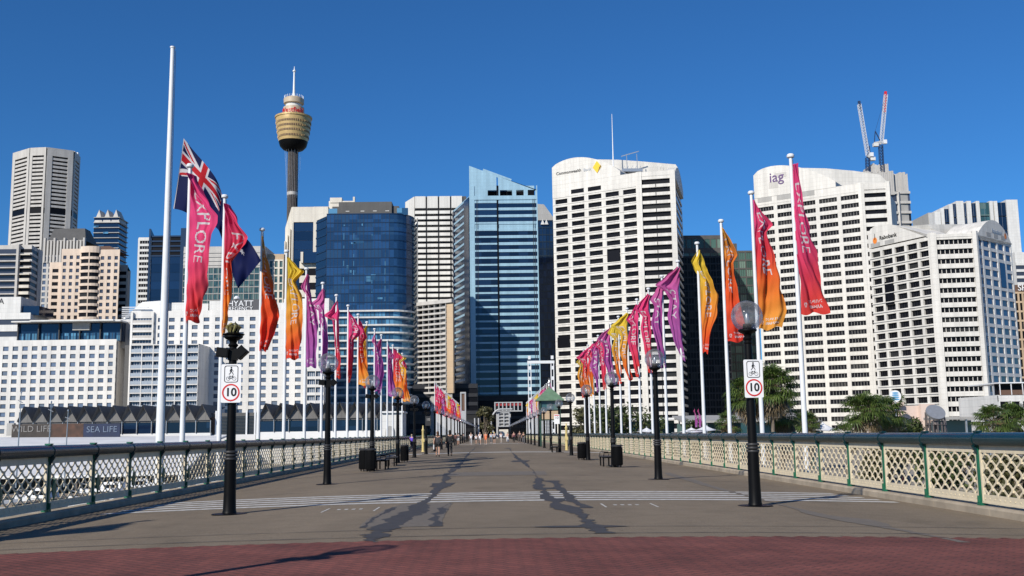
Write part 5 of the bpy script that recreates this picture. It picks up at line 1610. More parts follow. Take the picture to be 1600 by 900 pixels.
# ---- white ribbed tower
D = 500
a, b_, c = pt(634, 512), pt(648, D), pt(730, D)
B = Bld('office_tower', 'tower of stacked white sunshade strips with dark vertical joints behind the blue towers', d=D, px=690)
z1 = Zt(690, 326, D); zt = Zt(690, 307, D)
B.core([a, b_, c, (c[0], 530), (a[0], 530)], zt, 'dark_grey')
fh = 8.9 * D / 1625; nf = 36
bv, cv = Vector(b_), Vector(c); t = cv - bv
M['shade_white'] = wallmat('shade_white', (.68, .66, .61), bw=1.5, bh=8, line=.8)
wmb = B.w('shade_white')
for k in range(4):
    q0_, q1_ = k * .235 + .01, k * .235 + .215
    for f in range(nf):
        z = z1 - (f + 1) * fh
        A_, C_ = bv + t * q0_, bv + t * q1_
        wmb.ext([(A_.x, A_.y, z), (A_.x, A_.y - .9, z + .1), (A_.x, A_.y - .55, z + fh * .58), (A_.x, A_.y, z + fh * .66)], (0, 0, 0), (C_.x - A_.x, C_.y - A_.y, 0))
    wmb.strip([bv + t * q0_, bv + t * q1_], z1 + .2, zt, 0, .8)
wmb.strip([a, b_], z1 - 34 * fh, zt, 0, .3)
for f in range(nf): B.polywin([b_, c], z1 - (f + 1) * fh + fh * .66, z1 - f * fh, .05, 'glass_black')
B.done('sunshade')

# ---- stepped balcony block left of the blue tower
D = 384
B = Bld('apartment_building', 'tan and grey balcony block just left of the centre blue tower', d=D, px=685)
a, b_ = pt(655, D + 4), pt(710, D - 6)
z1a = Zt(710, 476, D)
B.core([a, (b_[0] - 1, D - 5.4), (b_[0] - 1, 396), (a[0], 396)], z1a - .5, 'mid_grey')
fh = 8.2 * D / 1625
av, bv = Vector(a), Vector(b_)
tt = bv - av
for f in range(17):
    z = z1a - (f + 1) * fh
    B.w('grey_conc').strip([av + tt * 0, av + tt * .82], z, z + fh * .36, 0, 1.4)
    B.polywin([av, av + tt * .82], z + fh * .38, z + fh * .98, .08, 'glass_black')
    for k in range(6): B.w('grey_conc').strip([av + tt * (k * .163), av + tt * (k * .163 + .012)], z + fh * .36, z + fh, .1, 1.3)
B.w('grey_conc').strip([av, bv], z1a, z1a + 1.3, 0, 1.6)
B.w('tan').strip([av + tt * .82, bv], z1a - 17 * fh, z1a, 0, .8)
B.done()

# ---- beige tower with the dark slot
D = 550
B = Bld('office_tower', 'pale beige tower with chamfered top and one tall dark glass slot', d=D, px=480)
g = B.g
x0, x1, x2, x3 = X(441, D, 400), X(456, D, 400), X(489, D, 400), X(512, D, 400)
zA, zB = Zt(450, 323, D), Zt(450, 352, D)
mb = B.w('cream')
xs = X(457, D, 350)
mb.ext([(x0, D + 6, g), (x0, D + 6, zB), (X(455, D, 330), D, zA), (x3, D, zA), (x3, D, g)], (0, .8, 0), (0, 30, 0))
zs = Zt(470, 347, D)
mb.ext([(xs - .2, D, g), (xs - .2, D, zA - .1), (xs + .6, D, zA - .1), (xs + .6, D, g)], (0, 0, 0), (0, 3, 0))
mb.box(x2, x3, D, D + 3, g, zA - .1); mb.box(xs, x2 + .2, D + .05, D + 3, zs, zA - .15)
for k in range(4): mb.box(x0 + .3 + k * 1.5, x0 + .9 + k * 1.5, D - .2 + (3 - k) * 1.2, D + 7, g, Zt(442, 375 - k * 9, D))
for f in range(14): B.polywin([(xs + .6, D + .7), (x2, D + .7)], zs - (f + 1) * 5 + .1, zs - f * 5, .1, 'glass_navy')
B.done()
B = Bld('office_building', 'pale rooftop block peeking out between beige tower and blue tower', d=560, px=530)
mb = B.w('cream'); mb.box(X(510, 560), X(551, 560), 560, 580, B.g, Zt(530, 314, 560)); mb.box(X(512, 560), X(531, 560), 559.6, 579, Zt(530, 314, 560) - 1, Zt(530, 309, 560)); mb.box(X(549, 560), X(552, 560), 559.5, 562, 100, Zt(530, 308, 560))
B.bands([pt(510, 559.6), pt(551, 559.6)], 20, 100, 20, 'cream', 'glass_grey', .5, .4); B.done()
B = Bld('office_building', 'small building with dark mirror box roof and pale bands right of the beige tower', d=470, px=480)
p = [pt(467, 470), pt(496, 470)]
B.core([p[0], p[1], (p[1][0], 485), (p[0][0], 485)], Zt(480, 412, 470), 'cream')
B.bands(p, 20, Zt(480, 414, 470), 9, 'cream', 'glass_black', .5, .4)
mb = MB(); mb.box(X(471, 468), X(496, 468), 467.5, 480, Zt(480, 411, 468), Zt(480, 394, 468)); B.part('mirror_box', mb, 'glass_navy')
mb = MB(); mb.box(X(467, 469), X(471, 469), 467, 480, Zt(480, 411, 468), Zt(480, 394, 468)); B.part('box_side', mb, 'cream'); B.done()

# ---- grey glass building behind the flags
D = 470
B = Bld('office_building', 'long grey topped office block with teal glass behind the left flags', d=D, px=350)
p = [pt(284, D), pt(412, D)]
zt, zm = Zt(350, 385, D), Zt(350, 418, D)
B.core([p[0], p[1], (p[1][0], 500), (p[0][0], 500)], zt, 'grey_conc')
B.grid(p[0], p[1], Zt(350, 500, D), zm, 8, 16, 'mid_grey', ('glass_teal', 'dark_steel'), sf=.14, pf=.1, dep=.25, mull=1)
for k in range(4): B.w('grey_conc').strip(p, zm + 1 + k * 1.9, zm + 2.2 + k * 1.9, 0, .3)
B.w('mid_grey').strip([pt(300, D), pt(303, D)], zm, zt, 0, .5)
B.done()
B = Bld('office_building', 'narrow tan topped building with vertical ribs beside the beige tower', d=D + 5, px=425)
p = [pt(411, D + 5), pt(442, D + 5)]; zt = Zt(425, 394, D)
B.core([p[0], p[1], (p[1][0], 500), (p[0][0], 500)], zt, 'tan')
B.grid(p[0], p[1], Zt(350, 490, D), zt - 3, 7, 4, 'cream', ('glass_teal', 'dark_steel'), sf=.2, pf=.4, dep=.5); B.done()

# ---- narrow white + dark blue tower with fins
D = 520
B = Bld('office_tower', 'dark blue glass tower with fins and narrow white windowed flank at the left', d=D, px=250)
a, b_, c = pt(212, D), pt(233, D), pt(286, D)
zt = Zt(222, 371, D)
B.core([a, b_, (b_[0], 545), (a[0], 545)], zt, 'white_wall')
B.grid((a[0], D - .2), (b_[0], D - .2), Zt(220, 510, D), zt - 1.2, 16, 1, 'white_wall', ('glass_black', 'pole_white'), sf=.45, pf=.2, dep=.4, mull=3, edge=.14)
zt2 = Zt(250, 368, D)
B.core([b_, c, (c[0], 545), (b_[0], 545)], zt2, 'dark_teal')
zz = Zt(250, 400, D)
B.bands([b_, c], zz, zt2 - .5, 4, 'navy_trim', 'glass_black', .3, .5)
for f in range(9): B.polywin([b_, c], zz - (f + 1) * 4.3 + .15, zz - f * 4.3, .15, 'glass_navy')
mb = MB()
for px_, py_ in ((233.5, 358), (283, 357)):
    x = X(px_, D, 380); mb.ext([(x, D - 1, zz - 40), (x, D - 1, Zt(px_, py_, D)), (x, D + 8, zt2 - 1), (x, D + 8, zz - 40)], (0, 0, 0), (.9 if px_ < 250 else 3.5, 0, 0))
B.part('fin', mb, 'navy_trim'); B.done()

# ---- blue residential tower with faceted crown
D = 650
B = Bld('apartment_tower', 'slim dark blue glass tower with pale faceted crown at the left', d=D, px=172)
a, b_, c = pt(146, D, 370), pt(184, D, 370), pt(198, D + 18, 370)
zt = Zt(170, 340, D)
B.core([a, b_, c, (c[0] * 680 / 668, 680), (a[0], 680)], zt, 'dark_teal')
B.bands([a, b_, c], Zt(170, 460, D), zt, 15, 'mid_grey', 'glass_navy', .14, .9)
mb = MB(); w_ = (b_[0] - a[0])
r0 = Zt(170, 340, D); r1 = Zt(170, 327, D)
for k in range(3):
    x = a[0] + w_ * k * .35; mb.add([(x, D - .3, r0 - 3), (x + w_ * .35, D - .3, r0 - 3), (x + w_ * .17, D + 1, r1), (x, D + 14, r0 - 3), (x + w_ * .35, D + 14, r0 - 3), (x + w_ * .17, D + 10, r1)],
           [(0, 1, 2), (5, 4, 3), (0, 2, 5, 3), (1, 4, 5, 2), (0, 3, 4, 1)])
B.part('crown', mb, 'grey_conc')
mb = MB(); r = random.Random(2)
for k in range(8): 
    px_ = r.choice((150, 158, 165, 172, 180)); o = P(px_, r.uniform(350, 410), D - 1); mb.box(o.x - 1.6, o.x + 1.6, D - 1, D - .2, o.z, o.z + 1.2)
B.part('balcony', mb, 'glass_sky'); B.done()

# ---- octagonal tower
D = 900
B = Bld('office_tower', 'tallest pale octagonal concrete tower at the far left with ribbed openings', d=D, px=70)
pts = [pt(19, D + 16, 310), pt(45, D, 310), pt(70, D - 2, 310), pt(111, D + 10, 310), pt(120, D + 30, 310)]
zt = Zt(70, 233, D)
B.core(pts + [(pts[-1][0] * (D + 60) / (D + 30), D + 60), (pts[0][0] + 8, D + 60)], zt, 'grey_conc')
z1 = Zt(70, 244, D); fh = 6.4 * D / 1625; nf = 34; z0 = z1 - nf * fh
for i, (A_, C_) in enumerate(zip(pts[:-1], pts[1:])):
    A_, C_ = Vector(A_), Vector(C_); t = C_ - A_
    B.w('grey_conc').strip([A_, A_ + t * (.16 if i != 2 else .2)], z0, zt, 0, 1.6)
    B.w('grey_conc').strip([A_ + t * (.88 if i != 2 else .8), C_], z0, zt, 0, 1.6)
    for f in range(nf):
        B.w('grey_conc').strip([A_ + t * .15, A_ + t * .86], z0 + f * fh, z0 + f * fh + fh * .56, 0, 1.3)
        if f != nf - 15 and i < 3: B.polywin([A_ + t * .16, A_ + t * .85], z0 + f * fh + fh * .56, z0 + (f + 1) * fh, .1, 'glass_black')
    B.w('grey_conc').strip([A_, C_], z1, zt + .8, 0, 1.62)
mb = MB(); mb.strip(pts, z1 - 15 * fh + fh * .4, z1 - 13.3 * fh, 1.0, 1.45); B.part('plant_floor', mb, 'glass_black')
mb = MB()
for px_, h_ in ((38, 3), (52, 2), (84, 2.5), (96, 1.5), (104, 3)): mb.box(X(px_, D, 235), X(px_ + 2.2, D, 235), D + 22, D + 26, zt, zt + h_)
B.part('roof_equipment', mb, 'pole_white'); B.done()

# ---- grey building with sloped dark crown
D = 600
B = Bld('office_building', 'grey building with sloping dark crown and ribbed parapet below the octagonal tower', d=D, px=95)
a, b_ = pt(58, D, 400), pt(136, D, 400)
zt = Zt(95, 400, D)
B.core([a, b_, (b_[0] * 625 / 600, 625), (a[0], 625)], zt, 'grey_conc')
B.grid(a, b_, Zt(95, 520, D), zt, 13, 9, 'grey_conc', ('glass_slate', 'dark_steel'), sf=.35, pf=.4, dep=.4)
x0, x1 = X(69, D, 385), X(133, D, 385); z2 = Zt(95, 376, D); z3 = Zt(95, 353, D)
B.core([(x0, D + 1), (x1, D + 1), (x1 * 622 / 601, 622), (x0, 622)], z2 + .5, 'mid_grey')
mb = MB()
for k in range(13): mb.box(x0 + k * (x1 - x0 - 1) / 12, x0 + k * (x1 - x0 - 1) / 12 + 1.0, D - 1, D + 1, zt - 4, z2 + (1.5 if k % 3 == 0 else 0))
B.part('rib', mb, 'grey_conc')
mb = MB(); xa, xb = X(75, D, 365), X(124, D, 365)
mb.add([(xa, D + 1, z2), (xb + 3.5, D + 1, z2), (xb, D + 8, z3), (xa, D + 8, z3), (xa, D + 20, z2), (xb + 3.5, D + 20, z2), (xb, D + 16, z3), (xa, D + 16, z3)], [(0, 1, 2, 3), (7, 6, 5, 4), (3, 2, 6, 7), (1, 5, 6, 2), (0, 3, 7, 4)])
B.part('roof', mb, 'dark_grey'); B.done()

# ---- grey balcony block, far left
D = 450
B = Bld('apartment_building', 'grey balcony apartment block cut by the left edge of the photo', d=D, px=25)
a, b_, c, e = pt(-60, D), pt(25, D), pt(44, D), pt(60, D + 16)
zt = Zt(20, 383, D)
B.core([a, b_, c, e, (e[0] * 480 / 466, 480), (a[0], 480)], zt, 'grey_conc')
fh = 10.4 * D / 1625
for f in range(15):
    z = zt - (f + 1.6) * fh
    B.w('grey_conc').strip([a, (b_[0] - .4, D)], z, z + .5, 0, 1.8)
    B.polywin([a, b_], z + .55, z + fh - .05, .1, 'glass_grey')
    B.w('cream').strip([b_, c], z, z + (fh * .45 if f > 3 else .5), 0, 1.3)
    B.polywin([b_, c], z + fh * .45, z + fh - .05, .1, 'glass_black')
    mb = B.w('grey_conc'); ev, cv = Vector(e), Vector(c)
    mb.strip([cv, ev], z, z + fh * .4, 0, .3)
B.w('grey_conc').strip([(b_[0] - .5, D), (b_[0] + .5, D)], B.g, zt, 0, 2.0)
B.w('grey_conc').strip([Vector(c) + (Vector(e) - Vector(c)) * .6, e], B.g, zt, 0, .5)
for f in range(14):
    z = zt - (f + 1.6) * fh; B.polywin([c, Vector(c) + (Vector(e) - Vector(c)) * .6], z + fh * .4, z + fh, .1, 'glass_black')
B.done()

# ---- beige apartment tower
D = 420
B = Bld('apartment_building', 'peach coloured apartment tower with curved balconies and brown roof', d=D, px=140)
fh = 10.55 * D / 1625
def blk(x0, x1, yt, dd, cols, m='beige', win=('glass_grey', 'dark_steel'), pf=.5, sf=.45, nrow=None):
    p = [pt(x0, D + dd, 440), pt(x1, D + dd, 440)]; z = Zt((x0 + x1) / 2, yt, D + dd)
    B.core([p[0], p[1], (p[1][0] * (D + 20) / (D + dd), D + 20), (p[0][0], D + 20)], z, m)
    n = nrow or int((z - 3) / fh); 
    if cols: B.grid(p[0], p[1], z - 1.6 - n * fh, z - 1.6, n, cols, m, win, sf=sf, pf=pf, dep=.35, sill=True)
    B.w(m).strip(p, z - 1.6, z + .5, .0, .37)
    return p, z
blk(95, 126, 391, 0, 3)
blk(154, 186, 392, 0, 3)
blk(77, 96, 412, 4, 1, pf=.5, win=('glass_black', 'dark_steel'))
blk(185, 199, 416, 6, 1, m='mid_grey', win=('glass_black', 'dark_steel'), pf=.2)
# curved balcony bay
p = []
for k in range(9):
    a_ = PI + PI * k / 8
    cx_ = (X(126, D, 440) + X(154, D, 440)) / 2; w_ = (X(154, D, 440) - X(126, D, 440)) / 2
    p.append((cx_ + w_ * math.cos(a_), D + 1.6 * math.sin(a_)))
z = Zt(140, 388, D); n = 13
B.core(p + [(p[-1][0], D + 20), (p[0][0], D + 20)], z, 'dark_grey')
for f in range(n + 1):
    zz = z - 1.5 - f * fh
    B.w('beige').strip(p, zz - .5, zz + .55 if f else z + .6, -.1, .5)
    if f < n: B.polywin(p, zz - fh + .8, zz - .5, .04, 'glass_black')
B.w('beige').strip([p[4], (p[4][0] + .4, p[4][1])], z - n * fh, z, 0, .45)
mb = MB(); x0, x1 = X(112, D), X(170, D); zz = Zt(140, 390, D); z3 = Zt(140, 382, D)
mb.add([(x0, D + 1, zz), (x1, D + 1, zz), (x1, D + 16, zz), (x0, D + 16, zz), (x0 + 3, D + 4, z3), (x1 - 4, D + 4, z3), (x1 - 4, D + 12, z3), (x0 + 3, D + 12, z3)], [(0, 1, 5, 4), (1, 2, 6, 5), (2, 3, 7, 6), (3, 0, 4, 7), (4, 5, 6, 7)])
B.part('roof', mb, 'brown'); B.done()

# ---- hotel, left
D = 345
B = Bld('hotel', 'white hotel block with square windows and blue glass top floor at the left', d=D, px=100)
a, b_ = pt(-70, D), pt(184, D)
c = pt(200, D + 22)
zt = Zt(100, 533, D)
B.core([a, b_, c, (c[0] * 385 / 367, 385), (a[0], 385)], zt, 'hotel_white')
fh = 12.55 * D / 1625; n = 11
B.grid(a, b_, zt - 1.3 - n * fh, zt - 1.0, n, 17, 'hotel_white', ('glass_slate', 'dark_steel'), sf=.46, pf=.42, dep=.35, sill=True, edge=.3)
B.w('hotel_white').strip([a, b_], zt - 1.6, zt + .4, 0, .37)
x0, x1 = X(14, D), X(180, D); z2 = Zt(100, 503, D)
mb = MB(); mb.box(x0, x1, D + 3, D + 20, zt, z2); B.part('penthouse', mb, 'glass_navy')
for k in range(16):
    B.window((x0 + .3 + k * (x1 - x0) / 16, D + 3), (x0 - .3 + (k + 1) * (x1 - x0) / 16, D + 3), zt + .3, zt + 2.9, .1, ('glass_sky', 'dark_steel'), 1)
mb = MB()
for k in range(6): mb.box(x0 + k * (x1 - x0 - .4) / 5, x0 + k * (x1 - x0 - .4) / 5 + .35, D + 2, D + 2.6, zt, z2)
B.part('column', mb, 'dark_steel')
mb = MB(); mb.box(x0 - 1, x1 + .5, D - .5, D + 20, z2, z2 + .45); mb.box(X(40, D), X(172, D), D - 1.2, D - .4, z2 + .1, z2 + .6); B.part('roof', mb, 'white_wall')
mb = MB(); mb.box(X(102, D), X(129, D), D + 1.9, D + 4, z2 - 2.6, z2 - .05); B.part('sun_blind', mb, 'mid_grey')
mb = MB(); mb.box(X(182, D + 6), X(203, D + 6), D + 6, D + 20, zt - 2, Zt(190, 503, D + 6)); B.part('lift_tower', mb, 'mid_grey')
mb = MB(); mb.box(X(196, D + 5), X(204, D + 5), D + 5, D + 5.9, zt + .5, Zt(190, 515, D + 5)); B.part('lift_window', mb, 'glass_teal')
mb = MB(); mb.strip([(b_[0] + .1, D + .2), c], -3, zt, 0, .15); B.part('side_wall', mb, 'grey_conc'); B.done()  # greyer than the hotel front: the flank's shade put into its colour
# low white buildings far left behind
B = Bld('low_building', 'low white building with dark window strips at the left edge above the hotel', d=392, px=20)
p = [pt(-70, 392), pt(48, 392)]; zt = Zt(20, 492, 392)
B.core([p[0], p[1], (p[1][0], 410), (p[0][0], 410)], zt, 'white_wall'); B.bands(p, zt - 14, zt - .5, 3, 'white_wall', 'glass_grey', .55, .4)
mb = MB(); mb.box(p[0][0], X(20, 392), 393, 407, zt, Zt(10, 464, 393)); B.part('roof_house', mb, 'white_wall')
mb = MB(); mb.box(X(21, 392), X(48, 392), 394, 407, zt, Zt(10, 478, 393)); B.part('glass_house', mb, 'glass_navy')
mb = MB(); text_mb(mb, 'A', 3, P(2, 471, 392.9), (1, 0, 0), (0, 0, 1), (0, -1, 0), .05); B.part('sign_letter', mb, 'dark_steel'); B.done()
B = Bld('low_building', 'pale sloping roofs and terraces between the two white hotels', d=370, px=205)
p = [pt(166, 370), pt(250, 370)]; zt = Zt(210, 500, 370)
B.core([p[0], p[1], (p[1][0], 385), (p[0][0], 385)], zt, 'white_wall'); B.grid(p[0], p[1], zt - 12, zt - .5, 3, 7, 'white_wall', ('glass_grey', 'dark_steel'), .4, .3, .4)
mb = MB(); mb.ext([(X(182, 371), 371, zt), (X(215, 371), 371, Zt(215, 472, 371)), (X(248, 371), 371, Zt(215, 470, 371)), (X(248, 371), 371, zt)], (0, 0, 0), (0, 12, 0)); B.part('roof', mb, 'roof_white')
mb = MB()
for k in range(7): mb.box(X(184, 370), X(190 + k * 6, 370), 369.4 , 370.0, zt + k * .7 + .2, zt + k * .7 + .45)
B.part('railing', mb, 'pole_white'); B.done()

# ---- second hotel with the sign board
D = 330
B = Bld('hotel', 'wide white hotel with balcony wing and dark two line name board on its roof', d=D, px=350)
a, b_, c = pt(206, D), pt(312, D), pt(512, D)
zt = Zt(350, 487, D)
B.core([a, c, (c[0] * 360 / 330, 360), (a[0], 360)], zt, 'hotel_white')
fh = 11.95 * D / 1625; n = 16
m1 = pt(242, D)
B.grid(m1, c, zt - 1.2 - n * fh, zt - 1.2, n, 15, 'hotel_white', ('glass_slate', 'dark_steel'), sf=.46, pf=.5, dep=.35, sill=True, edge=.3)
B.w('hotel_white').strip([a, c], zt - 1.8, zt + .4, 0, .37)
for f in range(5):
    z = zt - 1.2 - (f + 1) * fh
    B.w('hotel_white').strip([a, m1], z - .3, z + .3, 0, 1.2); B.w('grey_conc').strip([a, m1], z + .3, z + 1.1, 1.1, 1.15)
    B.window(a, m1, z + .3, z + fh - .3, .1, ('glass_slate', 'pole_white'), 7)
B.w('hotel_white').strip([a, (a[0] + .7, D)], B.g, zt, 0, 1.25); B.w('hotel_white').strip([(m1[0] - .5, D), m1], B.g, zt, 0, 1.25)
# balcony wing in front
DW = 318
x0, x1 = X(201, DW), X(308, DW); zw = Zt(250, 538, DW)
B.core([(x0, DW), (x1, DW), (x1, D), (x0, D)], zw, 'hotel_white')
fh2 = 12.4 * DW / 1625
B.grid((x0, DW), (x1, DW), zw - 10 * fh2 - .2, zw - .2, 10, 6, 'hotel_white', ('glass_slate', 'pole_white'), sf=.13, pf=.08, dep=1.0, mull=3)
mb = MB()
for f in range(10): mb.strip([(x0, DW), (x1, DW)], zw - (f + 1) * fh2, zw - (f + 1) * fh2 + 1.0, .92, .95)
B.part('balustrade', mb, 'steel')
# rooftop blocks
for x_, xx, y_ in ((262, 292, 472), (300, 320, 474), (322, 346, 470), (404, 440, 474), (440, 512, 468)):
    mb = MB(); mb.box(X(x_, D + 8), X(xx, D + 8), D + 8, D + 18, zt - 1, Zt(350, y_, D + 8)); B.part('roof_house', mb, 'white_wall')
mb = MB(); x0, x1 = X(345, D + 1), X(405, D + 1); z0_, z1_ = Zt(375, 488, D + 1), Zt(375, 468, D + 1)
mb.box(x0, x1, D + 1, D + 1.6, z0_ + .3, z1_); sb = B.part('name_board', mb, mat('board_grey', (.075, .075, .085), .6))
for w_, py_, s_ in (('HYATT', 474.5, 2.55), ('REGENCY', 482.5, 1.75)):
    mb = MB(); text_mb(mb, w_, s_, P(376, py_, D + .9), (1, 0, 0), (0, 0, 1), (0, -1, 0), .08); B.part('sign_letters', mb, 'sign_white')
mb = MB(); mb.lathe([(0, 0), (.9, .1), (1.0, .5), (.5, 1.1), (0, 1.2)], tuple(P(370, 468, D + 1.3)), 10); B.part('roof_beacon', mb, 'pole_white')
# dark service gap
mb = MB(); mb.box(X(192, D), X(202, D), D - 1, D + 5, B.g, Zt(200, 540, D)); B.part('shaft', mb, 'dark_grey')
# small balcony wing at the right end
x0, x1 = X(479, DW), X(506, DW); zw = Zt(490, 577, DW)
B.core([(x0, DW), (x1, DW), (x1, D), (x0, D)], zw, 'hotel_white')
B.grid((x0, DW), (x1, DW), zw - 7 * fh2 - .2, zw - .2, 7, 2, 'hotel_white', ('glass_slate', 'pole_white'), sf=.35, pf=.08, dep=.8, mull=3)
B.done()

# ---- dark building right of bank tower
D = 450
B = Bld('glass_tower', 'black and green glass office block in shade between the white towers', d=D, px=1120)
a, b_ = pt(1070, D), pt(1180, D)
zt = Zt(1120, 392, D)
B.core([a, b_, (b_[0], 480), (a[0], 480)], zt, 'dark_grey')
fh = 13.5 * D / 1625
n = 21
M['glass_green'] = glassmat('glass_green', (.05, .10, .085), (.16, .24, .2), .3, rough=.25)
B.grid(a, b_, zt - .6 - n * fh, zt - .6, n, 10, 'dark_grey', ('glass_green', 'dark_steel'), sf=.18, pf=.14, dep=.25, mull=2)
x0, x1 = X(1074, D), X(1142, D); z2 = Zt(1100, 369, D)
B.core([(x0, D + .5), (x1, D + .5), (x1, 470), (x0, 470)], z2, 'dark_grey', z0=zt - 1)
B.grid((x0, D + .5), (x1, D + .5), zt + .6, z2 - .4, 1, 7, 'dark_grey', ('glass_green', 'dark_steel'), sf=.3, pf=.2, dep=.2)
x0, x1 = X(1142, D), X(1165, D); B.core([(x0, D + .6), (x1, D + .6), (x1, 465), (x0, 465)], Zt(1150, 380, D), 'dark_grey', z0=zt - 1)
B.done()
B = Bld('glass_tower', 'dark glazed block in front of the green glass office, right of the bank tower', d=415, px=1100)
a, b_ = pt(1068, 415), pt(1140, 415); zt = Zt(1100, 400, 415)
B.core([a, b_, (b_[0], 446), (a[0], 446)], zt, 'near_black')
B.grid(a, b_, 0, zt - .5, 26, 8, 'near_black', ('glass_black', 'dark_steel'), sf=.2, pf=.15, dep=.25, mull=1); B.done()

# ---- towers under construction and cranes
D = 600
B = Bld('unfinished_tower', 'concrete tower under construction wrapped in grey screens with cranes on top', d=D, px=1390)
zt = Zt(1400, 253, D)
for (x0_, x1_, yt, yb, dd) in ((1352, 1397, 268, 305, 0), (1367, 1395, 253, 300, 5), (1398, 1422, 268, 298, 3)):
    mb = MB()
    n_ = 14; xx0, xx1 = X(x0_, D, 300), X(x1_, D, 300)
    r = random.Random(x0_)
    for k in range(n_):
        mb.box(xx0 + k * (xx1 - xx0) / n_, xx0 + (k + .93) * (xx1 - xx0) / n_, D + dd - 1.0 - r.uniform(0, .4), D + dd + 16, Zt(1390, yb, D), Zt(1390, yt, D) + r.uniform(-1.6, .4))
    B.part('scaffold_screen', mb, 'grey_conc')
a, b_ = pt(1384, D, 330), pt(1402, D, 330); c, e = pt(1404, D + 2, 330), pt(1423, D + 2, 330)
B.core([pt(1352, D), e, (e[0], 620), (pt(1352, D)[0], 620)], Zt(1390, 300, D), 'mid_grey')
B.bands([a, b_], 20, Zt(1390, 302, D), 20, 'grey_conc', 'glass_grey', .25, 1.2)
B.bands([c, e], 20, Zt(1410, 300, D), 20, 'grey_conc', 'glass_grey', .25, 1.2)
B.w('grey_conc').strip([b_, c], 10, Zt(1390, 300, D), .2, 1.5)
B.done()
def lattice(mb, p, q, w, n, wb=None):
    p, q = Vector(p), Vector(q); t = (q - p).normalized()
    u = t.cross(Vector((0, 1, 0))).normalized(); v = t.cross(u)
    wb = wb or w
    cs = [(u + v), (u - v), (-u - v), (-u + v)]
    for c_ in cs: mb.bar(p + c_ * w / 2, q + c_ * wb / 2, .28)
    for k in range(n):
        a_, b2 = p + (q - p) * k / n, p + (q - p) * (k + 1) / n
        for i in range(4):
            mb.bar(a_ + cs[i] * w / 2, b2 + cs[(i + 1) % 4] * w / 2, .2)
            mb.bar(a_ + cs[i] * w / 2, a_ + cs[(i + 1) % 4] * w / 2, .2)
M['crane_dark'] = mat('crane_dark', (.02, .04, .10), .5)
M['crane_pale'] = mat('crane_pale', (.55, .58, .64), .5)
def crane(name, label, base, top, pivot, tip, tail, afr):
    root = empty(name, tuple(base), 0, label, 'crane')
    rel = lambda p: tuple(Vector(p) - Vector(base))
    mb = MB(); lattice(mb, (0, 0, -6), rel(top), 2.0, 9); mb.build('mast', M['crane_dark'], root)
    mb = MB(); lattice(mb, rel(pivot), rel(tip), 1.7, 18); mb.build('jib', M['crane_pale'], root)
    mb = MB(); t_ = Vector(rel(tip)); s_ = t_ - (t_ - Vector(rel(pivot))).normalized() * (11 if 'right' in label else 3); mb.bar(s_, t_ + Vector((0, 0, 2)), 1.3); mb.build('jib_tip', M['sign_red'] if 'right' in label else M['crane_dark'], root)
    mb = MB(); lattice(mb, rel(pivot), rel(tail), 1.6, 4); tl = Vector(rel(tail)); mb.box(tl.x - .6, tl.x + 2.2, -1.3, 1.3, tl.z - 1.6, tl.z + .4); mb.build('counterweight', M['white_wall'], root)
    mb = MB(); mb.bar(rel(pivot), rel(afr), .5); mb.bar(rel(tail), rel(afr), .4); mb.bar(rel(afr), rel(tip), .12); mb.build('tie_frame', M['crane_dark'], root)
    mb = MB(); pv = Vector(rel(pivot)); mb.box(pv.x + .8, pv.x + 2.8, -2, 0, pv.z - 1, pv.z + 1.4); mb.build('cab', M['pole_white'], root)
q = lambda px, py: P(px, py, 604)
crane('tower_crane', 'luffing crane with pale jib on the left of the two rooftop cranes', q(1356, 272), q(1355.5, 246), q(1356, 243), q(1342.5, 163), q(1361, 247), q(1358, 228))
crane('tower_crane', 'luffing crane with red jib tip on the right of the two rooftop cranes', q(1377, 253), q(1376, 226), q(1377, 223), q(1384, 148), q(1366, 225), q(1367.5, 205))

# ---- white and blue block far right back
D = 560
B = Bld('office_tower', 'white framed tower with blue glass slots behind the right white building', d=D, px=1530)
x_ = [1461, 1470, 1483, 1499, 1506, 1515, 1521, 1531, 1553, 1561, 1575]
zt = Zt(1520, 316, D)
a, b_ = pt(1461, D, 350), pt(1588, D, 350)
B.core([(a[0], D + 8), (b_[0], D + 2), (b_[0], 590), (a[0], 590)], zt - 4, 'mid_grey')
for (x0_, x1_, yt) in ((1461, 1470, 331), (1471, 1476, 325), (1484, 1490, 319), (1496, 1507, 314), (1512, 1519, 314), (1527, 1532, 314), (1548, 1553, 314), (1555, 1560, 314), (1574, 1592, 312)):
    B.w('white_wall').box(X(x0_, D, 340), X(x1_, D, 340), D, D + 12, B.g, Zt(x0_, yt, D))
for (x0_, x1_, yt) in ((1476, 1484, 326), (1490, 1496, 318), (1507, 1512, 317), (1519, 1527, 317), (1532, 1548, 316), (1560, 1574, 316)):
    for f in range(8): B.window((X(x0_, D, 340), D + 1), (X(x1_, D, 340), D + 1), Zt(x0_, yt, D) - (f + 1) * 8 + .5, Zt(x0_, yt, D) - f * 8, .2, ('glass_navy' if x0_ != 1532 else 'glass_teal', 'steel'), 1)
B.done()
B = Bld('office_building', 'brown ribbed building at the right edge with white letters at its top', d=380, px=1600)
a, b_ = pt(1587, 380), pt(1680, 380); zt = Zt(1595, 445, 380)
B.core([a, b_, (b_[0], 400), (a[0], 400)], zt, 'brown')
B.grid(a, b_, 2, zt - 3, 14, 14, 'tan', ('glass_black', 'dark_steel'), sf=.2, pf=.4, dep=.4)
mb = MB(); text_mb(mb, 'SH', 3.2, P(1590, 450, 379.3), (1, 0, 0), (0, 0, 1), (0, -1, 0), .1, 0, 'LEFT'); B.part('sign_letters', mb, 'sign_white'); B.done()
B = Bld('office_building', 'white block with louvred top behind the brown building at the right edge', d=420, px=1600)
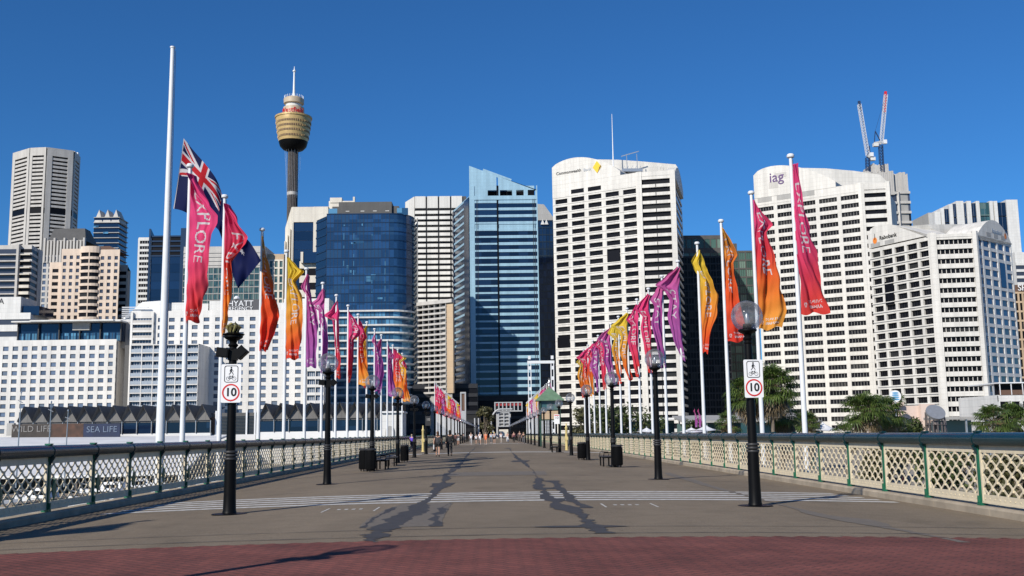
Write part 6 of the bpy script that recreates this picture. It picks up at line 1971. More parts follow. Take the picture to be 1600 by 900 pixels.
a, b_ = pt(1594, 420), pt(1690, 420); zt = Zt(1598, 394, 420)
B.core([a, b_, (b_[0], 440), (a[0], 440)], zt, 'white_wall'); B.bands([a, b_], 30, zt - 5, 14, 'white_wall', 'glass_grey', .4, .4); B.done()
# low white building right with terrace
D = 235
B = Bld('low_building', 'low white terrace building with dark window strips at the right edge', d=D, px=1590)
a, b_ = pt(1549, D), pt(1760, D); zt = Zt(1580, 617, D)
B.core([a, b_, (b_[0], 255), (a[0], 255)], zt, 'white_wall')
B.grid(a, b_, -3, zt - .8, 4, 12, 'white_wall', ('glass_black', 'dark_steel'), .5, .25, .4)
mb = MB(); mb.box(a[0] + .4, b_[0], D - .3, D - .1, zt, zt + 1.1); B.part('terrace_screen', mb, 'brown')
mb = MB(); mb.box(a[0] + .2, b_[0], D - .5, D + 15, zt + 2.6, zt + 2.85)
for k in range(12): mb.box(a[0] + .5 + k * 2.6, a[0] + .65 + k * 2.6, D - .4, D - .2, zt, zt + 2.6)
B.part('pergola', mb, 'pole_white')
mb = MB(); mb.box(a[0] + 1, b_[0], D + 3, D + 3.2, zt, zt + 2.6); B.part('terrace_window', mb, 'glass_black'); B.done()
# ------------------------------------------------------------------ observation tower
D = 860
cx = P(457, 300, D).x; zb = -3.9
root = empty('observation_tower', (cx, D, zb), 0, 'tall slender tower with golden turret, red lettering and white spire', 'tower')
def tz(y): return Zt(458, y, D) - zb
S = D / 1625
mb = MB(); mb.lathe([(7.2 * S, 0), (7.2 * S, tz(235))], n=20)
for k in range(20):
    a = 2 * PI * k / 20
    mb.bar((7.6 * S * math.cos(a), 7.6 * S * math.sin(a), 60), (7.6 * S * math.cos(a + .3), 7.6 * S * math.sin(a + .3), tz(236)), .7)
mb.build('shaft', mat('tower_shaft', (.085, .075, .072), .8, var=.3, scale=.6), root)
mb = MB(); mb.lathe([(7.8 * S, tz(306)), (8.4 * S, tz(305)), (8.4 * S, tz(301)), (7.8 * S, tz(300))], n=20); mb.build('collar', M['grey_conc'], root)
mb = MB()
for k in range(16):
    a = 2 * PI * k / 16; mb.bar((13 * S * math.cos(a), 13 * S * math.sin(a), tz(236)), (8.6 * S * math.cos(a + .25), 8.6 * S * math.sin(a + .25), tz(310)), .06)
mb.build('stay_cable', M['steel'], root)
prof = [(8, 237), (16, 234), (21, 229), (23, 222)]
mb = MB(); mb.lathe([(r * S, tz(y)) for r, y in prof], n=40); mb.build('soffit', M['black_metal'], root, smooth=True)
mb = MB()
levels = [(23, 222), (24, 217), (24.4, 215), (25.4, 209), (25.6, 207.5), (26.4, 202), (26.7, 200), (27.4, 195), (27.7, 193), (28.4, 188), (28.2, 186), (20, 184)]
mb.lathe([(r * S, tz(y)) for r, y in levels], n=48); mb.build('turret', M['gold'], root, smooth=True)
for (r0, y0, r1_, y1) in ((24.25, 217.5, 24.6, 214.5), (25.6, 209.5, 25.9, 206.5), (26.6, 202.5, 26.95, 199.5), (27.6, 195.5, 27.9, 192.5)):
    mb = MB(); mb.lathe([(r0 * S, tz(y0)), (r1_ * S, tz(y1))], n=48); mb.f = [f for f in mb.f if len(f) == 4]; mb.m = [0] * len(mb.f); mb.build('window_band', M['brown'], root)
    mb = MB()
    for k in range(60):
        a = 2 * PI * k / 60; mb.bar((r0 * 1.004 * S * math.cos(a), r0 * 1.004 * S * math.sin(a), tz(y0)), (r1_ * 1.004 * S * math.cos(a), r1_ * 1.004 * S * math.sin(a), tz(y1)), .3)
    mb.build('window_mullion', M['gold'], root, kind='stuff')
mb = MB(); mb.lathe([(29.5 * S, tz(186)), (29.5 * S, tz(183.5)), (20 * S, tz(183))], n=40); mb.build('deck_rim', M['gold'], root)
mb = MB(); mb.lathe([(17.3 * S, tz(184)), (16.6 * S, tz(169)), (12.5 * S, tz(168)), (12.5 * S, tz(164)), (16 * S, tz(162.5)), (16.2 * S, tz(155.5)), (14 * S, tz(154)), (13.5 * S, tz(153.5)), (0, tz(153))], n=40); mb.build('drum', mat('drum_gold', (.50, .40, .28), .5), root, smooth=True)
mb = MB(); mb.lathe([(12.9 * S, tz(168)), (12.9 * S, tz(164))], n=30); mb.f = [f for f in mb.f if len(f) == 4]; mb.m = [0] * len(mb.f); mb.build('drum_band', M['white_wall'], root)
mb = MB()
for k in range(24):
    a = 2 * PI * k / 24; mb.bar((15 * S * math.cos(a), 15 * S * math.sin(a), tz(154)), (15 * S * math.cos(a), 15 * S * math.sin(a), tz(150.5)), .3)
mb.lathe([(8 * S, tz(154)), (7 * S, tz(151)), (0, tz(151))], n=20)
mb.build('roof_railing', M['pole_white'], root)
mb = MB(); mb.lathe([(2.6 * S, tz(152)), (1.9 * S, tz(140)), (1.4 * S, tz(113)), (2.6 * S, tz(112)), (2.6 * S, tz(110)), (1.0 * S, tz(109.5)), (.35 * S, tz(104)), (0, tz(103.5))], n=12)
mb.build('spire', M['pole_white'], root, smooth=True)
# red lettering wrapped on the drum
def wrap(body, size, zc, rad, a0):
    vs, fs = text_geo(body, size, 0.15, 'CENTER')
    out = MB()
    out.add([((rad + v[2]) * math.sin(a0 + v[0] / rad), -(rad + v[2]) * math.cos(a0 + v[0] / rad), zc + v[1]) for v in vs], fs)
    return out
wrap('Westfield', 6.0, tz(176), 17.5 * S, -0.05).build('red_letters', M['sign_red'], root)

# ------------------------------------------------------------------ zigzag roofed waterfront halls
def zig(name, label, x0, x1, n, d, base_y=678, seed=1):
    org = (X(x0, d), d, -4.6)
    root = empty(name, org, 0, label, 'hall')
    zv, zpk, zg0 = Zt(200, 658, d) + 4.6, Zt(200, 633, d) + 4.6, Zt(200, base_y, d) + 4.6
    W = X(x1, d) - X(x0, d); w = W / n
    mb = MB()
    for k in range(n):
        a = k * w
        # folded pyramid bay leaning forward
        mb.add([(a, 0, zv), (a + w, 0, zv), (a + w * .5, .1, zpk - 1.1), (a + w * .5, -1.3, zpk), (a, 14, zpk - .4), (a + w, 14, zpk - .4), (a, -.6, zv + .3), (a + w, -.6, zv + .3)],
               [(0, 1, 2), (6, 3, 2, 0), (7, 1, 2, 3), (6, 4, 3), (3, 4, 5), (3, 5, 7)])
    mb.box(0, W, .4, 14, zv - .4, zv)
    mb.build('roof', M['zig_grey'], root)
    mb = MB(); mb.box(0, W, .5, 13.5, 0, zg0); mb.build('wall', M['roof_white'], root)
    for k in range(n):
        mb = MB(); mb.box(k * w + .12, k * w + w - .12, .6, .7, zg0, zv - .3); mb.build('window', M['glass_dkblue'], root)
    mb = MB()
    for k in range(n + 1): mb.box(k * w - .07, k * w + .07, .2, .6, zg0, zv)
    mb.build('mullion', M['steel'], root)
    mb = MB(); mb.box(0, W, .8, 13, zg0, zv - .4); mb.build('core_wall', M['dark_grey'], root)
zig('waterfront_hall', 'dark hall with zigzag pleated roof in front of the left hotel', 27, 328, 13, 250)
zig('waterfront_hall', 'dark zigzag roofed hall in front of the hotel with the name board', 404, 612, 9, 250)
B = Bld('low_building', 'dark louvred block with white columns linking the two zigzag halls', ground=-4.6, d=252, px=365)
p = [pt(327, 252), pt(404, 252)]; zt = Zt(365, 645, 252)
B.core([p[0], p[1], (p[1][0], 264), (p[0][0], 264)], zt, 'dark_grey')
for k in range(14): B.w('dark_teal').strip([pt(345, 252), pt(400, 252)], zt - 1 - k * .34, zt - .85 - k * .34, 0, .15)
mb = MB(); mb.strip([pt(327, 252), pt(341, 252)], -4, zt - 1, 0, .2); B.part('brown_wall', mb, 'brown')
mb = MB()
for px_ in (328, 341, 388, 401): mb.strip([pt(px_, 252), pt(px_ + 2.4, 252)], -4, zt + .5, .2, .5)
B.part('column', mb, 'pole_white')
mb = MB(); mb.strip(p, -4.6, Zt(365, 679, 252), 0, .9); B.part('base', mb, 'roof_white'); B.done()
B = Bld('low_building', 'small white block with an arched opening beside the left railing', ground=-4.6, d=240, px=612)
p = [pt(596, 240), pt(629, 240)]; zt = Zt(612, 645, 240)
B.core([p[0], p[1], (p[1][0], 250), (p[0][0], 250)], zt, 'white_wall')
mb = MB(); x = X(609, 239.6)
pts = [(x - 1, 239.7, -4)] + [(x - 1 + (1 - math.cos(k * PI / 8)) * 1.0, 239.7, 2.5 + 1.3 * math.sin(k * PI / 8)) for k in range(9)] + [(x + 1, 239.7, -4)]
mb.ext(pts, (0, 0, 0), (0, .2, 0)); B.part('arch_opening', mb, 'mid_grey')
mb = MB(); mb.box(p[0][0], p[1][0] + .3, 239.4, 250, zt, zt + .35); B.part('roof', mb, 'roof_white'); B.done()
# added near-black block for the shadow zone left of the bridge end
B = Bld('low_building', 'added near-black low block standing in for shade behind the far left flags', ground=-3.9, d=385, px=690)
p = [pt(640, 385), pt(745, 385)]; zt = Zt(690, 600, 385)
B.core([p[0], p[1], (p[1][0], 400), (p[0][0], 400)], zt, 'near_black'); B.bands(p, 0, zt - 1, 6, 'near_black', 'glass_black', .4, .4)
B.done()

# aquarium signs and white wave roof
mb = MB()
def wave():
    rows = [(158, -3.35), (163, -2.85), (172, -1.8), (184, -.55), (198, .7), (212, 1.6), (228, 2.2), (247, 2.4)]
    vs, fs = [], []
    xs = [-200, -150, -110, -80, -62, -50]
    nx = len(xs)
    for (y, z) in rows:
        for i, x in enumerate(xs):
            xx = x if i < nx - 1 else -46 - (y - 158) * .16
            vs.append((xx, y, z + .25 * math.sin(i * 1.3)))
    n = len(vs)
    vs += [(x, y, z - .4) for x, y, z in vs]
    for j in range(len(rows) - 1):
        for i in range(nx - 1):
            a = j * nx + i
            fs.append((a, a + 1, a + nx + 1, a + nx)); fs.append((n + a, n + a + nx, n + a + nx + 1, n + a + 1))
    for i in range(nx - 1): fs.append((i, n + i, n + i + 1, i + 1))
    for j in range(len(rows) - 1):
        a = j * nx + nx - 1; fs.append((a, n + a, n + a + nx, a + nx))
    return MB().add(vs, fs)
root = empty('aquarium_roof', (-70, 158, -4.6), 0, 'white wave shaped waterfront roof below the zigzag hall at the left', 'building')
w = wave(); w.build('roof', M['roof_white'], root, org=(0, 0, 0)).location = (70, -158, 4.6)
mb = MB()
for k in range(16): mb.box(-120 + k * 5.2, -119.7 + k * 5.2, 161, 161.4, -4.6, -3.2)
mb.box(-120, -47, 165, 166, -6, -2.9)
o = mb.build('wall', M['dark_grey'], root); o.location = (70, -158, 4.6)
d = 236
org = P(100, 684, d)
root = empty('roof_sign', tuple(org), 0, 'long dark and blue roof sign reading WILD LIFE and SEA LIFE', 'sign')
mb = MB(); xw = lambda px: X(px, d) - org.x
mb.box(xw(18), xw(80), 0, .5, 0, 3.1); mb.build('brown_board', M['sign_brown'], root)  # boards and letters darkened: the sign's shade is put into their colours
mb = MB(); mb.box(xw(80) + .02, xw(130), 0.02, .5, 0, 3.1); mb.build('copper_board', mat('copper', (.06, .024, .012), .6, var=.5, scale=.8), root)
mb = MB(); mb.box(xw(130) + .02, xw(187), 0, .5, 0, 3.0); mb.build('blue_board', M['sign_blue'], root)
mb = MB(); text_mb(mb, 'WILD LIFE', 1.95, (xw(49), 0, 2.0), (1, 0, 0), (0, 0, 1), (0, -1, 0), .05, off=.06); mb.build('sign_letters', mat('faded_shaded_letters', (.20, .19, .18), .6), root)
mb = MB(); text_mb(mb, 'SEA LIFE', 1.9, (xw(159), 0, 1.7), (1, 0, 0), (0, 0, 1), (0, -1, 0), .05, off=.06); mb.build('sign_letters', mat('faded_shaded_white', (.13, .17, .24), .6), root)
mb = MB(); mb.box(xw(8), xw(19), .6, 1.6, .6, 3.4); mb.box(xw(18), xw(187), .6, 1.4, -4, 0); mb.build('support', M['mid_grey'], root)
# thin masts on the wharf
for i, (px, py, h) in enumerate(((28, 697, 80), (76, 697, 65), (103, 697, 52))):
    p = P(px, py, 150)
    root = empty('mast', (p.x, 150, -4.9), 0, ('leftmost', 'middle', 'rightmost')[i] + ' of three thin grey masts standing before the waterfront hall', 'mast', 'thin masts before the waterfront hall')
    hh = h * 150 / 1625 + (p.z + 4.9)
    mb = MB(); mb.tube([(0, 0, 0), (0.1, 0, hh)], [.13, .05], 8); mb.build('pole', M['steel'], root)
    mb = MB(); mb.tube([(-.3, 0, hh * .93), (.4, 0, hh * .9)], .06, 6); mb.lathe([(.05, 0), (.12, .1), (.1, .3), (0, .4)], (0.1, 0, hh), 8); mb.build('fitting', M['steel'], root)

# ------------------------------------------------------------------ boats below the left railing
def boat(label, x, y, rz, L=8.0, cab=True, stripe='sign_blue', first=None):
    root = empty('motor_boat', (x, y, -6.2), rz, label, 'boat', 'boats moored below the left railing')
    mb = MB(); st = []
    ns = 9
    for i in range(ns):
        u = i / (ns - 1); hw = 1.35 * (1 - max(0, (u - .45) / .55) ** 2.2) + .02; zk = -.35 + .5 * max(0, u - .6); zd = 1.0 + .5 * u * u
        xx = -L / 2 + L * u
        st.append([(xx, -hw, zd), (xx, -hw * .8, .25), (xx, 0, zk), (xx, hw * .8, .25), (xx, hw, zd)])
    vs = [p for s_ in st for p in s_]; fs = []
    for i in range(ns - 1):
        for k in range(4): a = i * 5 + k; fs.append((a, a + 5, a + 6, a + 1))
        fs.append((i * 5 + 4, i * 5 + 9, i * 5 + 5, i * 5))
    fs.append((0, 1, 2, 3, 4)); mb.add(vs, fs); mb.build('hull', M['boat_white'], root)
    mb = MB(); mb.add([(-1.8, -.95, 1.1), (1.6, -.9, 1.25), (1.6, .9, 1.25), (-1.8, .95, 1.1), (-1.6, -.8, 2.3), (.7, -.7, 2.3), (.7, .7, 2.3), (-1.6, .8, 2.3)], [(0, 1, 5, 4), (1, 2, 6, 5), (2, 3, 7, 6), (3, 0, 4, 7), (4, 5, 6, 7)]); mb.build('cabin', M['boat_white'], root)
    mb = MB(); mb.box(-1.4, .5, -.93, -.90, 1.5, 2.0); mb.box(-1.4, .5, .90, .93, 1.5, 2.0); mb.add([(1.5, -.8, 1.42), (1.5, .8, 1.42), (.92, .66, 2.2), (.92, -.66, 2.2)], [(0, 1, 2, 3)]); mb.build('window', M['glass_black'], root)
    mb = MB(); mb.tube([(1.8, -.9, 1.3), (2.0, -.85, 1.8), (L / 2 - .3, 0, 2.1), (2.0, .85, 1.8), (1.8, .9, 1.3)], .03, 6); mb.build('rail', M['steel'], root)
    return root
boat('white motor boat seen through the left lattice near the frame edge', P(20, 760, 125).x, 118, R(10))
boat('white motor boat moored beside the jetty, second from the left', P(60, 760, 125).x, 126, R(160))
boat('white motor boat with orange bow cover below the fourth lattice panel', P(160, 765, 122).x, 122, R(175))
boat('white motor boat behind the orange covered one', P(175, 745, 140).x, 140, R(170), 9)
boat('white motor boat moored nearest the bridge piers', P(250, 742, 135).x, 135, R(5), 9)
boat('small white boat farther along the wharf', P(230, 730, 152).x, 150, R(20), 7)
boat('small white boat last along the wharf', P(330, 718, 155).x, 154, R(0), 7)
root = empty('jetty', (-60, 120, -6.2), 0, 'grey timber jetty between the moored boats', 'jetty')
mb = MB(); mb.box(-22, 26, 11, 13, 1.0, 1.25); mb.box(-10, -8.4, -14, 11, .98, 1.2); mb.box(8, 9.6, -8, 11, .98, 1.2); mb.build('deck', M['wood'], root)
mb = MB()
for k in range(10): mb.lathe([(.16, -1), (.16, 2.6)], (-20 + k * 4.8, 10.8, 0), 8)
mb.build('pile', M['wood'], root)

# ------------------------------------------------------------------ palms, trees, shrubs
def leafmat(name, c, c2):
    m, nt, b = nmat(name)
    geo = nt.nodes.new('ShaderNodeNewGeometry')
    cr = nt.nodes.new('ShaderNodeValToRGB'); cr.color_ramp.elements[0].color = (*c, 1); cr.color_ramp.elements[1].color = (*c2, 1)
    link(nt, geo.outputs['Random Per Island'], cr.inputs[0]); link(nt, cr.outputs[0], b.inputs['Base Color'])
    b.inputs['Roughness'].default_value = .5
    tr = nt.nodes.new('ShaderNodeBsdfTranslucent'); link(nt, cr.outputs[0], tr.inputs['Color'])
    mx = nt.nodes.new('ShaderNodeMixShader'); mx.inputs[0].default_value = .3
    link(nt, b.outputs[0], mx.inputs[1]); link(nt, tr.outputs[0], mx.inputs[2]); link(nt, mx.outputs[0], nt.nodes['Material Output'].inputs['Surface'])
    return m
M['palm'] = leafmat('palm_leaf', (.035, .065, .014), (.13, .19, .04))
M['palm_dry'] = leafmat('palm_dry_leaf', (.14, .10, .05), (.28, .21, .12))
M['leaf'] = leafmat('leaf', (.035, .055, .018), (.10, .13, .035))
M['leaf_olive'] = leafmat('leaf_olive', (.07, .07, .03), (.15, .14, .06))
M['trunk'] = mat('trunk', (.16, .13, .10), .9, var=.3, scale=4, bump=.5, bscale=8)
def fan(mb, c, d, up, size, r, n=13):
    """fan leaf at c pointing along d"""
    d = Vector(d).normalized(); s = d.cross(Vector(up)).normalized()
    u = s.cross(d).normalized()
    for k in range(n):
        a = (k - (n - 1) / 2) / (n - 1) * R(215) + r.uniform(-.05, .05)
        t = (d * math.cos(a) + s * math.sin(a)).normalized()
        L = size * (1 - .18 * abs(k - n / 2) / n * 2) * r.uniform(.85, 1.05)
        w = t.cross(u).normalized() * size * .05
        m_ = c + t * L * .55 + u * .05
        e = c + t * L - Vector((0, 0, 1)) * L * r.uniform(.22, .55)
        mb.add([c - w * .3, c + w * .3, m_ + w, m_ - w, e], [(0, 1, 2, 3), (3, 2, 4)])
def palm(label, x, y, z0, h, cr=2.4, seed=1, nf=46, dry=16, lean=.3):
    nf = int(nf * 1.35)
    r = random.Random(seed)
    root = empty('palm_tree', (x, y, z0), 0, label, 'palm tree', 'fan palms beyond the right railing')
    mb = MB(); pts = [(lean * math.sin(k / 6 * 1.5), 0, h * k / 6) for k in range(7)]
    mb.tube(pts, [.26, .22, .2, .19, .18, .2, .22], 10); mb.build('trunk', M['trunk'], root, smooth=True)
    c0 = Vector(pts[-1])
    g, dr, pe = MB(), MB(), MB()
    for k in range(nf + dry):
        isd = k >= nf
        th = r.uniform(0, 2 * PI)
        ph = math.asin(r.uniform(-.35, 1)) if not isd else R(r.uniform(-80, -35))
        d = Vector((math.cos(th) * math.cos(ph), math.sin(th) * math.cos(ph), math.sin(ph)))
        st = cr * r.uniform(.45, .75) * (1 if not isd else .8)
        c = c0 + d * st + Vector((0, 0, -st * .12))
        pe.bar(c0, c, .035)
        fan(dr if isd else g, c, (d + Vector((0, 0, -.25))), (0, 0, 1), cr * r.uniform(.38, .5), r)
    g.build('crown', M['palm'], root); pe.build('leaf_stalk', M['palm_dry'], root)
    if dry: dr.build('dead_leaf', M['palm_dry'], root)
    return root
Q = -3.95
def pp(px, d): return X(px, d, 640)
palm('shaggy fan palm behind the nearest right speed sign, left of two tall ones', pp(1165, 112), 112, Q, 9.2, 2.9, 1, 60, 26)
palm('tallest fan palm with brown hanging leaves right of the speed sign', pp(1203, 108), 108, Q, 9.9, 3.1, 2, 70, 40)
palm('lower fan palm with hanging brown leaves beside the tallest palm', pp(1218, 116), 116, Q, 7.0, 2.5, 3, 40, 50)
palm('short fan palm behind the flagpole near the tent roofs', pp(1133, 118), 118, Q, 6.4, 1.9, 4, 26, 10)
palm('bushy fan palm in front of the right white building, left of two stems', pp(1345, 104), 104, Q, 7.2, 2.7, 5, 60, 12)
palm('bushy fan palm crown nearest the pink wall', pp(1374, 109), 109, Q, 7.0, 2.7, 6, 60, 18)
palm('low fan palm left of the bushy pair', pp(1318, 112), 112, Q, 5.0, 2.0, 7, 30, 14)
palm('low fan palm right of the bushy pair', pp(1398, 114), 114, Q, 5.2, 1.9, 8, 34, 8)
palm('fan palm near the right edge, left one of two', pp(1548, 104), 104, Q, 6.0, 2.4, 9, 60, 8)
palm('fan palm near the right edge, right one of two', pp(1580, 108), 108, Q, 6.2, 2.4, 10, 60, 8)
palm('tiny distant palm above the pink wall', pp(1400, 205), 205, Q, 11.0, 2.2, 11, 30, 2)
palm('small round palm near the tents at centre right', pp(1255, 140), 140, Q, 6.3, 2.2, 12, 40, 6)
def tree(label, x, y, z0, h, w, seed=1, m='leaf', name='tree', n=900, th=None, cat='tree', ls=.42):
    r = random.Random(seed)
    root = empty(name, (x, y, z0), 0, label, cat)
    th = th if th is not None else h * .35
    tb = MB(); tb.tube([(0, 0, 0), (.1, 0, th), (0, .1, h * .75)], [w * .05 + .06, w * .04 + .04, .03], 8)
    cl = []
    for k in range(9):
        a = r.uniform(0, 6.28); rr = w * .5 * r.uniform(.25, .8); z = th + (h - th) * r.uniform(.15, .85)
        c = Vector((rr * math.cos(a), rr * math.sin(a), z)); cl.append((c, w * r.uniform(.16, .28)))
        tb.tube([(0.05, 0, th * r.uniform(.7, 1)), tuple(c * .6 + Vector((0, 0, th * .3))), tuple(c)], [w * .025 + .02, w * .015 + .015, .015], 6)
    cl.append((Vector((0, 0, h * .85)), w * .22))
    tb.build('trunk', M['trunk'], root, smooth=True)
    mb = MB()
    for k in range(n):
        c, rad = r.choice(cl)
        d = Vector((r.gauss(0, 1), r.gauss(0, 1), r.gauss(0, 1))).normalized()
        p = c + d * rad * r.uniform(.55, 1.12) ** 1 * Vector((1, 1, .85)).length / 1.65
        a = Vector((r.gauss(0, 1), r.gauss(0, 1), r.gauss(0, .6))).normalized() * ls * r.uniform(.5, 1); b_ = a.cross(d).normalized() * ls * .45 * r.uniform(.6, 1.2)
        mb.add([p - a, p + b_, p + a, p - b_], [(0, 1, 2, 3)])
    mb.build('crown', M[m], root)
    return root
tree('dark leafy tree in front of the far blue tower base', X(757, 332), 332, -3.9, Zt(757, 632, 332) + 3.9, 5.5, 1, 'leaf_olive', n=1600, ls=.5)
tree('olive shrub behind the right row of poles under the bank tower', X(908, 170), 170, Q, Zt(908, 632, 170) - Q, 5.5, 2, 'leaf_olive', 'shrub', 1500, 1.0, 'shrub')
tree('green tree left of the bank tower base among the poles', X(935, 180), 180, Q, Zt(935, 628, 180) - Q, 7.5, 3, 'leaf', n=1500, th=1.5)
tree('dark green tree under the striped face of the bank tower', X(985, 185), 185, Q, Zt(985, 632, 185) - Q, 8, 4, 'leaf', n=1600, th=1.5)
tree('round dark bush beside the silver disc sculpture', X(1430, 120), 120, Q, Zt(1430, 650, 120) - Q, 4.2, 5, 'leaf', 'shrub', 1500, .6, 'shrub', .3)
tree('pale olive tree between flagpole and tents at the right', X(1262, 150), 150, Q, Zt(1262, 640, 150) - Q, 5, 6, 'leaf_olive', 'tree', 1300, 1.2, ls=.35)
tree('green bush at the foot of the pink wall', X(1405, 118), 118, Q, Zt(1405, 668, 118) - Q, 4, 7, 'leaf_olive', 'shrub', 900, .5, 'shrub', .3)
tree('small olive tree in front of the dark block right of bank tower', X(1093, 175), 175, Q, Zt(1093, 652, 175) - Q, 5.5, 8, 'leaf', n=1000, th=1)
tree('dark tree in the gap behind the far right flags', X(838, 345), 345, -3.9, Zt(838, 648, 345) + 3.9, 7, 9, 'leaf', n=900, ls=.6)
tree('low dark tree right of the bank tower among the canopies', X(1035, 165), 165, Q, Zt(1035, 650, 165) - Q, 5, 10, 'leaf', n=900, th=1)
tree('tree crown below deck level seen through the right lattice', X(1480, 75), 75, Q, 4.0, 5, 11, 'leaf', n=2200, th=1, ls=.26)
tree('second tree crown below deck level seen through the right lattice, nearer the frame edge', X(1580, 68), 68, Q, 3.6, 5, 12, 'leaf_olive', n=2200, th=1, ls=.26)
tree('low bushy tree seen through the right lattice behind the fifth panel', X(1380, 90), 90, Q, 4.3, 5, 13, 'leaf_olive', n=2200, th=1, ls=.26)

# ------------------------------------------------------------------ waterfront furniture, right
def pavilion(label, x0, x1, d, y_top, dep=8, m='mid_grey', name='pavilion', thick=.4, slope=0.0):
    root = empty(name, (X(x0, d), d, Q), 0, label, 'pavilion')
    W = X(x1, d) - X(x0, d); zt = Zt((x0 + x1) / 2, y_top, d) - Q
    mb = MB(); mb.ext([(0, 0, zt - thick), (0, dep, zt - thick + slope), (0, dep, zt + slope), (0, 0, zt)], (0, 0, 0), (W, 0, 0)); mb.build('roof', M[m], root)
    n = max(2, int(W / 4))
    for k in range(n + 1):
        mb = MB(); mb.box(k * (W - .3) / n, k * (W - .3) / n + .25, .3, .55, 0, zt - thick); mb.build('post', M['steel'], root)
    mb = MB(); mb.box(.3, W - .3, dep * .7, dep * .7 + .2, 0, zt - thick - .1); mb.build('window', M['glass_teal'], root)
    for k in range(n): 
        mb = MB(); mb.box(k * W / n + .5, (k + 1) * W / n - .6, dep * .45, dep * .6, 0, 1.6); mb.build('counter', M['wood'], root)
    return root
pavilion('long grey canopy roof beyond the railing under the dark block', 1068, 1180, 200, 657, 12, slope=1.2)
pavilion('second grey canopy roof behind the shaggy palms', 1170, 1262, 190, 655, 10, slope=1.5)
pavilion('pale low canopy beneath the bank tower entrance', 985, 1064, 210, 653, 8, 'roof_white')
pavilion('low dark pavilion behind the right row of poles', 890, 985, 225, 664, 6, 'dark_grey')
pavilion('glass pavilion right of the silver disc sculpture', 1478, 1548, 160, 651, 8, 'mid_grey')
pavilion('small grey roof left of the white tent', 1262, 1288, 150, 660, 5, 'mid_grey', slope=1)
def parasol(label, px, d, py, r_=2.6, hh=1.1):
    p = P(px, py, d)
    root = empty('tent_canopy', (p.x, d, Q), 0, label, 'tent', 'white tent canopies on the waterfront')
    zt = p.z - Q
    mb = MB(); n = 16; vs, fs = [], []
    for j in range(6):
        u = j / 5; z = zt - hh * (1 - (1 - u) ** 2.2)
        for k in range(n):
            a = 2 * PI * k / n; vs.append((r_ * u * math.cos(a) * 1.15 + (0.04 if j == 0 else 0), r_ * u * math.sin(a), z + .12 * abs(math.sin(2 * a)) * u))
    for j in range(5):
        for k in range(n): fs.append((j * n + k, j * n + (k + 1) % n, (j + 1) * n + (k + 1) % n, (j + 1) * n + k))
    nn = len(vs); vs += [(x, y, z - .05) for x, y, z in vs]; fs += [tuple(nn + i for i in f)[::-1] for f in fs]
    mb.add(vs, fs); mb.build('canopy', M['boat_white'], root, smooth='all')
    mb = MB(); mb.tube([(0, 0, 0), (0, 0, zt + .2)], .06, 8); mb.build('pole', M['steel'], root)
parasol('white pointed tent canopy between the palms at the right', 1284, 150, 659, 3.0, 1.3)
parasol('white tent canopy left of the flagpole near the dark block', 1102, 160, 664, 2.4, .9)
parasol('white tent canopy partly hidden below the violet flags', 1080, 165, 668, 2.8, .8)
parasol('small white tent under the bank tower', 1010, 175, 668, 2.4, .8)
# pink banner pair
for i, px in enumerate((1086, 1092)):
    p = P(px, 660, 168); me = getflag('V', 'V1', 5, 'STAY')
    o = bpy.data.objects.new('banner_flag', me); COL.objects.link(o); o.location = (p.x, 168, p.z + 2.2); o.scale = (.55, .55, .55)
    tag(o, 'small violet banner over the waterfront tents, ' + ('left' if i == 0 else 'right') + ' of two', 'flag')
# pink walled theatre
B = Bld('low_building', 'low salmon pink building in front of the right white tower', ground=Q, d=170, px=1420)
p = [pt(1388, 170, 650), pt(1458, 170, 650)]; zt = Zt(1425, 634, 170)
B.core([p[0], p[1], (p[1][0], 180), (p[0][0], 180)], zt, 'pink_wall')
mb = MB(); mb.box(p[0][0], X(1412, 170), 169, 179, zt, Zt(1400, 629, 170)); mb.strip([pt(1436, 170, 650), pt(1458, 170, 650)], Q, zt + .25, .1, .9); B.part('upper_wall', mb, 'pink_wall')
mb = MB(); mb.box(X(1387, 168), X(1407, 168), 166.5, 168.9, Zt(1400, 645, 168), Zt(1400, 643, 168)); mb.box(X(1392, 168), X(1406, 168), 168.2, 168.6, Zt(1400, 660, 168), Zt(1400, 645, 168)); B.part('bay_window', mb, 'glass_grey')
B.done()
# round blue-white dish sign
p = P(1399, 619, 165)
root = empty('dish_sign', (p.x, 165, Zt(1399, 631, 165)), 0, 'round pale dish with blue swirl mounted above the pink building', 'sign')
rr = 9.2 * 165 / 1625; zc = p.z - Zt(1399, 631, 165)
mb = MB(); mb.add([(x, 0, zc + z) for x, z in circ(rr, 28)] + [(x, .25, zc + z) for x, z in circ(rr, 28)], [tuple(range(28)), tuple(range(28, 56))[::-1]] + [(i, i + 28, (i + 1) % 28 + 28, (i + 1) % 28) for i in range(28)]); mb.build('dish', M['sign_white'], root)
mb = MB()
for k in range(4): mb.add([(x * (.7 - k * .05) , -.03 - k * .004, zc + z * .14 + (k - 1.5) * rr * .36) for x, z in circ(rr, 16)], [tuple(range(16))])
mb.build('swirl', mat('sky_blue_paint', (.1, .35, .6), .5), root)
mb = MB(); mb.tube([(0, .1, -3), (0, .1, zc - rr)], .12, 8); mb.build('pole', M['steel'], root)
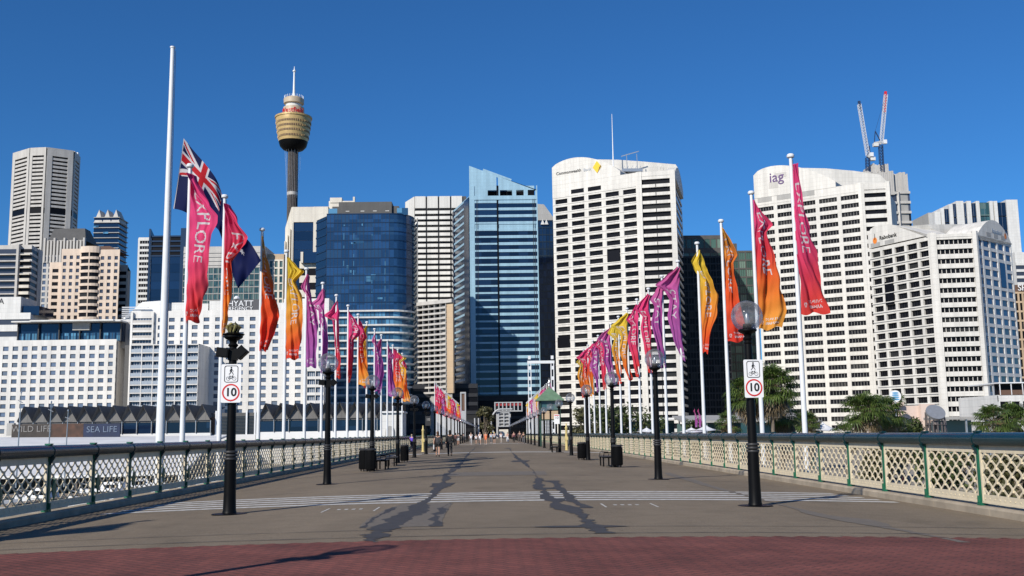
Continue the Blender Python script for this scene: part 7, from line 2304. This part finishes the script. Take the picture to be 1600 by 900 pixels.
# silver disc on a ring of bars
d = 118
p = P(1461, 646, d)
root = empty('disc_sculpture', (p.x, d, Q), 0, 'silver tilted disc carried on a round cage of metal bars', 'sculpture')
zc = p.z - Q; rr = 14 * d / 1625
mb = MB(); til = R(50)
def dt(x, y, z): return (x, y * math.cos(til) - z * math.sin(til) * -1 * -1, zc + y * math.sin(til) + z * math.cos(til))
vs = [dt(x, y, 0) for x, y in circ(rr * 1.05, 36)] + [dt(x, y, .3) for x, y in circ(rr * 1.05, 36)]
mb.add(vs, [tuple(range(36))[::-1], tuple(range(36, 72))] + [(i, (i + 1) % 36, (i + 1) % 36 + 36, i + 36) for i in range(36)]); mb.build('disc', M['steel'], root)
mb = MB()
for k in range(14):
    a = 2 * PI * k / 14; mb.bar((1.15 * rr * math.cos(a), 1.15 * rr * math.sin(a), 0), (1.0 * rr * math.cos(a), 1.0 * rr * math.sin(a), zc - .2 + .8 * math.sin(a)), .13)
for k in range(22): mb.lathe([(1.1 * rr, k * .28), (1.16 * rr, k * .28 + .03), (1.1 * rr, k * .28 + .06)], n=20) if k % 3 == 0 else None
mb.lathe([(.35, 0), (.35, zc - .8)], n=10)
mb.build('cage', mat('cage_steel', (.22, .19, .18), .4, .5), root)
# ------------------------------------------------------------------ people
def skin_mesh(name, verts, edges, radii, mats, root=0, sub=2):
    me = bpy.data.meshes.new(name + '_base'); me.from_pydata(verts, edges, []); me.update()
    o = bpy.data.objects.new(name + '_base', me); COL.objects.link(o)
    md = o.modifiers.new('skin', 'SKIN'); md.use_smooth_shade = True
    for i, v in enumerate(me.skin_vertices[0].data):
        r = radii[i]; v.radius = r if hasattr(r, '__len__') else (r, r); v.use_root = (i == root)
    ss = o.modifiers.new('sub', 'SUBSURF'); ss.levels = sub; ss.render_levels = sub
    dg = bpy.context.evaluated_depsgraph_get()
    out = bpy.data.meshes.new_from_object(o.evaluated_get(dg)); out.name = name
    bpy.data.objects.remove(o); bpy.data.meshes.remove(me)
    out.materials.clear(); out.materials.append(mats)
    out.polygons.foreach_set('use_smooth', [True] * len(out.polygons))
    return out
def pose(step=.22, arm=.18, bend=.1):
    """joints in metres for a 1.7 m person facing -Y"""
    J = {'pelvis': (0, 0, .95), 'waist': (0, 0, 1.08), 'chest': (0, -.01, 1.30), 'neck': (0, 0, 1.45), 'head0': (0, -.01, 1.52), 'head1': (0, -.02, 1.60), 'head2': (0, -.01, 1.68)}
    for s, n in ((-1, 'l'), (1, 'r')):
        J['hip' + n] = (s * .095, 0, .90)
        k = step * s
        J['knee' + n] = (s * .10, -.6 * k - (.06 if k < 0 else .02), .50)
        J['ankle' + n] = (s * .10, -k + (.04 if k < 0 else 0), .09 + (.05 if k < 0 else 0))
        J['toe' + n] = (s * .11, -k - .14, .035 + (.0 if k > 0 else 0))
        J['shoulder' + n] = (s * .18, 0, 1.39)
        a = -arm * s
        J['elbow' + n] = (s * .245, -a * .5 + .02, 1.12)
        J['wrist' + n] = (s * .26, -a - bend * .8, .89 + bend * .4)
        J['hand' + n] = (s * .262, -a * 1.15 - bend, .80 + bend * .5)
    return J
BE = [('pelvis', 'waist'), ('waist', 'chest'), ('chest', 'neck'), ('neck', 'head0'), ('head0', 'head1'), ('head1', 'head2')]
for n in 'lr': BE += [('pelvis', 'hip' + n), ('hip' + n, 'knee' + n), ('knee' + n, 'ankle' + n), ('ankle' + n, 'toe' + n), ('chest', 'shoulder' + n), ('shoulder' + n, 'elbow' + n), ('elbow' + n, 'wrist' + n), ('wrist' + n, 'hand' + n)]
RB = {'pelvis': (.14, .10), 'waist': (.125, .09), 'chest': (.15, .105), 'neck': .052, 'head0': (.065, .07), 'head1': (.078, .095), 'head2': (.06, .07)}
for n in 'lr': RB.update({'hip' + n: .085, 'knee' + n: .055, 'ankle' + n: .038, 'toe' + n: (.04, .03), 'shoulder' + n: .055, 'elbow' + n: .04, 'wrist' + n: .028, 'hand' + n: (.03, .042)})
def sub_mesh(name, J, edges, RR, m, extra=0.0, root=None):
    keys = []
    for a, b_ in edges:
        for k in (a, b_):
            if k not in keys: keys.append(k)
    vs = [J[k] for k in keys]; es = [(keys.index(a), keys.index(b_)) for a, b_ in edges]
    rs = [tuple(x + extra for x in (RR[k] if hasattr(RR[k], '__len__') else (RR[k], RR[k]))) for k in keys]
    return skin_mesh(name, vs, es, rs, m, keys.index(root) if root in keys else 0, 2)
_pm = {}
def cloth(col):
    k = 'cloth_%d_%d_%d' % tuple(int(c * 255) for c in col)
    if k not in M: M[k] = mat(k, col, .85, var=.08, scale=12)
    return M[k]
def person(label, x, y, rz, top, bottom, hair, long_hair=False, shorts=False, step=.22, scale=1.0, sleeves=False, bag=None, arm=.18, bend=.1, z=None, dress=False):
    root = empty('person', (x, y, cz(x) if z is None else z), rz, label, 'person', None)
    root.scale = (scale,) * 3
    J = pose(step, arm, bend)
    def part(nm, me):
        o = bpy.data.objects.new(nm, me); COL.objects.link(o); o.parent = root
        return o
    def cached(kind, maker):
        k = (kind, step, arm, bend)
        if k not in _pm: _pm[k] = maker()
        return _pm[k]
    def tint(me, m):
        me = me.copy(); me.materials.clear(); me.materials.append(m); return me
    part('body', cached('body', lambda: sub_mesh('body', J, BE, RB, M['skin'], 0, 'pelvis')))
    te = [('pelvis', 'waist'), ('waist', 'chest'), ('chest', 'shoulderl'), ('chest', 'shoulderr')]
    JJ = dict(J)
    for n in 'lr':
        q = [J['shoulder' + n][i] * .45 + J['elbow' + n][i] * .55 for i in range(3)]
        JJ['sl' + n] = tuple(q)
    RR = dict(RB); RR.update({'sll': .062, 'slr': .062, 'pelvis': (.15, .115), 'waist': (.14, .105)})
    for n in 'lr':
        te.append(('shoulder' + n, 'sl' + n))
        if sleeves: te.append(('sl' + n, 'elbow' + n)); te.append(('elbow' + n, 'wrist' + n))
    JJ['pelvis'] = (0, 0, .97 if not dress else .9)
    if dress: JJ['skirt'] = (0, 0, .62); RR['skirt'] = (.21, .18); te.append(('pelvis', 'skirt'))
    part('shirt' if not dress else 'dress', tint(cached(('shirt', sleeves, dress), lambda: sub_mesh('shirt', JJ, te, RR, M['skin'], .016, 'waist')), cloth(top)))
    J2 = dict(J); R2 = dict(RB); le = [('pelvis', 'hipl'), ('pelvis', 'hipr')]
    R2['pelvis'] = (.14, .105)
    for n in 'lr':
        if shorts:
            J2['k' + n] = tuple(J['hip' + n][i] * .35 + J['knee' + n][i] * .65 for i in range(3)); R2['k' + n] = .085
            le.append(('hip' + n, 'k' + n))
        else:
            R2['ankle' + n] = .052; R2['knee' + n] = .066
            le += [('hip' + n, 'knee' + n), ('knee' + n, 'ankle' + n)]
    part('shorts' if shorts else 'trousers', tint(cached(('leg', shorts), lambda: sub_mesh('trousers', J2, le, R2, M['skin'], .014, 'pelvis')), cloth(bottom)))
    mb = MB(); mb.lathe([(0, 1.735), (.05, 1.725), (.085, 1.69), (.098, 1.64), (.094, 1.58), (.07, 1.545 if not long_hair else 1.5)] + ([(.085, 1.42), (.06, 1.36), (0, 1.34)] if long_hair else [(.0, 1.53)]), (0, .022, 0), 12)
    mb.build('hair', cloth(hair), root, smooth='all')
    for n in 'lr':
        t = J['toe' + n]; a = J['ankle' + n]
        mb = MB(); mb.tube([(a[0], a[1] + .05, a[2] - .035), (a[0], a[1] - .03, t[2] + .02), (t[0], t[1] - .02, t[2])], [.045, .05, .036], 8); mb.build('shoe', cloth((.03, .03, .03) if hair[0] < .2 else (.6, .6, .6)), root, smooth='all')
    # eyes, nose, ears keep the head readable when seen closer
    mb = MB()
    mb.box(-.045, -.02, -.118, -.105, 1.605, 1.617); mb.box(.02, .045, -.118, -.105, 1.605, 1.617); mb.build('eyes', M['sign_black'], root)
    if bag:
        mb = MB(); mb.box(.24, .30, -.10, .12, .50, .82); mb.tube([(.27, -.06, .82), (.27, .0, .93), (.27, .07, .82)], .008, 6); mb.build('bag', cloth(bag), root)
    return root
def gpx(px, py): 
    return gp(px, py)
Wt, Bk, Gy = (.75, .75, .76), (.015, .015, .017), (.12, .12, .13)
x, y = gp(684, 713.5); person('woman in dark grey top and black shorts walking away with a white bag', x, y, R(180), (.045, .045, .05), Bk, (.09, .04, .02), True, True, .16, 1.0, bag=(.7, .7, .7))
x, y = gp(703, 712.5); person('person in black top and long black trousers walking away beside the woman in shorts', x, y, R(182), Bk, Bk, (.02, .015, .012), True, False, .10, 1.04, sleeves=True, arm=.08)
x, y = gp(643.5, 703.5); person('person in violet shirt and dark trousers near the left railing', x, y, R(160), (.12, .06, .55), (.03, .03, .05), (.35, .28, .2), False, False, .15, 1.0)
x, y = gp(736, 694.5); person('man in white shirt and pale trousers walking, first on the left of the distant group', x, y, R(0), Wt, (.35, .35, .36), (.25, .2, .16), False, False, .2, 1.0)
x, y = gp(744, 694); person('child-sized walker in white beside the man in white', x, y, R(0), Wt, Gy, (.05, .04, .03), False, True, .15, .85)
x, y = gp(750, 694.5); person('walker in white top and bare legs left of the one in orange', x, y, R(0), Wt, (.6, .6, .6), (.5, .42, .35), False, True, .2, 1.0)
x, y = gp(759, 694.5); person('walker in bright orange dress at the centre of the distant group', x, y, R(0), (.80, .20, .08), (.8, .22, .1), (.2, .12, .08), True, True, .18, 1.0, dress=True)
x, y = gp(767.5, 692.5); person('walker in pale blue top right of the one in orange', x, y, R(0), (.45, .58, .68), Gy, (.5, .45, .1), False, False, .15, 1.0)
x, y = gp(772.5, 693.5); person('walker in grey shirt and dark shorts with yellow hat', x, y, R(0), (.4, .42, .45), Bk, (.6, .5, .08), False, True, .2, 1.0)
x, y = gp(712, 697); person('dark clothed walker behind the couple near the left lamps', x, y, R(180), (.10, .04, .04), Bk, (.03, .02, .02), True, False, .14, 1.0)
x, y = gp(716, 696); person('walker in white shorts near the left railing behind the couple', x, y, R(180), (.12, .11, .12), (.6, .6, .6), (.05, .04, .03), False, True, .16, 1.0)
x, y = gp(783, 691.5); person('distant walker in white right of the yellow hat', x, y, R(0), Wt, (.4, .35, .3), (.2, .15, .1), False, False, .15, 1.0)
x, y = gp(793, 691.3); person('far walker in pale pink at the bridge end', x, y, R(0), (.6, .4, .34), Wt, (.1, .08, .06), False, False, .15, 1.0)
x, y = gp(812, 693); person('person in brown jacket near the right row of lamps', x, y, R(10), (.14, .09, .08), (.10, .08, .07), (.04, .03, .02), False, False, .12, 1.1, sleeves=True)
x, y = gp(803, 692); person('person in maroon top among the far right lamps', x, y, R(0), (.20, .06, .08), Bk, (.04, .03, .02), False, False, .15, 1.05)
x, y = gp(724, 692); person('distant dark walker just left of the white shirted man', x, y, R(180), Gy, Bk, (.03, .02, .02), False, False, .15, 1.0)
x, y = gp(818, 693.5); person('person in black beside the man with brown jacket', x, y, R(0), Bk, Gy, (.04, .03, .02), False, False, .12, 1.02)
# people on the promenade below, right
for i, (px, d, c) in enumerate(((1295, 96, (.7, .2, .1)), (1330, 99, (.7, .7, .7)), (1412, 92, (.6, .1, .12)), (1450, 95, (.2, .3, .5)), (1250, 100, (.65, .3, .3)))):
    person(('walker in red-orange top', 'walker in white top', 'walker in crimson top', 'walker in blue top', 'walker in pale red top')[i] + ' on the quay seen through the right lattice', X(px, d, 740), d, R(90 * (1 if i % 2 else -1)), c, Gy, (.05, .04, .03), z=Q, step=.2)
bpy.context.view_layer.update()
